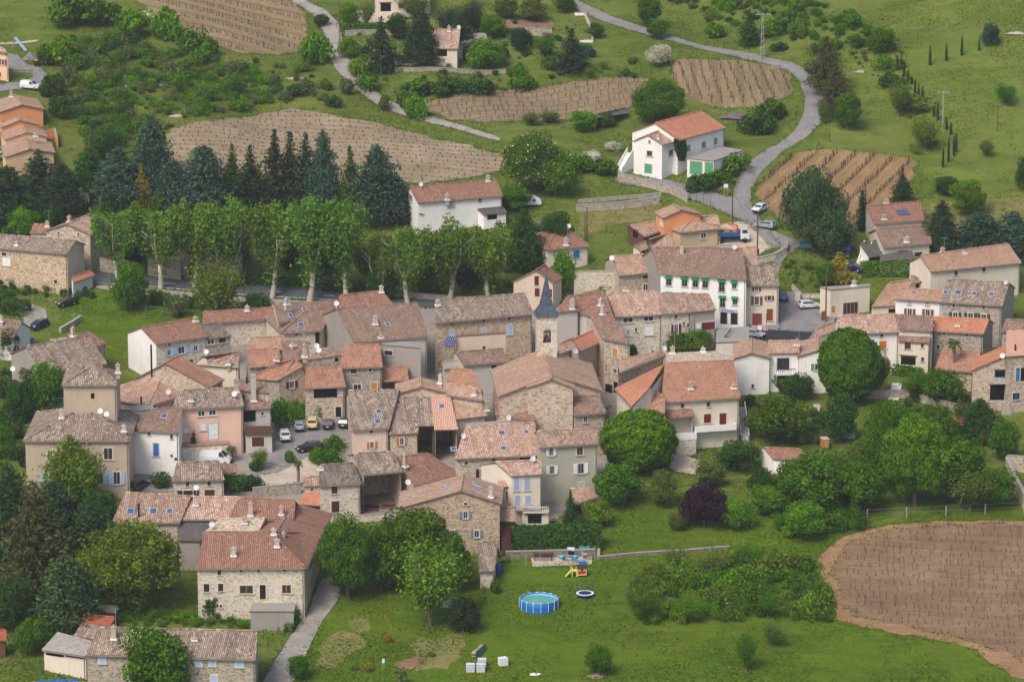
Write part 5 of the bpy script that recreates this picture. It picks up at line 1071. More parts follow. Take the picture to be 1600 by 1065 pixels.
TT('''S 997 732 116 88 g1|perfectly rounded bright green chestnut below the great house
R 1366 618 46 84 g2|dark green tree leaning against the very large round tree
S 1326 628 94 112 g2|very large round dark green tree before the white villa
R 968 788 90 70 g2|spreading green tree under the olive grey house
R 1215 692 106 80 g2|broad leafy tree beside the white garden shed terrace
R 1246 624 60 42 g3|dark shrubby tree below the white villa
R 1312 692 62 82 g3|grey green round tree in the allotment garden
L 1388 762 100 140 g2|tall bright tree in the middle of the garden wood
L 1430 790 130 150 g1|largest bright green tree of the garden wood
R 1500 790 110 110 g2|dense green tree at the right of the garden wood
O 1515 798 90 74 ol|grey green willow like tree at the wood edge
R 1350 800 90 90 g2|green tree above the ploughed field corner
R 1275 795 120 96 g2|wide green tree left of the ploughed field corner
R 1255 838 84 56 g1|light green low tree in front of the garden wood
R 1100 822 84 72 pu|dark purple plum tree in the orchard lawn
R 1152 826 60 48 g1|bright green weeping tree beside the purple plum
R 1150 735 76 50 g3|dark tree below the cream stair of the great house
R 1105 762 56 46 ol|round olive tree left of the garden shed
R 1035 790 52 60 ol|grey green tree behind the orchard lawn
R 1188 780 48 56 g3|dark narrow tree above the bright weeping tree
R 1545 600 60 40 g2|bushy tree below the slanting orange roof
O 1430 625 60 50 g2|leafy garden tree above the terrace wall
R 1472 632 80 60 g2|broad green tree in the walled garden
K 1530 682 60 60 g3|spiky green conifer left of the blue balcony house
R 1570 720 60 70 g2|green tree in the corner garden
R 1500 725 60 50 g3|dark green tree below the red cabin
C 891 818 20 54 g3|slim fir beside the lavender shuttered house
R 932 822 54 44 y|yellow green weeping tree by the tall hedge
L 545 934 112 140 g2|big bright green lime tree beside the sloping lane
L 645 912 160 128 g2|wide dark green tree before the wide gabled house
R 705 925 70 96 g2|dark green tree at the right of the garden clump
R 596 925 70 90 g2|green tree between the lime tree and the ash
O 672 978 130 146 y|tall pale green ash with bare limbs in the garden
R 724 988 56 60 dk|dark laurel bush tree beside the lower shed
L 205 950 180 146 y|huge yellow green maple before the long stone house
R 135 930 80 80 g1|bright green tree at the left of the maple
K 150 905 90 120 dk|dark conifer behind the huge maple at lower left
K 105 985 90 120 oak|dark green spreading conifer below the brown pine
R 20 985 80 90 g3|dark tree at the left edge above the garden shed
K 85 880 90 130 dk|dark cedar between the pine and the manor
N 58 940 130 190 br|tall brown green pine at the lower left
K 20 880 80 150 dk|dark cedar at the left edge behind the pine
N 110 790 100 110 ol|grey blue cedar limbs in front of the ochre manor
O 125 800 110 120 y|yellow green tree in front of the ochre manor
R 155 830 70 70 g3|dark leafy tree at the manor corner
R 30 660 50 70 g3|dark tree left of the manor
R 72 650 70 90 g2|green tree between grey gabled house and manor
R 12 560 40 50 g3|tree at the left edge below parked car
R 240 1108 120 138 g2|round green tree in front of the long farmhouse
R 55 1020 70 60 g2|light green tree below the red brown shed
R 466 1062 42 42 g2|young green tree at the foot of the lane
R 936 1052 52 50 g2|blossoming round tree in the lower meadow
O 1165 1050 40 70 g2|slender young tree on the lower meadow
O 1210 1010 40 40 ol|thin sapling on the lower meadow
R 1085 550 62 38 g1|bright green tree left of the cream terrace
R 1058 552 50 36 g2|green tree beside the long pink roofed house
R 988 560 18 24 g3|small dark tree at the stone house wall
O 812 545 46 48 pu|small dark purple tree beside the bell tower
O 405 735 30 38 y|leafing pollard tree at the car park edge
R 1055 830 30 30 ol|small orchard tree beside the purple plum
''', None)
ch = [o for o in bpy.data.objects if o.get('label', '').startswith('huge flowering chestnut')][0]; cm_ = [c for c in ch.children if c.name.startswith('crown')][0].data
V_ = np.empty(len(cm_.vertices) * 3, np.float32); cm_.vertices.foreach_get('co', V_); V_ = V_.reshape(-1, 4, 3).mean(1); V_ = V_[RS.rand(len(V_)) < .05]; V_ += (V_ - np.array([0, 0, 7.2])) * .03
o = bpy.data.objects.new('blossom', leafmesh('blossom', [quads(V_, np.tile(np.array([0, -.4, .8]), (len(V_), 1)), .2)])); COL.objects.link(o); o.parent = ch; slotmat(o, leafm('wh'))
_seen = set()
Z(1200, 0, 3.945)
TT('\n'.join('Y %d %d %d %d cyp|slim young cypress of the line climbing the pasture' % (x, yb, 15, h) for x, yb, h in [(797, 435, 95), (820, 430, 88), (838, 470, 78), (863, 500, 70), (886, 520, 50), (906, 585, 100), (927, 622, 108), (952, 625, 98), (1022, 720, 70), (1046, 745, 104), (1100, 800, 80), (1127, 830, 80), (1078, 1035, 120), (1112, 1000, 150), (1145, 965, 130), (1160, 940, 124)]), 'cypress line on the pasture')
TT('''Y 998 405 17 124 cyp|cypress standing alone left in the upper pasture row
Y 1099 378 16 108 cyp|middle cypress of the upper pasture row
Y 1194 345 17 122 cyp|right cypress of the upper pasture row
Y 1300 315 13 70 cyp|small cypress beside the dark rounded tree''')
Z(0, 500, 3.55)
TT('Y 1075 780 36 165 cyp|pointed cypress before the salmon pink house terrace\nY 1196 795 18 75 cyp|short cypress beside the white panel van')
# shrubs placed one by one
Z(0, 0, 1)
TT('''B 75 100 54 44 g2|bushy green shrub above the gravel heap
B 100 104 60 60 g1|large green shrub beside the driveway
B 118 40 80 64 g2|big leafy shrub mass at the top left
B 84 152 40 44 g3|dark shrub right of the white van
B 96 182 44 40 g3|dark rounded shrub beside the uppermost orange house
B 170 40 70 50 g2|leafy shrub under the top left vineyard
B 214 58 66 56 g1|bright leafy shrub left of the brown vineyard
B 262 62 54 56 g1|tall bright shrub at the vineyard corner
B 232 40 30 26 wh|pale flowering shrub at the vineyard corner
B 300 78 50 40 g2|green shrub below the vineyard corner
B 326 92 44 36 g2|green shrub under the vineyard edge
B 545 148 28 34 gr|grey green shrub at the pale lane
B 495 100 50 56 g1|bright shrubs left of the lane bend
B 500 40 30 24 g3|dark shrub at the lane top
B 462 150 34 26 g3|dark shrub on the slope above the stony field
B 480 148 30 30 gr|grey shrub left of the pale lane
B 632 170 40 34 g2|green shrub where the lane passes the stony field
B 652 186 36 44 g1|leafy shrub at the lane bend
B 600 172 24 30 ol|olive shrub beside the pale lane
B 520 168 26 22 g3|dark low shrub on the lane verge
B 560 118 40 36 y|yellow green shrub on the right lane verge
B 575 140 50 30 g2|green bank shrub below the spruce
B 650 150 60 30 g2|broad green shrub on the bank above the strip field
B 700 146 60 28 g3|dark bramble shrub on the bank
B 745 146 60 28 g3|dark hawthorn shrub on the bank
B 818 140 44 26 g2|rounded shrub above the strip field
B 860 108 30 24 g2|green shrub left of the dark fir
B 915 88 30 22 bl|grey olive shrub right of the dark fir
B 1120 60 40 30 g2|roadside shrub right of the lane
B 1330 40 40 30 g2|shrubs on the upper pasture slope
B 1380 108 34 24 g1|bright shrub on the pasture gully
B 1396 135 50 24 g3|dark bramble at the head of the cypress line
B 1430 172 60 30 y|yellow green scrub beside the cypress line
B 1270 116 26 20 g3|small dark shrub right of the bend
B 1216 80 26 16 g3|dark shrub above the road bend
B 1200 190 60 40 g2|green shrub bank inside the road bend
B 1180 210 54 40 g3|dark shrub beside the heap of branches
B 1148 270 50 36 g2|green bush right of the garage
B 1120 290 44 28 g2|clipped green bush at the lane fork
B 1094 300 44 34 g3|dark bush at the lane fork
B 1125 262 36 24 y|yellow green bush against the garage
B 925 252 28 20 wh|white blossoming bush below the open shed
B 958 236 26 18 wh|pale blossoming bush left of the farmhouse
B 905 268 50 30 g2|green bush below the white blossom
B 948 272 50 32 g2|bushy shrub at the farmhouse stairs
B 880 282 40 30 g2|shrub right of the bright tree
B 500 726 34 34 g2|rounded oleander at the gravel square
B 452 722 22 22 g2|small oleander right of the pollard
B 400 735 22 20 g3|low shrub left of the gravel square
B 524 706 34 30 g2|upper clipped bush beside the steps
B 520 726 32 30 g2|lower clipped bush beside the steps
B 370 768 44 34 g2|spiky green shrub beside the stone cottage
B 396 764 32 26 g3|dark shrub beside the stone wall
B 375 690 40 44 g3|dark green bush under the palm by the pink house
B 250 760 36 26 g3|green shrub in the asphalt courtyard
B 440 668 34 56 g1|vine covered stair left of the car park
B 1165 592 14 10 g3|small round bush at the villa wall
B 1232 612 50 40 g3|dark bush below the white villa balcony
B 332 965 30 44 g3|green bush at the farmhouse front corner
B 905 835 50 34 g3|dark ivy bush at the hedge end
B 480 300 40 20 g2|low bush in front of dark firs
''')
Z(400, 700, 2.9175)
TT('B 600 885 44 50 gold|yellow flowering bush in the lower garden\nB 506 1018 44 60 gold|second yellow bush lower in the garden\nB 800 945 40 24 ol|small flowering shrub beside the bare patch\nB 450 1010 40 24 ol|lavender tufts in the lower garden\nB 1085 660 60 80 g2|shrub beside the lower garden shed\nB 1090 500 50 70 g1|leafy bush at the steep roofed outhouse')
# scattered shrubs that nothing tells apart
STUFF = []
def scatter(n, px, label, group, kinds, cols, wr, hr, mass=0):
    """n shrubs as things; mass more of the smaller undergrowth go into the one undergrowth object"""
    mass = round(n * 2.2); n = round(n * .34)
    Wp = world_poly(px); xs_ = [p[0] for p in Wp]; ys_ = [p[1] for p in Wp]; k = 0; tries = 0; placed = []
    while k < n + mass and tries < (n + mass) * 60:
        tries += 1; x, y = random.uniform(min(xs_), max(xs_)), random.uniform(min(ys_), max(ys_))
        if not bool(inpoly(x, y, Wp)): continue
        if any((x - a) ** 2 + (y - b) ** 2 < (2.2 if k < n else .9) for a, b in placed): continue
        w = random.uniform(*wr) * (1 if k < n else .62); P = Vector((x, y, G(x, y))); placed.append((x, y)); s = pxm(P); kd = random.choice(kinds); h = w * random.uniform(*hr)
        if k < n: T(kd, 0, 0, w * s * ZN[2], h * s * ZN[2], random.choice(cols), label, group, P)
        else: STUFF.append((kd, P, w, h, random.choice(cols)))
        k += 1
def flush_stuff():
    bycol = {}
    Vs, Fs, Ts, Ms, k = [], [], [], [], 0; cols = sorted({c[4] for c in STUFF})
    for kd, P, w, h, c in STUFF:
        me = random.choice(KIND[kd][0]); n = len(me.vertices); V = np.empty(n * 3, np.float32); me.vertices.foreach_get('co', V); V = V.reshape(-1, 4, 3)
        t = np.empty(len(me.polygons), np.float32); me.attributes['tone'].data.foreach_get('value', t); pick = RS.rand(len(V)) < .55; V = V[pick]; t = t[pick]; V = V.reshape(-1, 3)
        a = random.uniform(0, 6.28); ca, sa = math.cos(a), math.sin(a); sx, sz = w / KIND[kd][2], h / KIND[kd][3]
        X = np.stack([(V[:, 0] * ca - V[:, 1] * sa) * sx + P.x, (V[:, 0] * sa + V[:, 1] * ca) * sx + P.y, V[:, 2] * sz + P.z - .1 * h], 1)
        Vs.append(X); Fs.append(np.arange(len(V)).reshape(-1, 4) + k); k += len(V); Ts.append(t); Ms.append(np.full(len(t), cols.index(c), np.int32))
    V = np.concatenate(Vs); F = np.concatenate(Fs); me = bpy.data.meshes.new('undergrowth'); me.vertices.add(len(V)); me.vertices.foreach_set('co', V.astype(np.float32).ravel())
    me.loops.add(F.size); me.loops.foreach_set('vertex_index', F.astype(np.int32).ravel()); me.polygons.add(len(F)); me.polygons.foreach_set('loop_start', np.arange(0, F.size, 4, dtype=np.int32)); me.update(calc_edges=True)
    for c in cols: me.materials.append(leafm(c))
    me.polygons.foreach_set('material_index', np.concatenate(Ms)); at = me.attributes.new('tone', 'FLOAT', 'FACE'); at.data.foreach_set('value', np.concatenate(Ts))
    o = bpy.data.objects.new('undergrowth', me); COL.objects.link(o); tag(o, 'low green undergrowth and brambles on the banks and slopes', kind='stuff')
Z(0, 0, 1)
scatter(150, [(100, 60), (200, 70), (330, 95), (440, 130), (430, 165), (300, 185), (200, 230), (140, 240), (110, 160)], 'scrubby shrub on the rough slope above the conifers', 'shrubs on the scrubby slope', 'BUU', ['g2', 'g1', 'g1', 'ol', 'g2', 'gr', 'g3'], (2.4, 5.4), (.6, 1.0))
scatter(16, [(380, 95), (500, 110), (520, 160), (440, 165), (380, 150)], 'low shrub in the grass left of the pale lane', 'shrubs beside the pale lane', 'BU', ['g2', 'ol', 'g3', 'gr'], (1.4, 3.4), (.6, .9))
scatter(36, [(1040, -5), (1250, -5), (1320, 30), (1300, 110), (1260, 80), (1120, 40)], 'green shrub on the hillside above the curving road', 'shrubs above the curving road', 'BBU', ['g2', 'g1', 'ol', 'g3'], (2, 5), (.6, 1))
scatter(22, [(1290, 10), (1400, 60), (1430, 150), (1380, 140), (1330, 90)], 'gully shrub on the upper pasture', 'gully shrubs on the pasture', 'BU', ['g2', 'ol', 'g1'], (1.2, 3), (.6, .9))
scatter(6, [(1400, 150), (1450, 160), (1470, 240), (1430, 260)], 'yellowish thicket bush at the cypress line', 'thicket along the cypress line', 'BU', ['y', 'ol', 'g2'], (2, 3.6), (.7, 1))
scatter(40, [(960, 940), (1010, 900), (1110, 885), (1180, 885), (1225, 895), (1205, 962), (1150, 972), (1010, 977)], 'tangled bush of the green thicket on the lower lawn', 'bushes of the lower thicket', 'UUB', ['g2', 'g1', 'ol', 'y', 'g2'], (3.2, 6.0), (.72, 1.0))
TT('''R 1020 920 48 46 y|golden green tree at the left of the lower thicket
O 1010 972 60 54 g2|leafy tree at the thicket corner
O 1110 905 50 44 ol|pale grey tree in the lower thicket
O 1055 892 50 40 ol|pale thin tree behind the thicket
O 1170 888 60 42 g2|tall leafy tree of the thicket top
O 1080 972 50 46 g1|bright tree in front of the thicket
O 1200 964 50 44 g2|rounded tree at the right of the thicket''')
scatter(26, [(1215, 868), (1262, 880), (1300, 955), (1290, 975), (1235, 968), (1222, 920)], 'bush of the strip beside the ploughed field', 'bushes beside the ploughed field', 'BBU', ['g2', 'g1', 'g3', 'ol', 'y'], (2.4, 4.4), (.8, 1.1))
TT('''R 1240 772 84 58 g2|spreading green tree right below the white garden shed\nR 1198 806 64 50 g1|bright low tree left of the wide green tree\nR 1318 770 80 60 g2|green tree behind the wide tree of the garden wood\nR 1350 742 70 60 ol|fresh green tree above the garden wood\nR 1385 690 80 70 g2|leafy tree below the terrace wall\nR 1460 700 80 70 g2|bright tree left of the red cabin\nR 1560 790 70 60 g2|green tree at the right end of the garden wood'''.replace('\\n', chr(10)))
scatter(40, [(1180, 770), (1330, 780), (1350, 830), (1230, 840)], 'undergrowth bush in front of the garden wood', 'bushes before the garden wood', 'BU', ['g2', 'g1', 'g3'], (2.4, 4.4), (.7, 1))
scatter(26, [(1390, 600), (1540, 600), (1560, 700), (1500, 720), (1420, 660)], 'garden bush on the terraces below the stone houses', 'bushes on the right garden terraces', 'BU', ['g2', 'g3', 'ol', 'g1'], (1.8, 3.8), (.7, 1.1))
scatter(14, [(1165, 620), (1280, 640), (1290, 700), (1180, 690)], 'garden bush below the white villa', 'bushes below the white villa', 'BU', ['g2', 'g3', 'ol'], (1.6, 3.2), (.7, 1))
scatter(36, [(-10, 760), (100, 790), (170, 860), (150, 960), (60, 980), (-10, 960)], 'undergrowth bush in the dark wood at lower left', 'undergrowth of the lower left wood', 'BU', ['g3', 'g2', 'dk', 'g3'], (2.6, 5), (.8, 1.2))
scatter(24, [(-10, 560), (60, 620), (50, 720), (100, 800), (-10, 800)], 'bush beside the manor garden', 'bushes of the manor garden', 'BU', ['g3', 'g2', 'dk'], (2.4, 5), (.8, 1.2))
scatter(16, [(195, 955), (440, 975), (440, 985), (200, 978)], 'low bush in the strip behind the long farmhouse', 'bushes behind the long farmhouse', 'BU', ['g2', 'g1', 'ol'], (1.6, 3), (.6, .9))
scatter(26, [(560, 400), (800, 380), (800, 450), (700, 455), (560, 450)], 'garden bush between the plane trees', 'bushes of the roadside gardens', 'BU', ['g3', 'g2', 'ol'], (1.8, 3.6), (.7, 1))
scatter(22, [(150, 330), (480, 335), (480, 420), (200, 400)], 'shaded bush behind the plane trees', 'bushes behind the plane trees', 'BU', ['g3', 'g2', 'dk'], (2.4, 4.4), (.8, 1.2))
scatter(24, [(0, 270), (130, 290), (140, 350), (0, 380)], 'dark bush under the conifers at left', 'dark bushes at the left edge', 'BU', ['g3', 'dk', 'g2'], (2.4, 4.4), (.8, 1.2))
scatter(20, [(600, 100), (1000, 95), (1000, 125), (700, 140), (600, 130)], 'bush on the bank below the villa gardens', 'bushes on the villa bank', 'BU', ['g3', 'g2', 'ol'], (1.8, 3.6), (.6, 1))
scatter(30, [(540, 50), (900, 40), (880, 90), (560, 90)], 'garden bush around the pink roofed villa', 'bushes of the villa garden', 'BU', ['g3', 'g2', 'ol', 'dk'], (1.4, 3.2), (.7, 1))
scatter(14, [(1225, 410), (1300, 410), (1340, 460), (1250, 470)], 'low bush in the garden beside the square', 'bushes beside the square', 'BU', ['g2', 'g1', 'ol'], (1.2, 2.6), (.6, 1))
scatter(14, [(90, 450), (140, 440), (150, 470), (60, 470), (0, 500), (0, 440)], 'bush at the foot of the blind stone building', 'bushes at the stone building', 'B', ['g2', 'g3'], (1.8, 3), (.7, 1))
scatter(16, [(200, 455), (340, 470), (320, 485), (200, 475)], 'bush on the bank below the main road', 'bushes on the road bank', 'BU', ['g3', 'g2', 'ol'], (1.6, 3), (.7, 1))
scatter(14, [(770, 880), (800, 870), (760, 940), (740, 960)], 'low flowering bush along the left lawn edge', 'bushes along the lawn edge', 'U', ['g2', 'y', 'ol'], (1, 2), (.6, .9))
scatter(50, [(560, 120), (640, 165), (780, 205), (1000, 128), (880, 120), (640, 130)], 'shrub between the lane and the strip field', 'shrubs around the strip field', 'BU', ['g2', 'g1', 'ol'], (1.2, 3), (.6, .9)) if False else None
# palms
def palmtree(x, yb, w, h, label):
    p = hit(*zp((x, yb))); s = pxm(p); Wm = w / ZN[2] / s; Hm = h / ZN[2] / s; r = thing('palm_tree', p, label, 'palm'); k = Wm / 3.2
    a = bpy.data.objects.new('crown', PALM); COL.objects.link(a); a.parent = r; a.location = (0, 0, Hm - 1.1 * k); a.scale = (k * 1.15,) * 3
    m = MB(); m.tube([(0, 0, -.3), (0.05, 0, Hm * .5), (0, 0, Hm - 1.2 * k)], [.26, .22, .3], 8); m.build('trunk', barkm('grey'), r)
palmtree(42, 652, 32, 84, 'palm tree growing against the grey gabled house'); palmtree(368, 690, 24, 44, 'palm on the salmon pink house terrace'); palmtree(362, 722, 22, 30, 'small palm behind the white panel van')
palmtree(466, 758, 20, 44, 'palm with shaggy trunk on the gravel square'); palmtree(1489, 603, 30, 80, 'palm with thick ivy trunk before the orange roofed house'); palmtree(626, 1072, 30, 34, 'palm tip at the bottom edge'); palmtree(95, 800, 34, 70, 'palm in the manor garden')
# hedges
def hedge(px, w, h, col, label, name='hedge', n=30):
    P = [hit(*zp(p)) for p in px]; parts = []; o0 = P[0].copy()
    for a, b in zip(P, P[1:]):
        L = (b - a).length; d = (b - a).normalized(); s = Vector((-d.y, d.x, 0)).normalized(); m = int(L * (w + 2 * h) * n)
        t = RS.rand(m) * L; q = RS.rand(m) * (w + 2 * h); off = np.where(q < h, -w / 2, np.where(q < h + w, q - h - w / 2, w / 2)); z = np.where(q < h, q, np.where(q < h + w, h, q - h - w))
        C = np.array(a - o0)[None] + np.outer(t, np.array(d)) + np.outer(off, np.array(s)); C[:, 2] += z + .05 * RS.normal(size=m); C += RS.normal(size=C.shape) * .07
        N = np.outer(np.sign(off) * (z < h * .98), np.array(s)) + np.array([0, 0, 1]) * (z > h * .9)[:, None] + 1e-3
        parts.append(quads(C, N, .2))
    me = leafmesh(name, parts); o = bpy.data.objects.new(name, me); COL.objects.link(o); o.location = o0; slotmat(o, leafm(col)); return tag(o, label, 'hedge')
hedge([(532, 48), (640, 46)], 1.2, 1.3, 'hd', 'clipped bright hedge behind the villa drive'); hedge([(720, 44), (778, 40)], 1.2, 1.3, 'hd', 'clipped bright hedge right of the pink roofed villa')
hedge([(800, 858), (940, 856)], 2.4, 3.3, 'g3', 'tall dark hedge above the sunbathing terrace', n=46); hedge([(934, 458), (986, 454)], 2.2, 1.4, 'hd', 'bright flat hedge inside the old stone enclosure')
hedge([(1345, 430), (1424, 428)], 2.4, 2.2, 'g2', 'thick green hedge beside the dark red roofed house'); hedge([(0, 486), (44, 492)], 2.6, 2.2, 'g3', 'dark hedge beside the grey track')
hedge([(480, 452), (600, 456)], 1.5, 1.5, 'g3', 'low hedge on the far side of the main road'); hedge([(368, 442), (470, 448)], 1.5, 1.4, 'g3', 'roadside hedge behind the plane trunks')
hedge([(450, 990), (465, 960)], 1, 1.2, 'g2', 'short hedge along the sloping lane'); hedge([(1395, 585), (1440, 592)], 1.4, 1.6, 'g2', 'clipped hedge in the walled garden')
hedge([(635, 708), (680, 706)], 1.2, .8, 'hd', 'little green hedge below the open porch house'); hedge([(330, 830 - 180), (345, 652)], .6, .5, 'g2', 'planter hedge on the pink house terrace')
# climbing plants
def climber(x0, y0, x1, y1, key, label, col='g2'):
    pass
# ---------------- vines ----------------
m_vine = barkm('vine'); m_post = flatm('vineyard_post', (150, 140, 122))
VINES = []; POSTS = []
def vinemesh(mb, x, y, z, h, d, rnd, th=1):
    lx, ly = rnd.uniform(-.12, .12), rnd.uniform(-.12, .12); t = Vector((x + lx, y + ly, z + h * .55)); mb.tube([(x, y, z - .1), t], [.06 * th, .04 * th], 4)
    for sg in (-1, 1):
        e = t + Vector((d[0] * sg * rnd.uniform(.08, .28) + rnd.uniform(-.08, .08), d[1] * sg * rnd.uniform(.08, .28), rnd.uniform(.25, .5) * h)); mb.tube([t - Vector((0, 0, .02)), e], [.035 * th, .015 * th], 3)
def vines(poly, a, b, gap, step, hgt, label, group, skip=0.06, posts=6, inset=1.2, near=False):
    Wp = smoothpoly(world_poly(poly), 1); p, q = hit(*a), hit(*b); d = Vector((q.x - p.x, q.y - p.y)).normalized(); n = Vector((-d.y, d.x))
    c0 = Vector((sum(x for x, y in Wp) / len(Wp), sum(y for x, y in Wp) / len(Wp))); R0 = max((Vector(w) - c0).length for w in Wp); k = -int(R0 / gap)
    while k * gap < R0:
        c = c0 + n * (k * gap); k += 1; ts = np.arange(-R0, R0, step) + random.uniform(0, step); ts = ts + np.random.RandomState(k + 500).uniform(-.45, .45, len(ts)) * step; X = c.x + d.x * ts; Y = c.y + d.y * ts
        m = inpoly(X, Y, Wp) & inpoly(X + d.x * inset, Y + d.y * inset, Wp) & inpoly(X - d.x * inset, Y - d.y * inset, Wp); j = 0
        for i_ in np.nonzero(m)[0]:
            if abs(X[i_]) > 0.1345 * Y[i_] + 3: continue
            j += 1
            if random.random() < skip: continue
            x, y = X[i_] + random.uniform(-.2, .2), Y[i_] + random.uniform(-.3, .3); z = G(x, y); h = hgt * random.uniform(.5, 1.25)
            if j % posts == 0: POSTS.append((x, y, z, h * 1.35, near))
            VINES.append((x, y, z, h, (d.x, d.y), near))
def build_vines():
    rnd = random.Random(9); protos = []
    for k in range(8):
        mb = MB(); vinemesh(mb, 0, 0, 0, 1.1, (1, 0), rnd); o = mb.build('vine', m_vine); protos.append(o.data); bpy.data.objects.remove(o)
    infr = lambda v: abs(v[0]) < .131 * v[1] and v[1] > 492
    V_ = sorted(VINES, key=lambda v: (not (v[5] and infr(v)), v[1])); far = MB()
    for k, v in enumerate(V_):
        if k < 300:
            o = bpy.data.objects.new('vine', rnd.choice(protos)); COL.objects.link(o); o.location = (v[0], v[1], v[2]); o.scale = (1, 1, v[3] / 1.1); o.rotation_euler = (0, 0, math.atan2(v[4][1], v[4][0]) + rnd.uniform(-.3, .3)); tag(o, 'bare upright vine in the nearer rows of the lower right vineyard', 'vine', 'vines of the lower right vineyard')
        else: vinemesh(far, *v[:4], v[4], rnd, 1 if v[5] else 1.7)
    pm = MB(); pm.tube([(0, 0, -.1), (.03, 0, 1.5)], .055, 5); o = pm.build('vineyard_post', m_post); pd = o.data; bpy.data.objects.remove(o)
    for x, y, z, h, near in POSTS:
        if near: o = bpy.data.objects.new('vineyard_post', pd); COL.objects.link(o); o.location = (x, y, z); o.scale = (1, 1, h / 1.5); tag(o, 'pale wooden post between the vines of the lower right vineyard', 'post', 'posts of the lower right vineyard')
        else: far.tube([(x, y, z - .1), (x, y, z + h)], .055, 4, 1)
    tag(far.build('vines', [m_vine, m_post]), 'small vines with posts covering the vineyard fields', kind='stuff')
vines(F_A, (220, 10), (470, 75), 4.4, .8, 1.1, 'row of young vines in the brown vineyard at the top left', 'vine rows at the top left')
vines(F_B, (280, 225), (760, 262), 1.9, 1.3, .6, 'row of low vines in the pale stony field behind the conifers', 'vine rows in the stony field')
vines(F_C, (690, 168), (1000, 140), 3.0, 1.2, 1.1, 'row of bare vine stocks in the strip beside the curving lane', 'vine rows in the strip field')
vines(F_D, (1075, 165), (1052, 98), 1.9, 1.0, 1.2, 'trellised vine row inside the road bend', 'vine rows inside the road bend', posts=4)
vines(F_E, (1200, 325), (1290, 240), 3.4, .55, 1.2, 'slanting vine row in the ochre field right of the road', 'vine rows in the ochre field', posts=6)
vines(F_G, (1300, 900), (1600, 915), 2.5, .95, 1.2, 'row of bare vines in the dark field at lower right', 'vine rows in the lower right field', posts=14, near=True)
build_vines()
# ---------------- cars ----------------
@cached
def carpaint(c):
    t = NT('car_paint_%s' % c, 0.28, 0.6); t.b.inputs['Coat Weight'].default_value = 0.6
    return t.out(lin(dict(white=(214, 216, 218), black=(24, 25, 30), navy=(22, 34, 62), silver=(150, 156, 164), yellow=(212, 194, 132), green=(22, 50, 44), blue=(44, 72, 112), greyblue=(72, 84, 104))[c]))
def carmesh(kindc):
    L, Wd, Hh, hood, tail, belt = dict(hatch=(4.0, 1.7, 1.47, 1.0, .12, .92), van=(4.25, 1.74, 1.8, .95, .04, 1.05), bigvan=(5.3, 2.0, 2.2, .75, .03, 1.25), estate=(4.6, 1.75, 1.5, 1.15, .2, .92))[kindc]
    x0, x1 = -L / 2, L / 2; hw = Wd / 2
    low = [(x0, .32), (x0 + .02, belt - .1), (x0 + .06, belt), (x1 - hood, belt + .02), (x1 - .25, belt - .2), (x1 - .03, belt - .38), (x1, .34)]
    cab = [(x0 + .06, belt), (x0 + tail + (.28 if kindc in ('hatch', 'estate') else .08), Hh - .04), (x0 + .7, Hh), (x1 - hood - .85, Hh - .03), (x1 - hood + .02, belt + .01)]
    body, win = MB(), MB()
    def ext(mb, prof, w0, w1, zb_, zt):
        A = [Vector((x, -(w0 + (w1 - w0) * max(0, min(1, (z - zb_) / (zt - zb_)))), z)) for x, z in prof]; B = [Vector((p.x, -p.y, p.z)) for p in A]
        mb.face(A); mb.face(B[::-1])
        for i_ in range(len(A)):
            j = (i_ + 1) % len(A); mb.face([A[i_], B[i_], B[j], A[j]])
    ext(body, low, hw - .02, hw, .3, belt); ext(body, cab, hw - .03, hw - .2, belt, Hh)
    # side glass and screens sit 1 cm proud
    def yat(z): return hw - .03 - .17 * (z - belt) / (Hh - belt) + .012
    zt, zb_ = Hh - .12, belt + .06; pan = kindc == 'bigvan'; pv = kindc == 'van'
    xr = x1 - hood - 1.15 if pan or pv else x0 + tail + .45
    for sg in (-1, 1):
        xf_b, xf_t = x1 - hood - .12, x1 - hood - .78
        q = [Vector((xr, sg * yat(zb_), zb_)), Vector((xf_b, sg * yat(zb_), zb_)), Vector((xf_t, sg * yat(zt), zt)), Vector((xr + .06, sg * yat(zt), zt))]
        win.face(q if sg < 0 else q[::-1])
    def scr(xb, xt, zb2, zt2, sgn):
        q = [Vector((xb, -yat(zb2) + .12, zb2)), Vector((xb, yat(zb2) - .12, zb2)), Vector((xt, yat(zt2) - .1, zt2)), Vector((xt, -yat(zt2) + .1, zt2))]
        win.face(q if sgn > 0 else q[::-1])
    scr(x1 - hood + .0, x1 - hood - .76, belt + .08, Hh - .1, 1)
    if not pan: 
        rb_, rt_ = cab[0], cab[1]; f1 = .25; f2 = .85
        scr(rb_[0] + (rt_[0] - rb_[0]) * f1 - .015, rb_[0] + (rt_[0] - rb_[0]) * f2 - .015, rb_[1] + (rt_[1] - rb_[1]) * f1, rb_[1] + (rt_[1] - rb_[1]) * f2, -1)
    hd, tl, bp = MB(), MB(), MB()
    return L, Wd, Hh, belt, body, win
_CM = {}
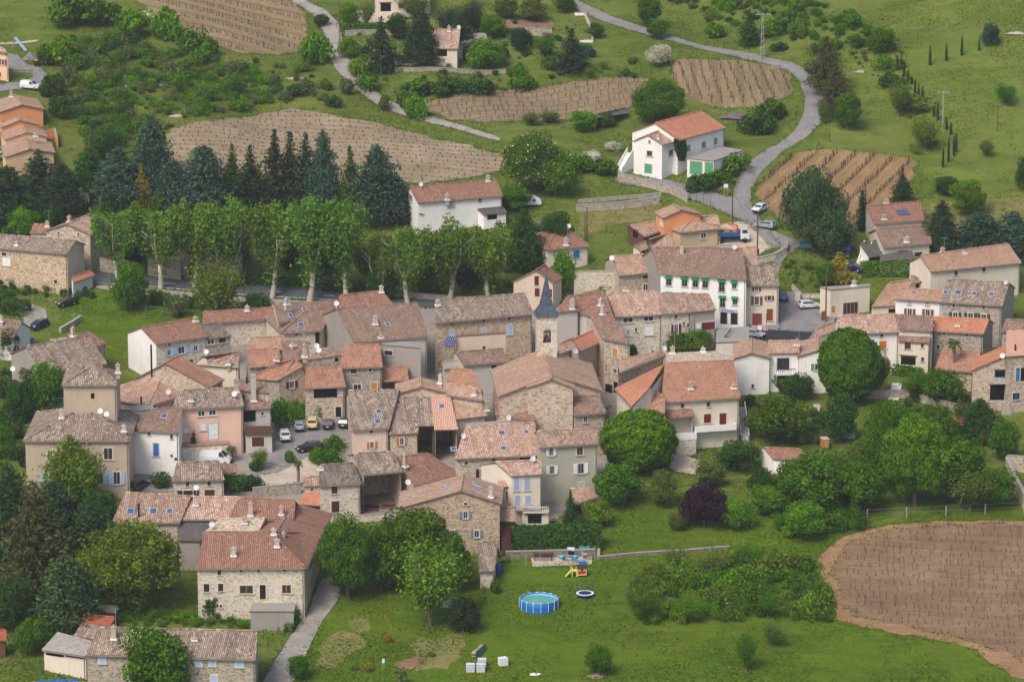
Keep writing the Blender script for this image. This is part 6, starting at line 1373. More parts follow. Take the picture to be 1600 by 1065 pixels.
def car(x, yb, head, kindc, color, label, group='cars parked in the village', sc=.93, z=None):
    p = hit(*zp((x, yb), z)); r = thing('parked_car' if kindc != 'bigvan' else 'panel_van', p + UPZ * .14, label, 'car' if kindc in ('hatch', 'estate') else 'van', group, R(head)); r.scale = (sc,) * 3
    if kindc not in _CM:
        L, Wd, Hh, belt, body, win = carmesh(kindc)
        def me(mb, nm, m): o = mb.build(nm, m); d = o.data; bpy.data.objects.remove(o); return d
        tyre = MB(); prof = [(.05, -.1), (.27, -.1), (.31, -.05), (.31, .05), (.27, .1), (.05, .1)]
        tyre.lathe(prof, n=14); tyre.v = [(a, c, b) for a, b, c in tyre.v]
        rim = MB(); rim.lathe([(0.0, .108), (.17, .108), (.19, .09)], n=10); rim.v = [(a, c, b) for a, b, c in rim.v]; rim2 = MB(); rim2.v = rim.v + [(a, -b, c) for a, b, c in rim.v]; rim2.f = rim.f + [tuple(len(rim.v) + i for i in f) for f in rim.f]; rim2.m = rim.m * 2; rim2.uv = rim.uv * 2
        hl, tl, pl, bm = MB(), MB(), MB(), MB(); hl.box((0, 0, 0), (.14, .34, .16)); tl.box((0, 0, 0), (.08, .2, .26)); pl.box((0, 0, 0), (.03, .5, .12)); bm.box((L / 2 - .02, 0, .42), (.12, Wd - .1, .16)); bm.box((0, 0, .36), (L - .1, Wd - .3, .1)); bm.box((-L / 2 + .02, 0, .42), (.12, Wd - .1, .16)); 
        for sg in (-1, 1): bm.box((L / 2 - 1.55 if kindc != 'bigvan' else L / 2 - 1.2, sg * (Wd / 2 + .08), belt + .1), (.12, .18, .14))
        _CM[kindc] = (L, Wd, Hh, belt, me(body, 'body', carpaint('white')), me(win, 'windows', glassm()), me(tyre, 'wheel', paint('black')), me(rim2, 'rim', paint('steel')), me(hl, 'headlight', paint('white')), me(tl, 'tail_light', paint('burg')), me(pl, 'number_plate', paint('white')), me(bm, 'bumper_trim', paint('dark')))
    L, Wd, Hh, belt, mb_, mw, mt, mr, mh, mtl, mpl, mbm = _CM[kindc]
    def add(nm, d, loc=(0, 0, 0), par=r):
        o = bpy.data.objects.new(nm, d); COL.objects.link(o); o.parent = par; o.location = loc; return o
    b = add('body', mb_); slotmat(b, carpaint(color)); add('windows', mw); add('bumper_trim', mbm)
    for sx in (-1, 1):
        for sy in (-1, 1):
            w = add('wheel', mt, (sx * (L / 2 - .78), sy * (Wd / 2 - .1), .31)); add('rim', mr, (0, 0, 0), w)
    for sy in (-1, 1): add('headlight', mh, (L / 2 - .12, sy * (Wd / 2 - .26), .68)); add('tail_light', mtl, (-L / 2 + .01, sy * (Wd / 2 - .14), .8))
    add('number_plate', mpl, (-L / 2 - .03, 0, .55)); return r
Z(0, 0, 1)
for a in [(48, 140, 340, 'van', 'white', 'white small van on the driveway above the orange houses'), (104, 478, 215, 'hatch', 'black', 'black car at the foot of the blind stone building'),
    (61, 513, 235, 'hatch', 'navy', 'dark blue car parked on the grey track'), (1, 249, 60, 'hatch', 'white', 'white car cut by the left edge beside the orange terrace'),
    (217, 764, 65, 'estate', 'black', 'black estate car in the courtyard beside the ochre manor'), (337, 724, 350, 'bigvan', 'white', 'white panel van below the pink house terrace'),
    (444, 687, 100, 'van', 'white', 'white small van at the left of the car park'), (467, 671, 97, 'hatch', 'silver', 'silver grey car first in the car park row'),
    (488, 668, 92, 'van', 'yellow', 'pale yellow van in the car park row'), (513, 668, 88, 'hatch', 'navy', 'dark blue car third in the car park row'), (538, 666, 84, 'hatch', 'green', 'dark green car last in the car park row'),
    (484, 705, 200, 'estate', 'black', 'black car standing across the middle of the car park'), (1187, 331, 238, 'hatch', 'white', 'white car on the verge at the lane fork'),
    (1196, 357, 150, 'hatch', 'silver', 'silver car parked at the lane fork corner'), (1222, 468, 95, 'hatch', 'greyblue', 'blue grey car behind the cream corner house'), (1264, 482, 12, 'hatch', 'white', 'white hatchback parked on the village square'),
    (1178, 527, 335, 'hatch', 'silver', 'silver car half hidden by the cream terrace'), (1334, 424, 330, 'hatch', 'navy', 'dark blue car behind the thick green hedge'), (617, 94, 5, 'hatch', 'navy', 'dark blue car in the forecourt beside the pink villa'),
    (848, 361, 0, 'hatch', 'green', 'green car under the trees above the cream villa')]: car(*a)
# truck
p = hit(1140, 378); r = thing('crane_truck', p + UPZ * .14, 'blue bed truck with orange loading crane and white cab', 'truck', None, R(4)); r.scale = (.95,) * 3
m = MB(); m.box((-1.0, 0, 1.15), (5.4, 2.3, .15)); 
for s_ in (-1, 1): m.box((-1.0, s_ * 1.15, 1.5), (5.4, .08, .8))
m.box((-3.7, 0, 1.5), (.08, 2.3, .8)); m.box((1.7, 0, 1.7), (.1, 2.3, 1.1)); m.build('load_bed', flatm('truck_blue', (30, 84, 140), .5), r)
m = MB(); m.box((-.4, 0, .75), (6.6, .9, .3)); m.build('chassis', paint('dark'), r)
m = MB(); P_ = [(1.9, .6), (1.9, 2.55), (3.1, 2.55), (3.5, 1.6), (3.6, .6)]; A_ = [Vector((x, -1.1, z)) for x, z in P_]; B_ = [Vector((x, 1.1, z)) for x, z in P_]; m.face(A_); m.face(B_[::-1])
for i_ in range(5): m.face([A_[i_], B_[i_], B_[(i_ + 1) % 5], A_[(i_ + 1) % 5]])
m.build('cab', carpaint('white'), r)
m = MB(); m.face([(3.14, -.95, 2.48), (3.52, -.95, 1.66), (3.52, .95, 1.66), (3.14, .95, 2.48)][::-1]); 
for s_ in (-1, 1): m.face([(2.2, s_ * 1.115, 1.7), (3.3, s_ * 1.115, 1.7), (3.05, s_ * 1.115, 2.35), (2.2, s_ * 1.115, 2.35)])
m.build('windows', glassm(), r)
m = MB(); m.tube([(1.4, 0, 1.2), (1.4, 0, 3.0)], .16, 8); m.tube([(1.4, 0, 3.0), (-.6, 0, 3.5), (-2.6, .2, 2.9)], [.15, .12, .1], 6); m.tube([(1.4, 0, 2.2), (-.2, 0, 3.3)], .08, 6); m.build('crane', flatm('crane_orange', (206, 84, 36), .5), r)
m = MB(); rnd = random.Random(5)
for k_ in range(14): m.box((rnd.uniform(-3.3, 1.2), rnd.uniform(-.9, .9), rnd.uniform(1.4, 2.0)), (rnd.uniform(.3, .8), rnd.uniform(.3, .8), rnd.uniform(.3, .8)))
m.build('load', paint('wood'), r)
tyre = MB(); tyre.lathe([(.1, -.15), (.42, -.15), (.48, -.08), (.48, .08), (.42, .15), (.1, .15), (.1, 0)], n=16); tyre.v = [(a, c, b) for a, b, c in tyre.v]
for sx in (-2.8, -1.7, 2.7):
    for sy in (-1, 1): o = tyre.build('wheel', paint('black'), r); o.location = (sx, sy * .95, .48)
# caravan under pale cover
p = hit(826, 322); r = thing('caravan', p, 'white rounded caravan parked under the flowering chestnut', 'caravan', None, R(8)); r.scale = (.75,) * 3; m = MB()
prof = [(-3, .5), (-3.1, 1.4), (-2.6, 2.3), (-1, 2.6), (1.5, 2.5), (2.7, 1.9), (3, .9), (2.9, .5)]; A_ = [Vector((x, -1.05, z)) for x, z in prof]; B_ = [Vector((x, 1.05, z)) for x, z in prof]; m.face(A_); m.face(B_[::-1])
for i_ in range(8): m.face([A_[i_], B_[i_], B_[(i_ + 1) % 8], A_[(i_ + 1) % 8]])
m.build('body', carpaint('white'), r); m = MB(); m.box((-.6, -1.06, 1.6), (1.4, .04, .6)); m.box((1.2, -1.06, 1.6), (.7, .04, .6)); m.build('window', glassm(), r)
for s_ in (-1, 1): o = tyre.build('wheel', paint('black'), r); o.location = (0, s_ * .9, .3); o.scale = (.65,) * 3
# ---------------- bell tower ----------------
Z(640, 440, 3.55); A = hit(*zp((708, 200)), 16); B = onz(*zp((818, 198)), A.z); d = (B - A).normalized(); n = Vector((-d.y, d.x, 0)); w = (B - A).length; c0 = (A + B) / 2 + n * w / 2; gz = G(c0.x, c0.y); Ht = A.z - gz
r = thing('bell_tower', Vector((c0.x, c0.y, gz)), 'pale stone bell tower with arched belfry and slate blue spire', 'church tower', None, math.atan2(d.y, d.x)); hw = w / 2
m = MB(); ow, oh, oz = .62, 1.75, Ht - 4.15
def wallop(mb, ax, ay):  # wall with arched opening, local frame ax along, ay outward
    t = .45
    def bx(u, z, du, dz, m_=0): mb.box(ax * u + ay * (hw - t / 2) + UPZ * z, (du, t, dz), (ax, ay, UPZ), m_)
    sw = hw - ow
    for s_ in (-1, 1): bx(s_ * (ow + sw / 2), (Ht - 1) / 2 - .5 + .0, sw, Ht + 1 - .0) if False else bx(s_ * (ow + sw / 2), Ht / 2 - .5, sw, Ht + 1)
    bx(0, (oz - 1) / 2, 2 * ow, oz + 1); bx(0, (oz + oh + ow + Ht) / 2, 2 * ow, Ht - oz - oh - ow)
    N_ = 10
    for k_ in range(N_):
        a0, a1 = PI * k_ / N_, PI * (k_ + 1) / N_; zt = oz + oh + ow
        for yy in (hw, hw - t):
            mb.face([ax * (ow * math.cos(a0)) + ay * yy + UPZ * (oz + oh + ow * math.sin(a0)), ax * (ow * math.cos(a1)) + ay * yy + UPZ * (oz + oh + ow * math.sin(a1)), ax * (ow * math.cos(a1)) + ay * yy + UPZ * zt, ax * (ow * math.cos(a0)) + ay * yy + UPZ * zt])
        mb.face([ax * (ow * math.cos(a0)) + ay * hw + UPZ * (oz + oh + ow * math.sin(a0)), ax * (ow * math.cos(a0)) + ay * (hw - t) + UPZ * (oz + oh + ow * math.sin(a0)), ax * (ow * math.cos(a1)) + ay * (hw - t) + UPZ * (oz + oh + ow * math.sin(a1)), ax * (ow * math.cos(a1)) + ay * hw + UPZ * (oz + oh + ow * math.sin(a1))])
wallop(m, Vector((1, 0, 0)), Vector((0, -1, 0))); wallop(m, Vector((1, 0, 0)), Vector((0, 1, 0)))
for s_ in (-1, 1): m.box((s_ * (hw - .225), 0, Ht / 2 - .5), (.45, w - .9, Ht + 1))
m.box((0, 0, oz - .3), (w - .9, w - .9, .2)); m.box((0, 0, Ht + .06), (w + .3, w + .3, .16)); m.build('wall', stonem('stonel'), r)
m = MB(); m.lathe([(.0, .72), (.2, .7), (.28, .45), (.34, .15), (.46, 0), (.44, -.04), (.3, .1)], n=16); m.tube([(0, 0, .7), (0, 0, 1.5)], .05, 5); m.box((0, 0, 1.25), (1.5, .15, .15)); o = m.build('bell', flatm('bronze', (110, 84, 58), .5), r); o.location = (0, -.4, oz + .35)
m = MB(); zs_ = [(hw + .32, Ht + .14), (hw + .1, Ht + .55), (hw * .66, Ht + 1.6), (hw * .44, Ht + 3.2), (.06, Ht + 6.6)]
for (r0, z0), (r1, z1) in zip(zs_, zs_[1:]):
    q0 = [(r0 * a, r0 * b, z0) for a, b in ((-1, -1), (1, -1), (1, 1), (-1, 1))]; q1 = [(r1 * a, r1 * b, z1) for a, b in ((-1, -1), (1, -1), (1, 1), (-1, 1))]
    for k_ in range(4): m.face([q0[k_], q0[(k_ + 1) % 4], q1[(k_ + 1) % 4], q1[k_]], 0, [(50, 50 + z0), (50 + 2 * r0, 50 + z0), (50 + r0 + r1, 50 + z1), (50 + r0 - r1, 50 + z1)])
m.face([(zs_[0][0] * a, zs_[0][0] * b, zs_[0][1]) for a, b in ((-1, -1), (-1, 1), (1, 1), (1, -1))]); o = m.build('spire', roofm('slate'), r)
m = MB(); m.tube([(0, 0, Ht + 6.5), (0, 0, Ht + 7.7)], .035, 5); m.box((0, 0, Ht + 7.3), (.5, .05, .05)); m.build('cross', paint('dark'), o)
# ---------------- stone walls, fences ----------------
def wall(px, h, th, mat, label, name='stone_wall', cat='wall', cope=True):
    P = [hit(*zp(q)) for q in px]; o0 = P[0]; mb = MB(); cb = MB()
    for a, b in zip(P, P[1:]):
        d = Vector((b.x - a.x, b.y - a.y, 0)); L = d.length; d.normalize(); s = Vector((-d.y, d.x, 0)) * th / 2; nn = max(1, int(L / 3))
        for k_ in range(nn):
            u, v = a + (b - a) * (k_ / nn), a + (b - a) * ((k_ + 1) / nn); u.z, v.z = G(u.x, u.y), G(v.x, v.y); hh = h
            q0 = [u - s, v - s, v + s, u + s]
            lo = [x - UPZ * .6 - o0 for x in q0]; hi = [x + UPZ * hh - o0 for x in q0]
            mb.face(hi)
            for i_ in range(4): mb.face([lo[i_], lo[(i_ + 1) % 4], hi[(i_ + 1) % 4], hi[i_]])
            if cope:
                c = [x + UPZ * (hh + .003) + (x - (u + v) / 2).normalized() * 0 - o0 for x in [u - s * 1.2, v - s * 1.2, v + s * 1.2, u + s * 1.2]]; t = [x + UPZ * .1 for x in c]; cb.face(t)
                for i_ in range(4): cb.face([c[i_], c[(i_ + 1) % 4], t[(i_ + 1) % 4], t[i_]])
    r_ = thing(name, o0, label, cat); mb.build('masonry', mat, r_)
    if cope: cb.build('coping', plaster('grey'), r_)
    return r_
Z(0, 0, 1); sg_ = stonem('stoneg'); st_ = stonem('stone'); sl_ = stonem('stonel')
wall([(157, 423), (192, 430)], 2.2, .4, sg_, 'roadside stone wall at the left plane tree'); wall([(232, 430), (283, 437)], 3.2, .4, sg_, 'high roadside stone wall before the gatehouse')
wall([(600, 462), (700, 470), (800, 480)], .9, .35, sg_, 'low grey parapet wall along the main road'); wall([(897, 462), (960, 460), (1022, 456)], 4.2, .6, stonem('stonel'), 'old high enclosure wall left of the hotel')
wall([(900, 331), (975, 326), (1030, 318)], 1.2, .5, sg_, 'lower terrace wall above the dry meadow'); wall([(903, 317), (1033, 306)], .5, .4, sg_, 'upper pale terrace wall above the dry meadow')
wall([(966, 282), (1010, 292), (1055, 305), (1075, 316)], 1.4, .4, sg_, 'retaining wall along the lane below the farmhouse'); wall([(1178, 414), (1210, 406), (1228, 396), (1228, 386)], 1.1, .5, sl_, 'curved stone wall around the little green at the lane')
wall([(936, 874), (1000, 868), (1080, 863), (1140, 858)], .5, .35, stonem('darkstone'), 'long low stone wall across the garden lawn'); wall([(935, 874), (936, 838)], .5, .4, sg_, 'short pale wall end at the tall hedge')
wall([(790, 872), (930, 868)], 1.0, .5, stonem('darkstone'), 'stone wall behind the sunbathing terrace'); wall([(1342, 622), (1420, 622), (1500, 646)], 1.3, .5, sg_, 'garden terrace wall below the cream houses')
wall([(1573, 735), (1585, 765), (1605, 800)], 2.2, .5, st_, 'stone wall of the ruin at the right edge'); wall([(1573, 735), (1620, 738)], 2.4, .5, st_, 'front wall of the ruin at the right edge')
wall([(898, 24), (914, 24), (923, 44), (926, 66), (905, 66)], .5, .35, plaster('white'), 'white painted kerb wall around the terraced lawn'); wall([(395, 778), (470, 770)], 1.6, .4, sg_, 'stone retaining wall below the gravel square')
wall([(94, 521), (110, 512), (127, 501)], .9, .5, sg_, 'tumbled stone wall on the bright meadow'); wall([(1062, 408), (1100, 406), (1142, 404)], 2.4, .5, sl_, 'pale stone wall in front of the tan house')
wall([(540, 56), (640, 56)], .9, .5, sg_, 'terrace wall below the clipped villa hedge'); wall([(820, 56), (862, 57)], 1.6, .5, st_, 'arched terrace wall under the reddish orchard')
wall([(1238, 452), (1252, 466), (1284, 466)], .8, .3, sl_, 'low wall edging the garden at the square'); wall([(617, 112), (650, 112), (790, 114)], .7, .5, sg_, 'stone terrace edge below the pink villa')
wall([(1142, 402), (1186, 400)], 1.3, .12, paint('dbrown'), 'dark boarded fence beside the truck', 'board_fence', 'fence', False); wall([(60, 222), (86, 214), (90, 232)], 1.6, .25, plaster('orange'), 'orange courtyard wall of the terrace houses')
wall([(20, 112), (50, 112)], .4, .8, sg_, 'stony border inside the driveway loop'); wall([(1205, 505), (1160, 500)], .6, .3, sl_, 'low kerb wall on the square'); wall([(548, 816), (600, 812)], 1.0, .4, sl_, 'pale parapet below the open barn')
def post_fence(px, n_, h, label, mat, wires=2, rad=.06, name='wire_fence'):
    P = [hit(*zp(q)) for q in px]; o0 = P[0]; r_ = thing(name, o0, label, 'fence'); Lt = [0]
    for a, b in zip(P, P[1:]): Lt.append(Lt[-1] + (b - a).length)
    tops = []
    for k_ in range(n_):
        s_ = Lt[-1] * k_ / (n_ - 1); j = max(i_ for i_ in range(len(Lt)) if Lt[i_] <= s_ + 1e-6); j = min(j, len(P) - 2); q = P[j] + (P[j + 1] - P[j]) * ((s_ - Lt[j]) / (Lt[j + 1] - Lt[j])); q.z = G(q.x, q.y)
        m = MB(); m.tube([q - o0 - UPZ * .3, q - o0 + UPZ * h], rad, 5); m.build('post', mat, r_); tops.append(q - o0)
    m = MB()
    for w_ in range(wires): m.tube([t + UPZ * (h * (.95 - .4 * w_)) for t in tops], .015, 3, cap=False)
    m.build('wire', paint('steel'), r_)
post_fence([(1355, 812), (1430, 808), (1500, 806), (1600, 800)], 5, 1.7, 'fence with concrete posts above the dark vineyard', paint('steel'), 2, .09)
post_fence([(966, 280), (1010, 290), (1055, 303), (1110, 322)], 14, 1.6, 'thin railing along the lane below the farmhouse', paint('dark'), 2, .03); post_fence([(800, 884), (862, 884), (930, 878)], 7, 2.4, 'tall wire fence around the sunbathing terrace', paint('steel'), 3, .04)
post_fence([(1180, 412), (1210, 404), (1227, 394)], 5, 1.6, 'green mesh fence on the curved wall', paint('dgreen'), 3, .03); post_fence([(535, 970), (600, 966), (612, 985)], 12, .9, 'row of thin vegetable stakes in the lower garden', paint('wood'), 0, .03, 'stake_row')
# ---------------- poles ----------------
def pole(x, yb, h, label, kindp='wood', rad=.13):
    p = hit(*zp((x, yb))); s = pxm(p); Hm = h / ZN[2] / (s * .97); m = MB(); mat = paint('steel') if kindp in ('conc', 'lamp', 'pylon') else barkm('brown'); nm = dict(lamp='street_lamp', pylon='lattice_pylon').get(kindp, 'utility_pole')
    r_ = thing(nm, p, label, 'street lamp' if kindp == 'lamp' else 'pole')
    if kindp == 'pylon':
        for a, b in ((-1, -1), (1, -1), (1, 1), (-1, 1)): m.tube([(a * .35, b * .35, -.3), (a * .15, b * .15, Hm)], .05, 4)
        N_ = 14
        for k_ in range(N_):
            z0, z1 = Hm * k_ / N_, Hm * (k_ + 1) / N_; w0, w1 = .35 - .2 * k_ / N_, .35 - .2 * (k_ + 1) / N_; s_ = 1 if k_ % 2 else -1
            for b in (-1, 1): m.tube([(-s_ * w0, b * w0, z0), (s_ * w1, b * w1, z1)], .04, 3); m.tube([(b * w0, -s_ * w0, z0), (b * w1, s_ * w1, z1)], .04, 3)
        m.build('mast', mat, r_)
    else: m.tube([(0, 0, -.3), (0, 0, Hm)], [rad * 1.2, rad * .8], 7); m.build('mast', mat, r_)
    if kindp in ('conc', 'pylon', 'tee'):
        m = MB(); m.box((0, 0, Hm - .3), (2.2 if kindp != 'pylon' else 3.0, .12, .14)); 
        for s_ in (-1, 0, 1): m.tube([(s_ * .95, 0, Hm - .25), (s_ * .95, 0, Hm + .1)], .06, 5)
        m.build('crossarm', mat, r_)
    if kindp == 'lamp':
        m = MB(); m.tube([(0, 0, Hm), (-.3, 0, Hm + .35), (-1.1, 0, Hm + .4)], .05, 5); m.box((-1.3, 0, Hm + .36), (.6, .25, .14)); m.build('lamp_head', mat, r_)
for a in [(1191, 92, 70, 'lattice pylon beside the curving road', 'pylon'), (1473, 193, 50, 'grey concrete pole on the pasture', 'conc'), (1558, 205, 40, 'brown wooden pole on the right pasture', 'tee', .08), (595, 118, 36, 'grey street lamp by the spruce at the lane', 'lamp'),
    (917, 378, 54, 'first of two poles beside the cream villa', 'wood'), (914, 376, 46, 'shorter of two poles beside the cream villa', 'wood', .09), (1144, 350, 58, 'wooden pole beside the crane truck', 'wood'), (1183, 410, 80, 'tall grey pole at the corner of the hotel roofs', 'conc2'),
    (1290, 503, 80, 'grey street pole before the yellow windowed building', 'lampless'), (670, 990, 66, 'pole standing in the lower garden', 'wood'), (1219, 532, 40, 'dark green sign pole on the square', 'thin', .05), (1296, 222, 30, 'wooden pole at the road bend field', 'wood', .08), (1352, 320, 46, 'brown pole beside the tall cypress', 'wood', .09), (45, 308, 24, 'grey pole among dark conifers', 'wood', .09), (1085, 560, 62, 'white flag pole by the cream terrace tree', 'thin', .05), (1197, 530, 40, 'thin dark mast on the square', 'thin', .04), (531, 72, 72, 'dark pole where the pale lane meets the hedge', 'wood', .08)]: pole(*a[:4], a[4], *(a[5:]))
# sign boards
def sign(x, yb, hpost, wpx, hpx, label, col='white', glyph=None):
    p = hit(*zp((x, yb))); s = pxm(p); r_ = thing('road_sign', p, label, 'sign'); H_ = hpost / s; m = MB()
    for s_ in (-.3, .3): m.tube([(s_ * wpx / s, 0, -.2), (s_ * wpx / s, 0, H_)], .04, 5)
    m.build('post', paint('steel'), r_); m = MB(); m.box((0, -.06, H_), (wpx / s, .06, hpx / s)); m.build('board', paint(col), r_)
sign(1134, 308, 18, 7, 6, 'square white sign board at the lane fork'); sign(599, 1045, 14, 4, 7, 'small blue white sign post in the lower garden')
# ---------------- garden things ----------------
def P_(x, y): return hit(*zp((x, y)))
@cached
def solid(n_, c, rough=0.5): t = NT(n_, rough, .4); return t.out(lin(c))
p = P_(842, 947); r = thing('garden_pool', p, 'round blue frame pool with white posts on the lawn', 'pool'); RR_ = 2.72; m = MB(); m.lathe([(RR_, -.3), (RR_ + .04, .6), (RR_, 1.2), (RR_ - .06, 1.2), (RR_ - .08, .3)], n=40); m.build('pool_wall', solid('pool_blue', (20, 104, 178)), r, smooth=True)
m = MB(); m.lathe([(0, .9), (RR_ - .06, .9)], n=40); m.build('water', solid('pool_water', (84, 158, 150), .08), r); m = MB(); m.lathe([(RR_ - .075, .9), (RR_ - .05, 1.2)], n=40); m.build('liner', solid('pool_liner', (150, 200, 220)), r)
m = MB(); m.tube([(RR_ * math.cos(a), RR_ * math.sin(a), 1.2) for a in [i_ * PI / 20 for i_ in range(41)]], .07, 6, cap=False); m.build('rim', solid('pool_rim', (70, 140, 200)), r)
for k_ in range(16):
    a = 2 * PI * k_ / 16 + .1; m = MB(); c_, s_ = math.cos(a), math.sin(a); m.tube([((RR_ + .08) * c_, (RR_ + .08) * s_, -.1), ((RR_ + .08) * c_, (RR_ + .08) * s_, 1.18)], .045, 5); m.box((RR_ * c_, RR_ * s_, 1.24), (.34, .1, .1), (Vector((-s_, c_, 0)), Vector((c_, s_, 0)), UPZ)); m.build('post', paint('white'), r)
p = P_(914, 931); r = thing('trampoline', p, 'small round trampoline with blue pad and bare posts', 'trampoline'); m = MB(); m.lathe([(.95, .52), (1.25, .52), (1.27, .47), (.95, .48)], n=28); m.build('pad', paint('white'), r); m = MB(); m.lathe([(0, .5), (.95, .5)], n=28); m.build('jumping_mat', solid('tramp_navy', (22, 34, 84)), r)
m = MB(); m.lathe([(1.28, .5), (1.32, .42), (1.28, .36)], n=28); m.build('rim', solid('tramp_blue', (36, 80, 150)), r)
for k_, a in enumerate((150, 85, 35, 210, 270, 330)):
    a = R(a); m = MB(); top = 2.0 if k_ < 3 else .45; m.tube([(1.3 * math.cos(a), 1.3 * math.sin(a), -.1), (1.3 * math.cos(a), 1.3 * math.sin(a), top)], .06, 6); m.build('post', solid('tramp_blue', (36, 80, 150)), r)
p = P_(908, 899); r = thing('play_house', p, 'plastic play house with black roof red walls and yellow slide', 'play house', None, R(12))
m = MB(); m.box((0, 0, .75), (1.3, 1.0, 1.1)); m.build('wall', solid('toy_red', (190, 34, 40)), r); m = MB()
for a, b in ((-.35, 1.05), (.35, 1.05)): m.box((a, -.52, b), (.34, .05, .34))
m.box((0, -.52, .3), (1.3, .05, .14)); m.box((-.62, 0, .75), (.1, 1.06, 1.2)); m.box((.62, 0, .75), (.1, 1.06, 1.2)); m.build('window_frame', solid('toy_cream', (224, 206, 140)), r)
m = MB(); 
for s_ in (-1, 1): m.face([(-.8, s_ * .7, 1.25), (.8, s_ * .7, 1.25), (.8, 0, 1.75), (-.8, 0, 1.75)])
m.build('roof', solid('toy_black', (44, 44, 52)), r); m = MB(); m.box((-1.05, 0, .9), (.8, .9, .08)); 
for a, b in ((-1.4, -.4), (-1.4, .4), (-.75, -.4)): m.tube([(a, b, 0), (a, b, 1.5)], .06, 5)
m.face([(-1.5, -.3, .9), (-1.5, .3, .9), (-2.3, .3, .05), (-2.3, -.3, .05)]); m.face([(-1.5, -.33, 1.05), (-1.5, -.33, .9), (-2.3, -.33, .05), (-2.3, -.33, .2)]); m.build('slide', solid('toy_yellow', (224, 208, 110)), r)
def lounger(x, y, rz, c, label):
    p = P_(x, y); r_ = thing('sun_lounger', p + UPZ * .14, label, 'lounger', 'loungers on the garden terrace', R(rz)); m = MB(); m.box((0, -.3, .38), (.7, 1.3, .08)); m.box((0, .75, .66), (.7, .95, .08), (Vector((1, 0, 0)), Vector((0, .8, .6)), Vector((0, -.6, .8)))); m.build('seat', solid('lounger_' + c, dict(cyan=(96, 190, 214), white=(214, 214, 214), blue=(60, 150, 196))[c]), r_)
    m = MB()
    for a in (-.3, .3):
        for b in (-.85, .35): m.box((a, b, .17), (.05, .05, .34))
    m.build('leg', paint('white'), r_)
lounger(879, 875, 205, 'cyan', 'light blue lounger left of the barbecue'); lounger(896, 875, 155, 'cyan', 'light blue lounger right of the barbecue'); lounger(913, 872, 180, 'white', 'white padded garden swing seat near the blue cover'); lounger(907, 881, 90, 'blue', 'low blue plastic paddling mat before the play house')
def table(x, y, w_, d_, h_, mat, label, name='garden_table', rz=0, benches=True, cat='table', group=None, z=None):
    p = hit(*zp((x, y), z)); r_ = thing(name, p + UPZ * .13, label, cat, group, R(rz)); m = MB(); m.box((0, 0, h_), (w_, d_, .07)); m.build('table_top', mat, r_)
    for a in (-1, 1):
        for b in (-1, 1): m = MB(); m.box((a * (w_ / 2 - .1), b * (d_ / 2 - .1), h_ / 2 - .02), (.09, .09, h_ - .04)); m.build('leg', mat, r_)
    if benches:
        for b in (-1, 1): m = MB(); m.box((0, b * (d_ / 2 + .4), .45), (w_, .32, .06)); m.box((-w_ / 2 + .2, b * (d_ / 2 + .4), .2), (.08, .28, .42)); m.box((w_ / 2 - .2, b * (d_ / 2 + .4), .2), (.08, .28, .42)); m.build('bench', mat, r_)
table(848, 873, 2.8, .9, .75, solid('dark_wood', (84, 66, 60)), 'long dark wooden garden table with benches on the terrace'); 
b_ = HOUSES['barn']; 
for dx, lab, cm in ((.3, 'dark red table with benches inside the open barn', (110, 40, 40)), (.72, 'orange brown wooden table inside the open barn', (140, 80, 50))):
    q = b_['EL'].lerp(b_['ER'], dx) + Vector((-b_['d'].y, b_['d'].x, 0)) * 1.8; r_ = thing('picnic_table', Vector((q.x, q.y, b_['org'].z + .08)), lab, 'table'); m = MB(); m.box((0, 0, .75), (2.0, .9, .08)); m.build('table_top', solid('wood%d' % cm[0], cm), r_)
    for s_ in (-1, 1): m = MB(); m.box((0, s_ * .8, .45), (2.0, .3, .06)); m.box((-.8, s_ * .8, .2), (.08, .28, .44)); m.box((.8, s_ * .8, .2), (.08, .28, .44)); m.build('bench', solid('wood%d' % cm[0], cm), r_)
    m = MB(); m.box((-.7, 0, .36), (.1, .7, .7)); m.box((.7, 0, .36), (.1, .7, .7)); m.build('leg', solid('wood%d' % cm[0], cm), r_)
p = P_(892, 869); r = thing('barbecue', p + UPZ * .1, 'black barbecue with white hood on the garden terrace', 'barbecue'); m = MB(); m.box((0, 0, .5), (1.0, .6, .7)); m.build('base', paint('black'), r); m = MB(); m.box((0, 0, 1.05), (1.05, .62, .35)); m.build('lid', paint('white'), r)
def ibc(x, y, label, cage=True, rz=0):
    p = P_(x, y); r_ = thing('water_tank', p + UPZ * .02, label, 'tank', 'white water tanks on the lower lawn', R(rz)); m = MB(); m.box((0, 0, .62), (1.15, 1.0, 1.0)); m.tube([(0, 0, 1.1), (0, 0, 1.17)], .14, 8); m.build('body', solid('tank_white', (214, 216, 220)), r_)
    m = MB(); m.box((0, 0, .06), (1.2, 1.05, .12)); m.build('pallet', paint('wood'), r_)
    if cage:
        m = MB()
        for k_ in range(6):
            x_ = -.58 + k_ * .232; m.tube([(x_, -.53, .1), (x_, -.53, 1.14), (x_, .53, 1.14), (x_, .53, .1)], .02, 4)
        for z_ in (.35, .6, .85, 1.14): m.tube([(-.6, -.53, z_), (.6, -.53, z_), (.6, .53, z_), (-.6, .53, z_), (-.6, -.53, z_)], .02, 4)
        m.build('cage', paint('steel'), r_)
ibc(735, 1049, 'left caged water tank of the three'); ibc(751, 1049, 'front right caged water tank of the three'); ibc(753, 1041, 'rear caged water tank of the three'); ibc(786, 1039, 'single white tank without cage on the lawn', False, 20)
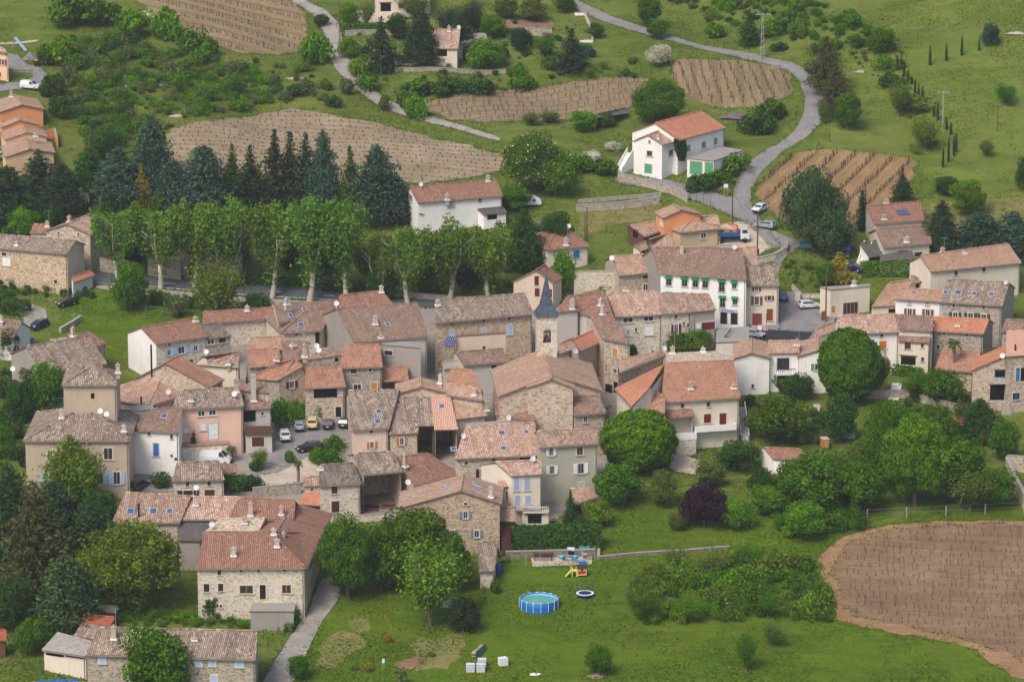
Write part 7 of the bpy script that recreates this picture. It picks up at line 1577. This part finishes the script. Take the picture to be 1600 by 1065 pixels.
def heap(x, y, w_, h_, mat, label, name, cat, seed=1, d_=None, smooth=False, off=0):
    p = P_(x, y); rnd = np.random.RandomState(seed); m = MB(); n1, n2 = 7, 18; d_ = d_ or w_
    for k_ in range(n1):
        for j in range(n2):
            f = k_ / (n1 - 1); a = 2 * PI * j / n2; rr = (1 - f) * (1 + .25 * (rnd.rand() - .5)); m.v.append((rr * w_ / 2 * math.cos(a), rr * d_ / 2 * math.sin(a), h_ * (f ** .8) * (1 + .2 * (rnd.rand() - .5)) - .12))
    for k_ in range(n1 - 1):
        for j in range(n2): m.f.append((k_ * n2 + j, k_ * n2 + (j + 1) % n2, (k_ + 1) * n2 + (j + 1) % n2, (k_ + 1) * n2 + j)); m.m.append(0); m.uv.append([(0, 0)] * 4)
    o = m.build(name, mat, smooth=smooth); o.location = p; return tag(o, label, cat)
heap(48, 92, 3.4, 1.5, flatm('gravel_grey', (120, 114, 112)), 'grey gravel heap beside the driveway', 'gravel_heap', 'heap'); heap(1300, 827, 2.4, .7, barkm('vine'), 'brown heap of branches before the garden wood', 'branch_heap', 'heap', 3)
heap(1150, 182, 7, .8, flatm('ash_grey', (108, 98, 100)), 'grey heap of pruned branches above the farmhouse', 'branch_heap', 'heap', 4, 4); heap(890, 981, 1.2, .25, barkm('dark'), 'dark molehill like earth patch on the lawn', 'earth_heap', 'heap', 5)
heap(836, 1052, 3.4, .25, plaster('white'), 'white rubble heap on the lower lawn', 'rubble_heap', 'heap', 6, 1.4); heap(109, 182, 3.2, .5, flatm('pale_rock', (170, 160, 146)), 'pale rock outcrop beside the uppermost orange house', 'rock_outcrop', 'rock', 7, 1.8)
heap(278, 181, 4, .4, flatm('pale_rock', (170, 160, 146)), 'pale rock outcrop at the scrub edge', 'rock_outcrop', 'rock', 8, 2); heap(250, 132, 3.5, .35, flatm('pale_rock', (170, 160, 146)), 'pale bare rock among the upper scrub', 'rock_outcrop', 'rock', 9, 1.6)
heap(462, 122, 4.6, .4, flatm('pale_rock', (170, 160, 146)), 'pale bare rock left of the pale lane', 'rock_outcrop', 'rock', 10, 2); heap(1345, 112, 3, .4, flatm('pale_rock', (170, 160, 146)), 'pale rock on the pasture gully', 'rock_outcrop', 'rock', 12, 1.6); heap(1590, 52, 5, .5, flatm('pale_rock', (170, 160, 146)), 'pale rock ledge at the upper right', 'rock_outcrop', 'rock', 13, 2)
# wood pile under green net
p = P_(747, 1021); r = thing('wood_pile', p, 'firewood pile half covered by green netting', 'wood pile', None, R(70)); m = MB(); rnd = random.Random(3)
for k_ in range(60): x_, z_ = rnd.uniform(-1.8, 1.8), rnd.uniform(.1, .8); m.tube([(x_, -.3 + rnd.uniform(-.05, .05), z_), (x_ + rnd.uniform(-.1, .1), .3, z_)], rnd.uniform(.07, .12), 6)
m.build('log', flatm('split_wood', (170, 146, 116)), r); m = MB()
for k_ in range(8): x_ = -1.9 + k_ * .475; m.face([(x_, -.35, .95), (x_ + .475, -.35, .95 + .05 * (k_ % 2)), (x_ + .475, -.75, .1), (x_, -.8, .1)])
m.build('netting', solid('net_green', (30, 96, 80)), r)
# barrel, tarps, bins, swing, panel
p = P_(779, 896); m = MB(); m.lathe([(0, 0), (.3, 0), (.34, .15), (.32, .45), (.34, .75), (.3, .9), (.26, 1.0), (.0, 1.0)], n=16); o = m.build('rain_barrel', solid('barrel_blue', (26, 70, 150)), smooth=True); o.location = p; o.scale = (1.3, 1.3, 1.5); tag(o, 'blue plastic rain barrel by the steep roofed outhouse', 'barrel')
def tarp(x, y, w_, d_, h_, c, label, name='tarpaulin', rz=0, sides=True):
    p = P_(x, y); r_ = thing(name, p, label, 'tarpaulin', None, R(rz)); m = MB(); N_ = 10; rnd = random.Random(int(x))
    Q = [[Vector((-w_ / 2 + w_ * i_ / N_, -d_ / 2 + d_ * j / 3, h_ + .35 * math.sin(PI * j / 3) + rnd.uniform(-.12, .12))) for i_ in range(N_ + 1)] for j in range(4)]
    for j in range(3):
        for i_ in range(N_): m.face([Q[j][i_], Q[j][i_ + 1], Q[j + 1][i_ + 1], Q[j + 1][i_]])
    for i_ in range(N_): a, b = Q[0][i_], Q[0][i_ + 1]; m.face([a - UPZ * h_ * .4, b - UPZ * h_ * .4, b, a])
    m.build('cover', solid('tarp_' + c, dict(blue=(20, 96, 176), teal=(40, 120, 126), white=(206, 206, 204))[c], .45), r_)
    if sides: m = MB(); m.box((0, 0, h_ * .33), (w_ * .95, d_ * .8, h_ * .66)); m.build('stack', plaster('lgrey'), r_)
tarp(1309, 400, 4.2, 2, 1.7, 'blue', 'bright blue tarpaulin over a stack under the dark oak'); tarp(1262, 392, 2.0, 1.6, 1.3, 'teal', 'teal tarpaulin half hidden by the dark oak', rz=-25, sides=False); tarp(47, 538, 1.4, 1.2, .8, 'blue', 'small blue tarpaulin beside the left edge house', sides=True); tarp(913, 866, 1.5, .6, 1.0, 'teal', 'blue covered box beside the white swing seat')
p = P_(90, 1068); r = thing('garden_pool', p, 'rectangular bright blue pool cover at the bottom left', 'pool', None, R(4)); m = MB(); m.box((0, 0, .12), (5.5, 3, .18)); m.build('pool_cover', solid('cover_blue', (20, 104, 190)), r); m = MB(); m.box((0, 0, .05), (8.5, 7.5, .12)); m.build('paving', flatm('paving_peach', (190, 160, 128)), r)
p = P_(240, 497); r = thing('swing_frame', p, 'green metal swing frame on the bright meadow', 'swing'); m = MB(); m.tube([(-1.3, 0, 2), (1.3, 0, 2)], .05, 5)
for s_ in (-1, 1): m.tube([(s_ * 1.3, 0, 2), (s_ * 1.5, -.8, 0)], .05, 5); m.tube([(s_ * 1.3, 0, 2), (s_ * 1.5, .8, 0)], .05, 5)
m.build('frame', solid('swing_green', (60, 110, 84)), r); m = MB(); m.box((0, 0, .55), (.5, .2, .04)); m.tube([(-.22, 0, .55), (-.22, 0, 2)], .015, 4); m.tube([(.22, 0, .55), (.22, 0, 2)], .015, 4); m.build('seat', paint('dark'), r)
p = P_(58, 103); r = thing('waste_bin', p, 'dark wheeled bin with yellow lid by the gravel heap', 'bin'); m = MB(); m.box((0, 0, .55), (1.2, .8, 1.0)); m.build('body', paint('dark'), r); m = MB(); m.box((-.2, 0, 1.1), (.8, .84, .12)); m.build('lid', paint('yellow'), r)
m = MB(); p = P_(24, 79); r = thing('garden_slide', p, 'pale blue slide standing at the garden track', 'slide', None, R(60)); m.face([(-.3, 0, 2.6), (.3, 0, 2.6), (.4, -2.6, .1), (-.4, -2.6, .1)]); m.face([(-.3, 0, 2.8), (-.3, 0, 2.6), (-.4, -2.6, .1), (-.4, -2.6, .3)]); m.face([(.3, 0, 2.6), (.3, 0, 2.8), (.4, -2.6, .3), (.4, -2.6, .1)]); m.build('chute', paint('lblue'), r); m = MB(); m.tube([(-.3, .1, 2.6), (-.3, .7, 0)], .05, 4); m.tube([(.3, .1, 2.6), (.3, .7, 0)], .05, 4); m.build('ladder', paint('steel'), r)
Z(640, 440, 5.918); q = hit(*zp((372, 600)), 6.0); r = thing('solar_panel', Vector((q.x, q.y, q.z)), 'tilted dark blue solar panel beside the peach block', 'solar panel', None, R(-25)); ax_ = (Vector((1, 0, 0)), Vector((0, .75, .66)), Vector((0, -.66, .75))); m = MB(); m.box((0, 0, .9), (1.9, 2.0, .08), ax_); m.build('panel', solid('pv_blue', (28, 40, 84), .2), r); m = MB()
for k_ in range(5): m.box(Vector((-.76 + k_ * .38, 0, .9)) + ax_[2] * .05, (.04, 1.95, .02), ax_)
for k_ in range(4): m.box(Vector((0, 0, .9)) + ax_[1] * (-.75 + k_ * .5) + ax_[2] * .05, (1.85, .03, .02), ax_)
m.build('frame', paint('lgrey'), r); m = MB(); m.tube([(-.7, .3, 1.1), (-.7, .3, -2.5)], .06, 5); m.tube([(.7, .3, 1.1), (.7, .3, -2.5)], .06, 5); m.build('leg', paint('steel'), r)
# balconies, stairs and terraces fixed to the walls
def on_wall(key, face='F'):
    h_ = HOUSES[key]; a, b = (h_['EL'], h_['ER']) if face == 'F' else (h_['ER'], h_['BR']); d = Vector((b.x - a.x, b.y - a.y, 0)).normalized(); return h_, a, d, Vector((d.y, -d.x, 0))
def balcony(key, x0, x1, y, depth, hrail, mat, label_part='balcony', under=0.0, rail='solid', umat=None):
    h_, a, d, n_ = on_wall(key); q0 = onplane(*zp((x0, y)), a, n_); q1 = onplane(*zp((x1, y)), a, n_); L = (q1 - q0).length; c = (q0 + q1) / 2 + n_ * depth / 2; ax = (d, n_, UPZ); m = MB()
    m.box(c - UPZ * .1, (L, depth, .18), ax)
    if rail == 'solid':
        m.box(c + n_ * (depth / 2 - .07) + UPZ * (hrail / 2), (L, .12, hrail), ax)
        for s_ in (-1, 1): m.box(c + d * (s_ * (L / 2 - .07)) + UPZ * (hrail / 2), (.12, depth - .26, hrail), ax)
    if under: m.box(c - UPZ * (.2 + under / 2), (L - .1, depth - .15, under), ax, 1)
    o = m.build(label_part, [mat, umat or mat], h_['root'], h_['org'])
    if rail != 'solid':
        m = MB(); N_ = int(L / .28)
        for k_ in range(N_ + 1): m.box(c + n_ * (depth / 2 - .05) + d * (-L / 2 + L * k_ / N_) + UPZ * hrail / 2, (.09 if rail == 'bal' else .04,) * 2 + (hrail,), ax)
        m.box(c + n_ * (depth / 2 - .05) + UPZ * hrail, (L, .14, .09), ax); m.build('railing', mat if rail == 'bal' else paint('blue' if rail == 'blue' else 'dark'), o, h_['org'])
Z(960, 500, 4.097)
balcony('great', 372, 500, 735, 2.2, .9, plaster('white'), under=4.6, umat=stonem('stonel')); balcony('great', 500, 765, 690, 1.3, .8, plaster('white')); balcony('villa', 1030, 1150, 330, 1.6, .8, plaster('white'), rail='dark')
Z(760, 700, 4.84); balcony('lavh', 215, 400, 445, 1.0, .5, plaster('lgrey')); balcony('terr', 275, 468, 474, .5, .75, plaster('cream'), rail='bal')
Z(180, 540, 5.604); balcony('gar', 1142, 1372, 770, .3, 1.3, plaster('brownw'))
Z(1250, 480, 4.097); balcony('bal', 1228, 1316, 470, 1.3, .9, plaster('lgrey'), rail='blue')
def stairs(x0, y0, x1, y1, w_, h0, h1, label, mat, name='stone_stairs', para=False):
    a, b = P_(x0, y0), P_(x1, y1); o0 = a.copy(); d = Vector((b.x - a.x, b.y - a.y, 0)); L = d.length; d.normalize(); s = Vector((-d.y, d.x, 0)); N_ = max(4, int(abs(h1 - h0) / .2)); r_ = thing(name, o0, label, 'stairs'); m = MB()
    for k_ in range(N_):
        h_ = h0 + (h1 - h0) * (k_ + 1) / N_; c = a + d * (L * (k_ + .5) / N_); c.z = G(c.x, c.y); m.box(c - o0 + UPZ * (h_ / 2 - .3), (L / N_ + .01, w_, h_ + .6), (d, s, UPZ))
    m.build('steps', mat, r_)
    if para:
        m = MB(); za = a.z + h0; zb2 = G(b.x, b.y) + h1
        for sd in (-1, 1):
            q = [a + s * (sd * (w_ / 2 + .08)), b + s * (sd * (w_ / 2 + .08))]; lo = [Vector((q[0].x, q[0].y, a.z - .3)) - o0, Vector((q[1].x, q[1].y, G(b.x, b.y) - .3)) - o0]; hi = [Vector((q[0].x, q[0].y, za + .9)) - o0, Vector((q[1].x, q[1].y, zb2 + .9)) - o0]
            for e in (-.07, .07): m.face([p_ + s * e for p_ in (lo[0], lo[1], hi[1], hi[0])])
            m.face([hi[0] - s * .07, hi[1] - s * .07, hi[1] + s * .07, hi[0] + s * .07])
        m.build('parapet', plaster('white'), r_)
Z(0, 0, 1)
stairs(1164, 690, 1157, 668, 1.1, .2, 3.4, 'white outside stair at the right end of the great house', plaster('lgrey'), para=True); stairs(968, 270, 985, 262, 1.2, .2, 2.8, 'white stair with parapet left of the farmhouse', plaster('white'), para=True); stairs(1344, 422, 1356, 405, 1.2, .2, 2.4, 'white garden stair left of the dark roofed house', plaster('white'), para=True)
stairs(440, 668, 436, 655, 1.4, .1, 3, 'stone stair climbing left of the car park', plaster('grey')); stairs(548, 712, 545, 700, 3.0, .1, 1.2, 'broad stone steps beside the clipped bushes', plaster('conc')); stairs(792, 868, 790, 852, 1.4, .1, 3.0, 'wooden stair below the pink lean-to', paint('brown')); stairs(1573, 648, 1571, 634, 1.6, .1, 2.2, 'stone stair under the blue balcony house', plaster('grey')); stairs(1396, 625, 1402, 602, 1.6, .05, .5, 'pale garden ramp below the cream house', plaster('white'))
# railings and blocks on the square
for k_, c in enumerate(('pinkk', 'white', 'pinkk')):
    p = P_(1178 + k_ * 9, 517); r_ = thing('plastic_barrier', p + UPZ * .15, ['left pink', 'middle white', 'right pink'][k_] + ' plastic barrier before the rust garage door', 'barrier', 'barriers on the square'); m = MB(); m.box((0, 0, .45), (.8, .1, .8)); m.build('panel', solid('barrier_' + c, (206, 150, 146) if c != 'white' else (220, 220, 220)), r_); m = MB(); m.box((0, 0, .06), (.7, .5, .1)); m.build('foot', paint('lgrey'), r_)
# hotel name plates
Z(940, 380, 5.333)
h_, a_, d_, n_ = on_wall('hotel'); q0 = onplane(*zp((1055, 562)), a_, n_); m = MB(); m.box(q0 + n_ * .1, (3.2, .1, .55), (d_, n_, UPZ)); o = m.build('sign_board', paint('lgrey'), h_['root'], h_['org']); m = MB()
for k_ in range(5): m.box(q0 + n_ * .16 + d_ * (-.9 + k_ * .45), (.22, .02, .3), (d_, n_, UPZ))
m.build('sign_lettering', paint('blue'), o, h_['org'])
# ivy on the white farmhouse
h_, a_, d_, n_ = on_wall('farm'); Z(800, 0, 3.945); cs = []
for k_ in range(1500):
    x_, y_ = random.uniform(998, 1078), random.uniform(858, 990)
    if abs(x_ - (1040 + (y_ - 920) * .12)) > 38 - max(0, y_ - 930) * .35: continue
    cs.append(tuple(onplane(*zp((x_, y_)), a_ + n_ * .12, n_) - h_['org']))
cs = np.array(cs); me = leafmesh('ivy', [quads(cs, np.tile(np.array(n_), (len(cs), 1)), .2)]); o = bpy.data.objects.new('ivy', me); COL.objects.link(o); o.parent = h_['root']; slotmat(o, leafm('g3'))
# wisteria on the stone wall above the car park
Z(300, 440, 3.55); cs = []
a = hit(*zp((500, 770))); b = hit(*zp((720, 765)))
for k_ in range(2200): t_ = random.random(); p = a.lerp(b, t_); cs.append((p.x - a.x, p.y - a.y + random.uniform(-.3, .3), p.z - a.z + abs(random.gauss(1.6, .7)) * (1 - .5 * abs(t_ - .45))))
cs = np.array(cs); me = leafmesh('climbing_vine', [quads(cs, np.tile(np.array([0, -1, .3]), (len(cs), 1)), .2)]); o = bpy.data.objects.new('climbing_vine', me); COL.objects.link(o); o.location = a; slotmat(o, leafm('g2')); tag(o, 'leafy climbing vine along the wall above the parked cars', 'vine')

def cable(a, ha, b, hb, label, sag=.6):
    p = hit(*a) + UPZ * ha; q = hit(*b) + UPZ * hb; m = MB(); m.tube([(q - p) * (k / 12) - UPZ * (sag * 4 * (k / 12) * (1 - k / 12)) for k in range(13)], .025, 3, cap=False); o = m.build('overhead_cable', paint('dark')); o.location = p; tag(o, label, 'cable')
Z(0, 0, 1)
cable((1191, 92), 7, (1473, 193), 5, 'long overhead cable from the pylon across the pasture', 2); cable((1144, 350), 6, (1183, 410), 7, 'overhead cable between the truck pole and hotel pole'); cable((1183, 410), 7, (1290, 503), 7.5, 'overhead cable crossing above the village square'); cable((670, 990), 5.5, (484, 900), 8, 'cable from the garden pole to the farmhouse'); cable((1473, 193), 5, (1600, 160), 6, 'overhead cable leaving the pasture pole to the right', 1.2)

def crate(x, y, w_, d_, h_, mat, label, name, cat, rz=0, n_=3):
    p = P_(x, y); r_ = thing(name, p, label, cat, None, R(rz)); 
    m = MB()
    for k in range(n_): m.box((0, 0, .02 + h_ * (k + .5) / n_), (w_ - .06 * (k % 2), d_ - .06 * (k % 2), h_ / n_ - .03))
    for a in (-1, 1): m.box((a * w_ * .4, -d_ / 2 - .02, h_ / 2), (.08, .05, h_))
    m.build('body', mat, r_); m = MB(); m.box((0, 0, h_ + .06), (w_ + .06, d_ + .06, .07)); m.build('top', plaster('lgrey'), r_)
crate(1288, 698, 1.1, 1.6, 1.4, paint('wood'), 'stack of old timber and tiles in the allotment', 'timber_stack', 'stack', 10, 6); crate(1276, 642, 1.0, 1.0, .9, plaster('cream'), 'pale stone block in the shrubs below the villa', 'stone_block', 'block'); crate(1318, 686, .8, .8, 1.1, solid('bin_blue', (30, 90, 170)), 'blue water butt in the allotment garden', 'water_butt', 'barrel')
crate(1329, 684, 1.2, .7, .5, paint('white'), 'white garden bench seat beside the blue butt', 'garden_bench', 'bench'); crate(1246, 470, .9, .9, 1.4, plaster('cream'), 'small cream stone well in the garden by the square', 'garden_well', 'well'); crate(1286, 500, .6, .6, 1.6, paint('rust'), 'rust brown metal container beside the street pole', 'metal_container', 'container')
crate(697, 948, 1.6, .8, .9, paint('lgrey'), 'grey plank stack beside the pale ash tree', 'plank_stack', 'stack', 0, 5); crate(1503, 692, .9, .9, .7, paint('wood'), 'wooden compost box beside the red cabin', 'compost_box', 'box'); crate(1440, 672, 1.4, .8, .6, paint('dbrown'), 'dark wooden planter on the right terraces', 'planter', 'planter')
crate(1345, 710, 3.2, 1.4, .35, paint('wood'), 'raised wooden bed in the allotment', 'raised_bed', 'planter', 5); crate(1218, 706, .7, .7, .5, plaster('lgrey'), 'little stone pedestal above the white shed', 'stone_pedestal', 'block')
for k, (x, y) in enumerate([(395, 768), (410, 766), (424, 764), (436, 762), (448, 759), (459, 757)]): T('B', x, y, 7, 6, 'g3', 'small clipped ball bush of the row above the retaining wall', 'clipped ball bushes at the gravel square')
# ---------------- grass tufts: one object of stuff ----------------
def vnoise(x, y, s, seed):
    r = np.random.RandomState(seed).rand(256, 256); u, v = x / s + 1000, y / s + 1000; i0, j0 = np.floor(u).astype(int), np.floor(v).astype(int); a, b = u - i0, v - j0; a = a * a * (3 - 2 * a); b = b * b * (3 - 2 * b)
    g = lambda i, j: r[i % 256, j % 256]
    return (g(i0, j0) * (1 - a) + g(i0 + 1, j0) * a) * (1 - b) + (g(i0, j0 + 1) * (1 - a) + g(i0 + 1, j0 + 1) * a) * b
N0 = 620000; gy = 440 + 400 * RS.rand(N0); gx = (RS.rand(N0) * 2 - 1) * (gy * .137 + 2)
f = .5 * vnoise(gx, gy, 9, 1) + .3 * vnoise(gx, gy, 3.2, 2) + .2 * vnoise(gx, gy, 1.2, 3); keep = f > .46 + .1 * RS.rand(N0) - .06
for B in BLOCK: keep[keep] &= ~inpoly(gx[keep], gy[keep], B)
gx, gy, f = gx[keep], gy[keep], f[keep]
ex, ey = [], []
for B in BLOCK:
    if len(B) > 700: continue
    for (x0, y0), (x1, y1) in zip(B, B[1:] + B[:1]):
        L = math.hypot(x1 - x0, y1 - y0); m = int(L * 14); t = RS.rand(m); o_ = RS.normal(size=m) * .38; ux, uy = (x1 - x0) / (L + 1e-6), (y1 - y0) / (L + 1e-6); ex.append(x0 + (x1 - x0) * t - uy * o_); ey.append(y0 + (y1 - y0) * t + ux * o_)
ex, ey = np.concatenate(ex), np.concatenate(ey); k_ = (vnoise(ex, ey, 2.2, 8) > .42) & (ey < 840) & (np.abs(ex) < ey * .14); ex, ey = ex[k_], ey[k_]
gx, gy, f = np.concatenate([gx, ex]), np.concatenate([gy, ey]), np.concatenate([f, np.full(len(ex), .7)])
gz = gnp(gx, gy); n = len(gx)
sz = .07 + .13 * RS.rand(n) * (f * 1.5); C = np.stack([gx, gy, gz + sz * .6 + .02], 1); Nn = np.tile(np.array([0., -.35, .9]), (n, 1))
tone = np.clip(.38 + .6 * (vnoise(gx, gy, 14, 5) - .4) + .13 * RS.normal(size=n), .12, 1)
me = leafmesh('grass', [quads(C, Nn, sz * 1.2, .8, tone=tone, flat=.45)]); me.materials[0] = leafm('grass')
o = bpy.data.objects.new('grass', me); COL.objects.link(o); tag(o, 'short uneven grass tufts over the lawns and meadows', kind='stuff')
flush_stuff()
# ---------------- air ----------------
m = MB(); m.box((0, 700, 156), (700, 1700, 378)); hz = m.build('haze', bpy.data.materials.new('haze_air')); tag(hz, 'thin even haze over the valley', kind='stuff')
hm = hz.data.materials[0]; hm.use_nodes = True; nt = hm.node_tree; nt.nodes.clear(); ou = nt.nodes.new('ShaderNodeOutputMaterial'); pv = nt.nodes.new('ShaderNodeVolumePrincipled')
pv.inputs['Color'].default_value = (0.84, 0.86, 0.90, 1); pv.inputs['Density'].default_value = 0.00010; pv.inputs['Anisotropy'].default_value = 0.2; nt.links.new(pv.outputs[0], ou.inputs['Volume'])
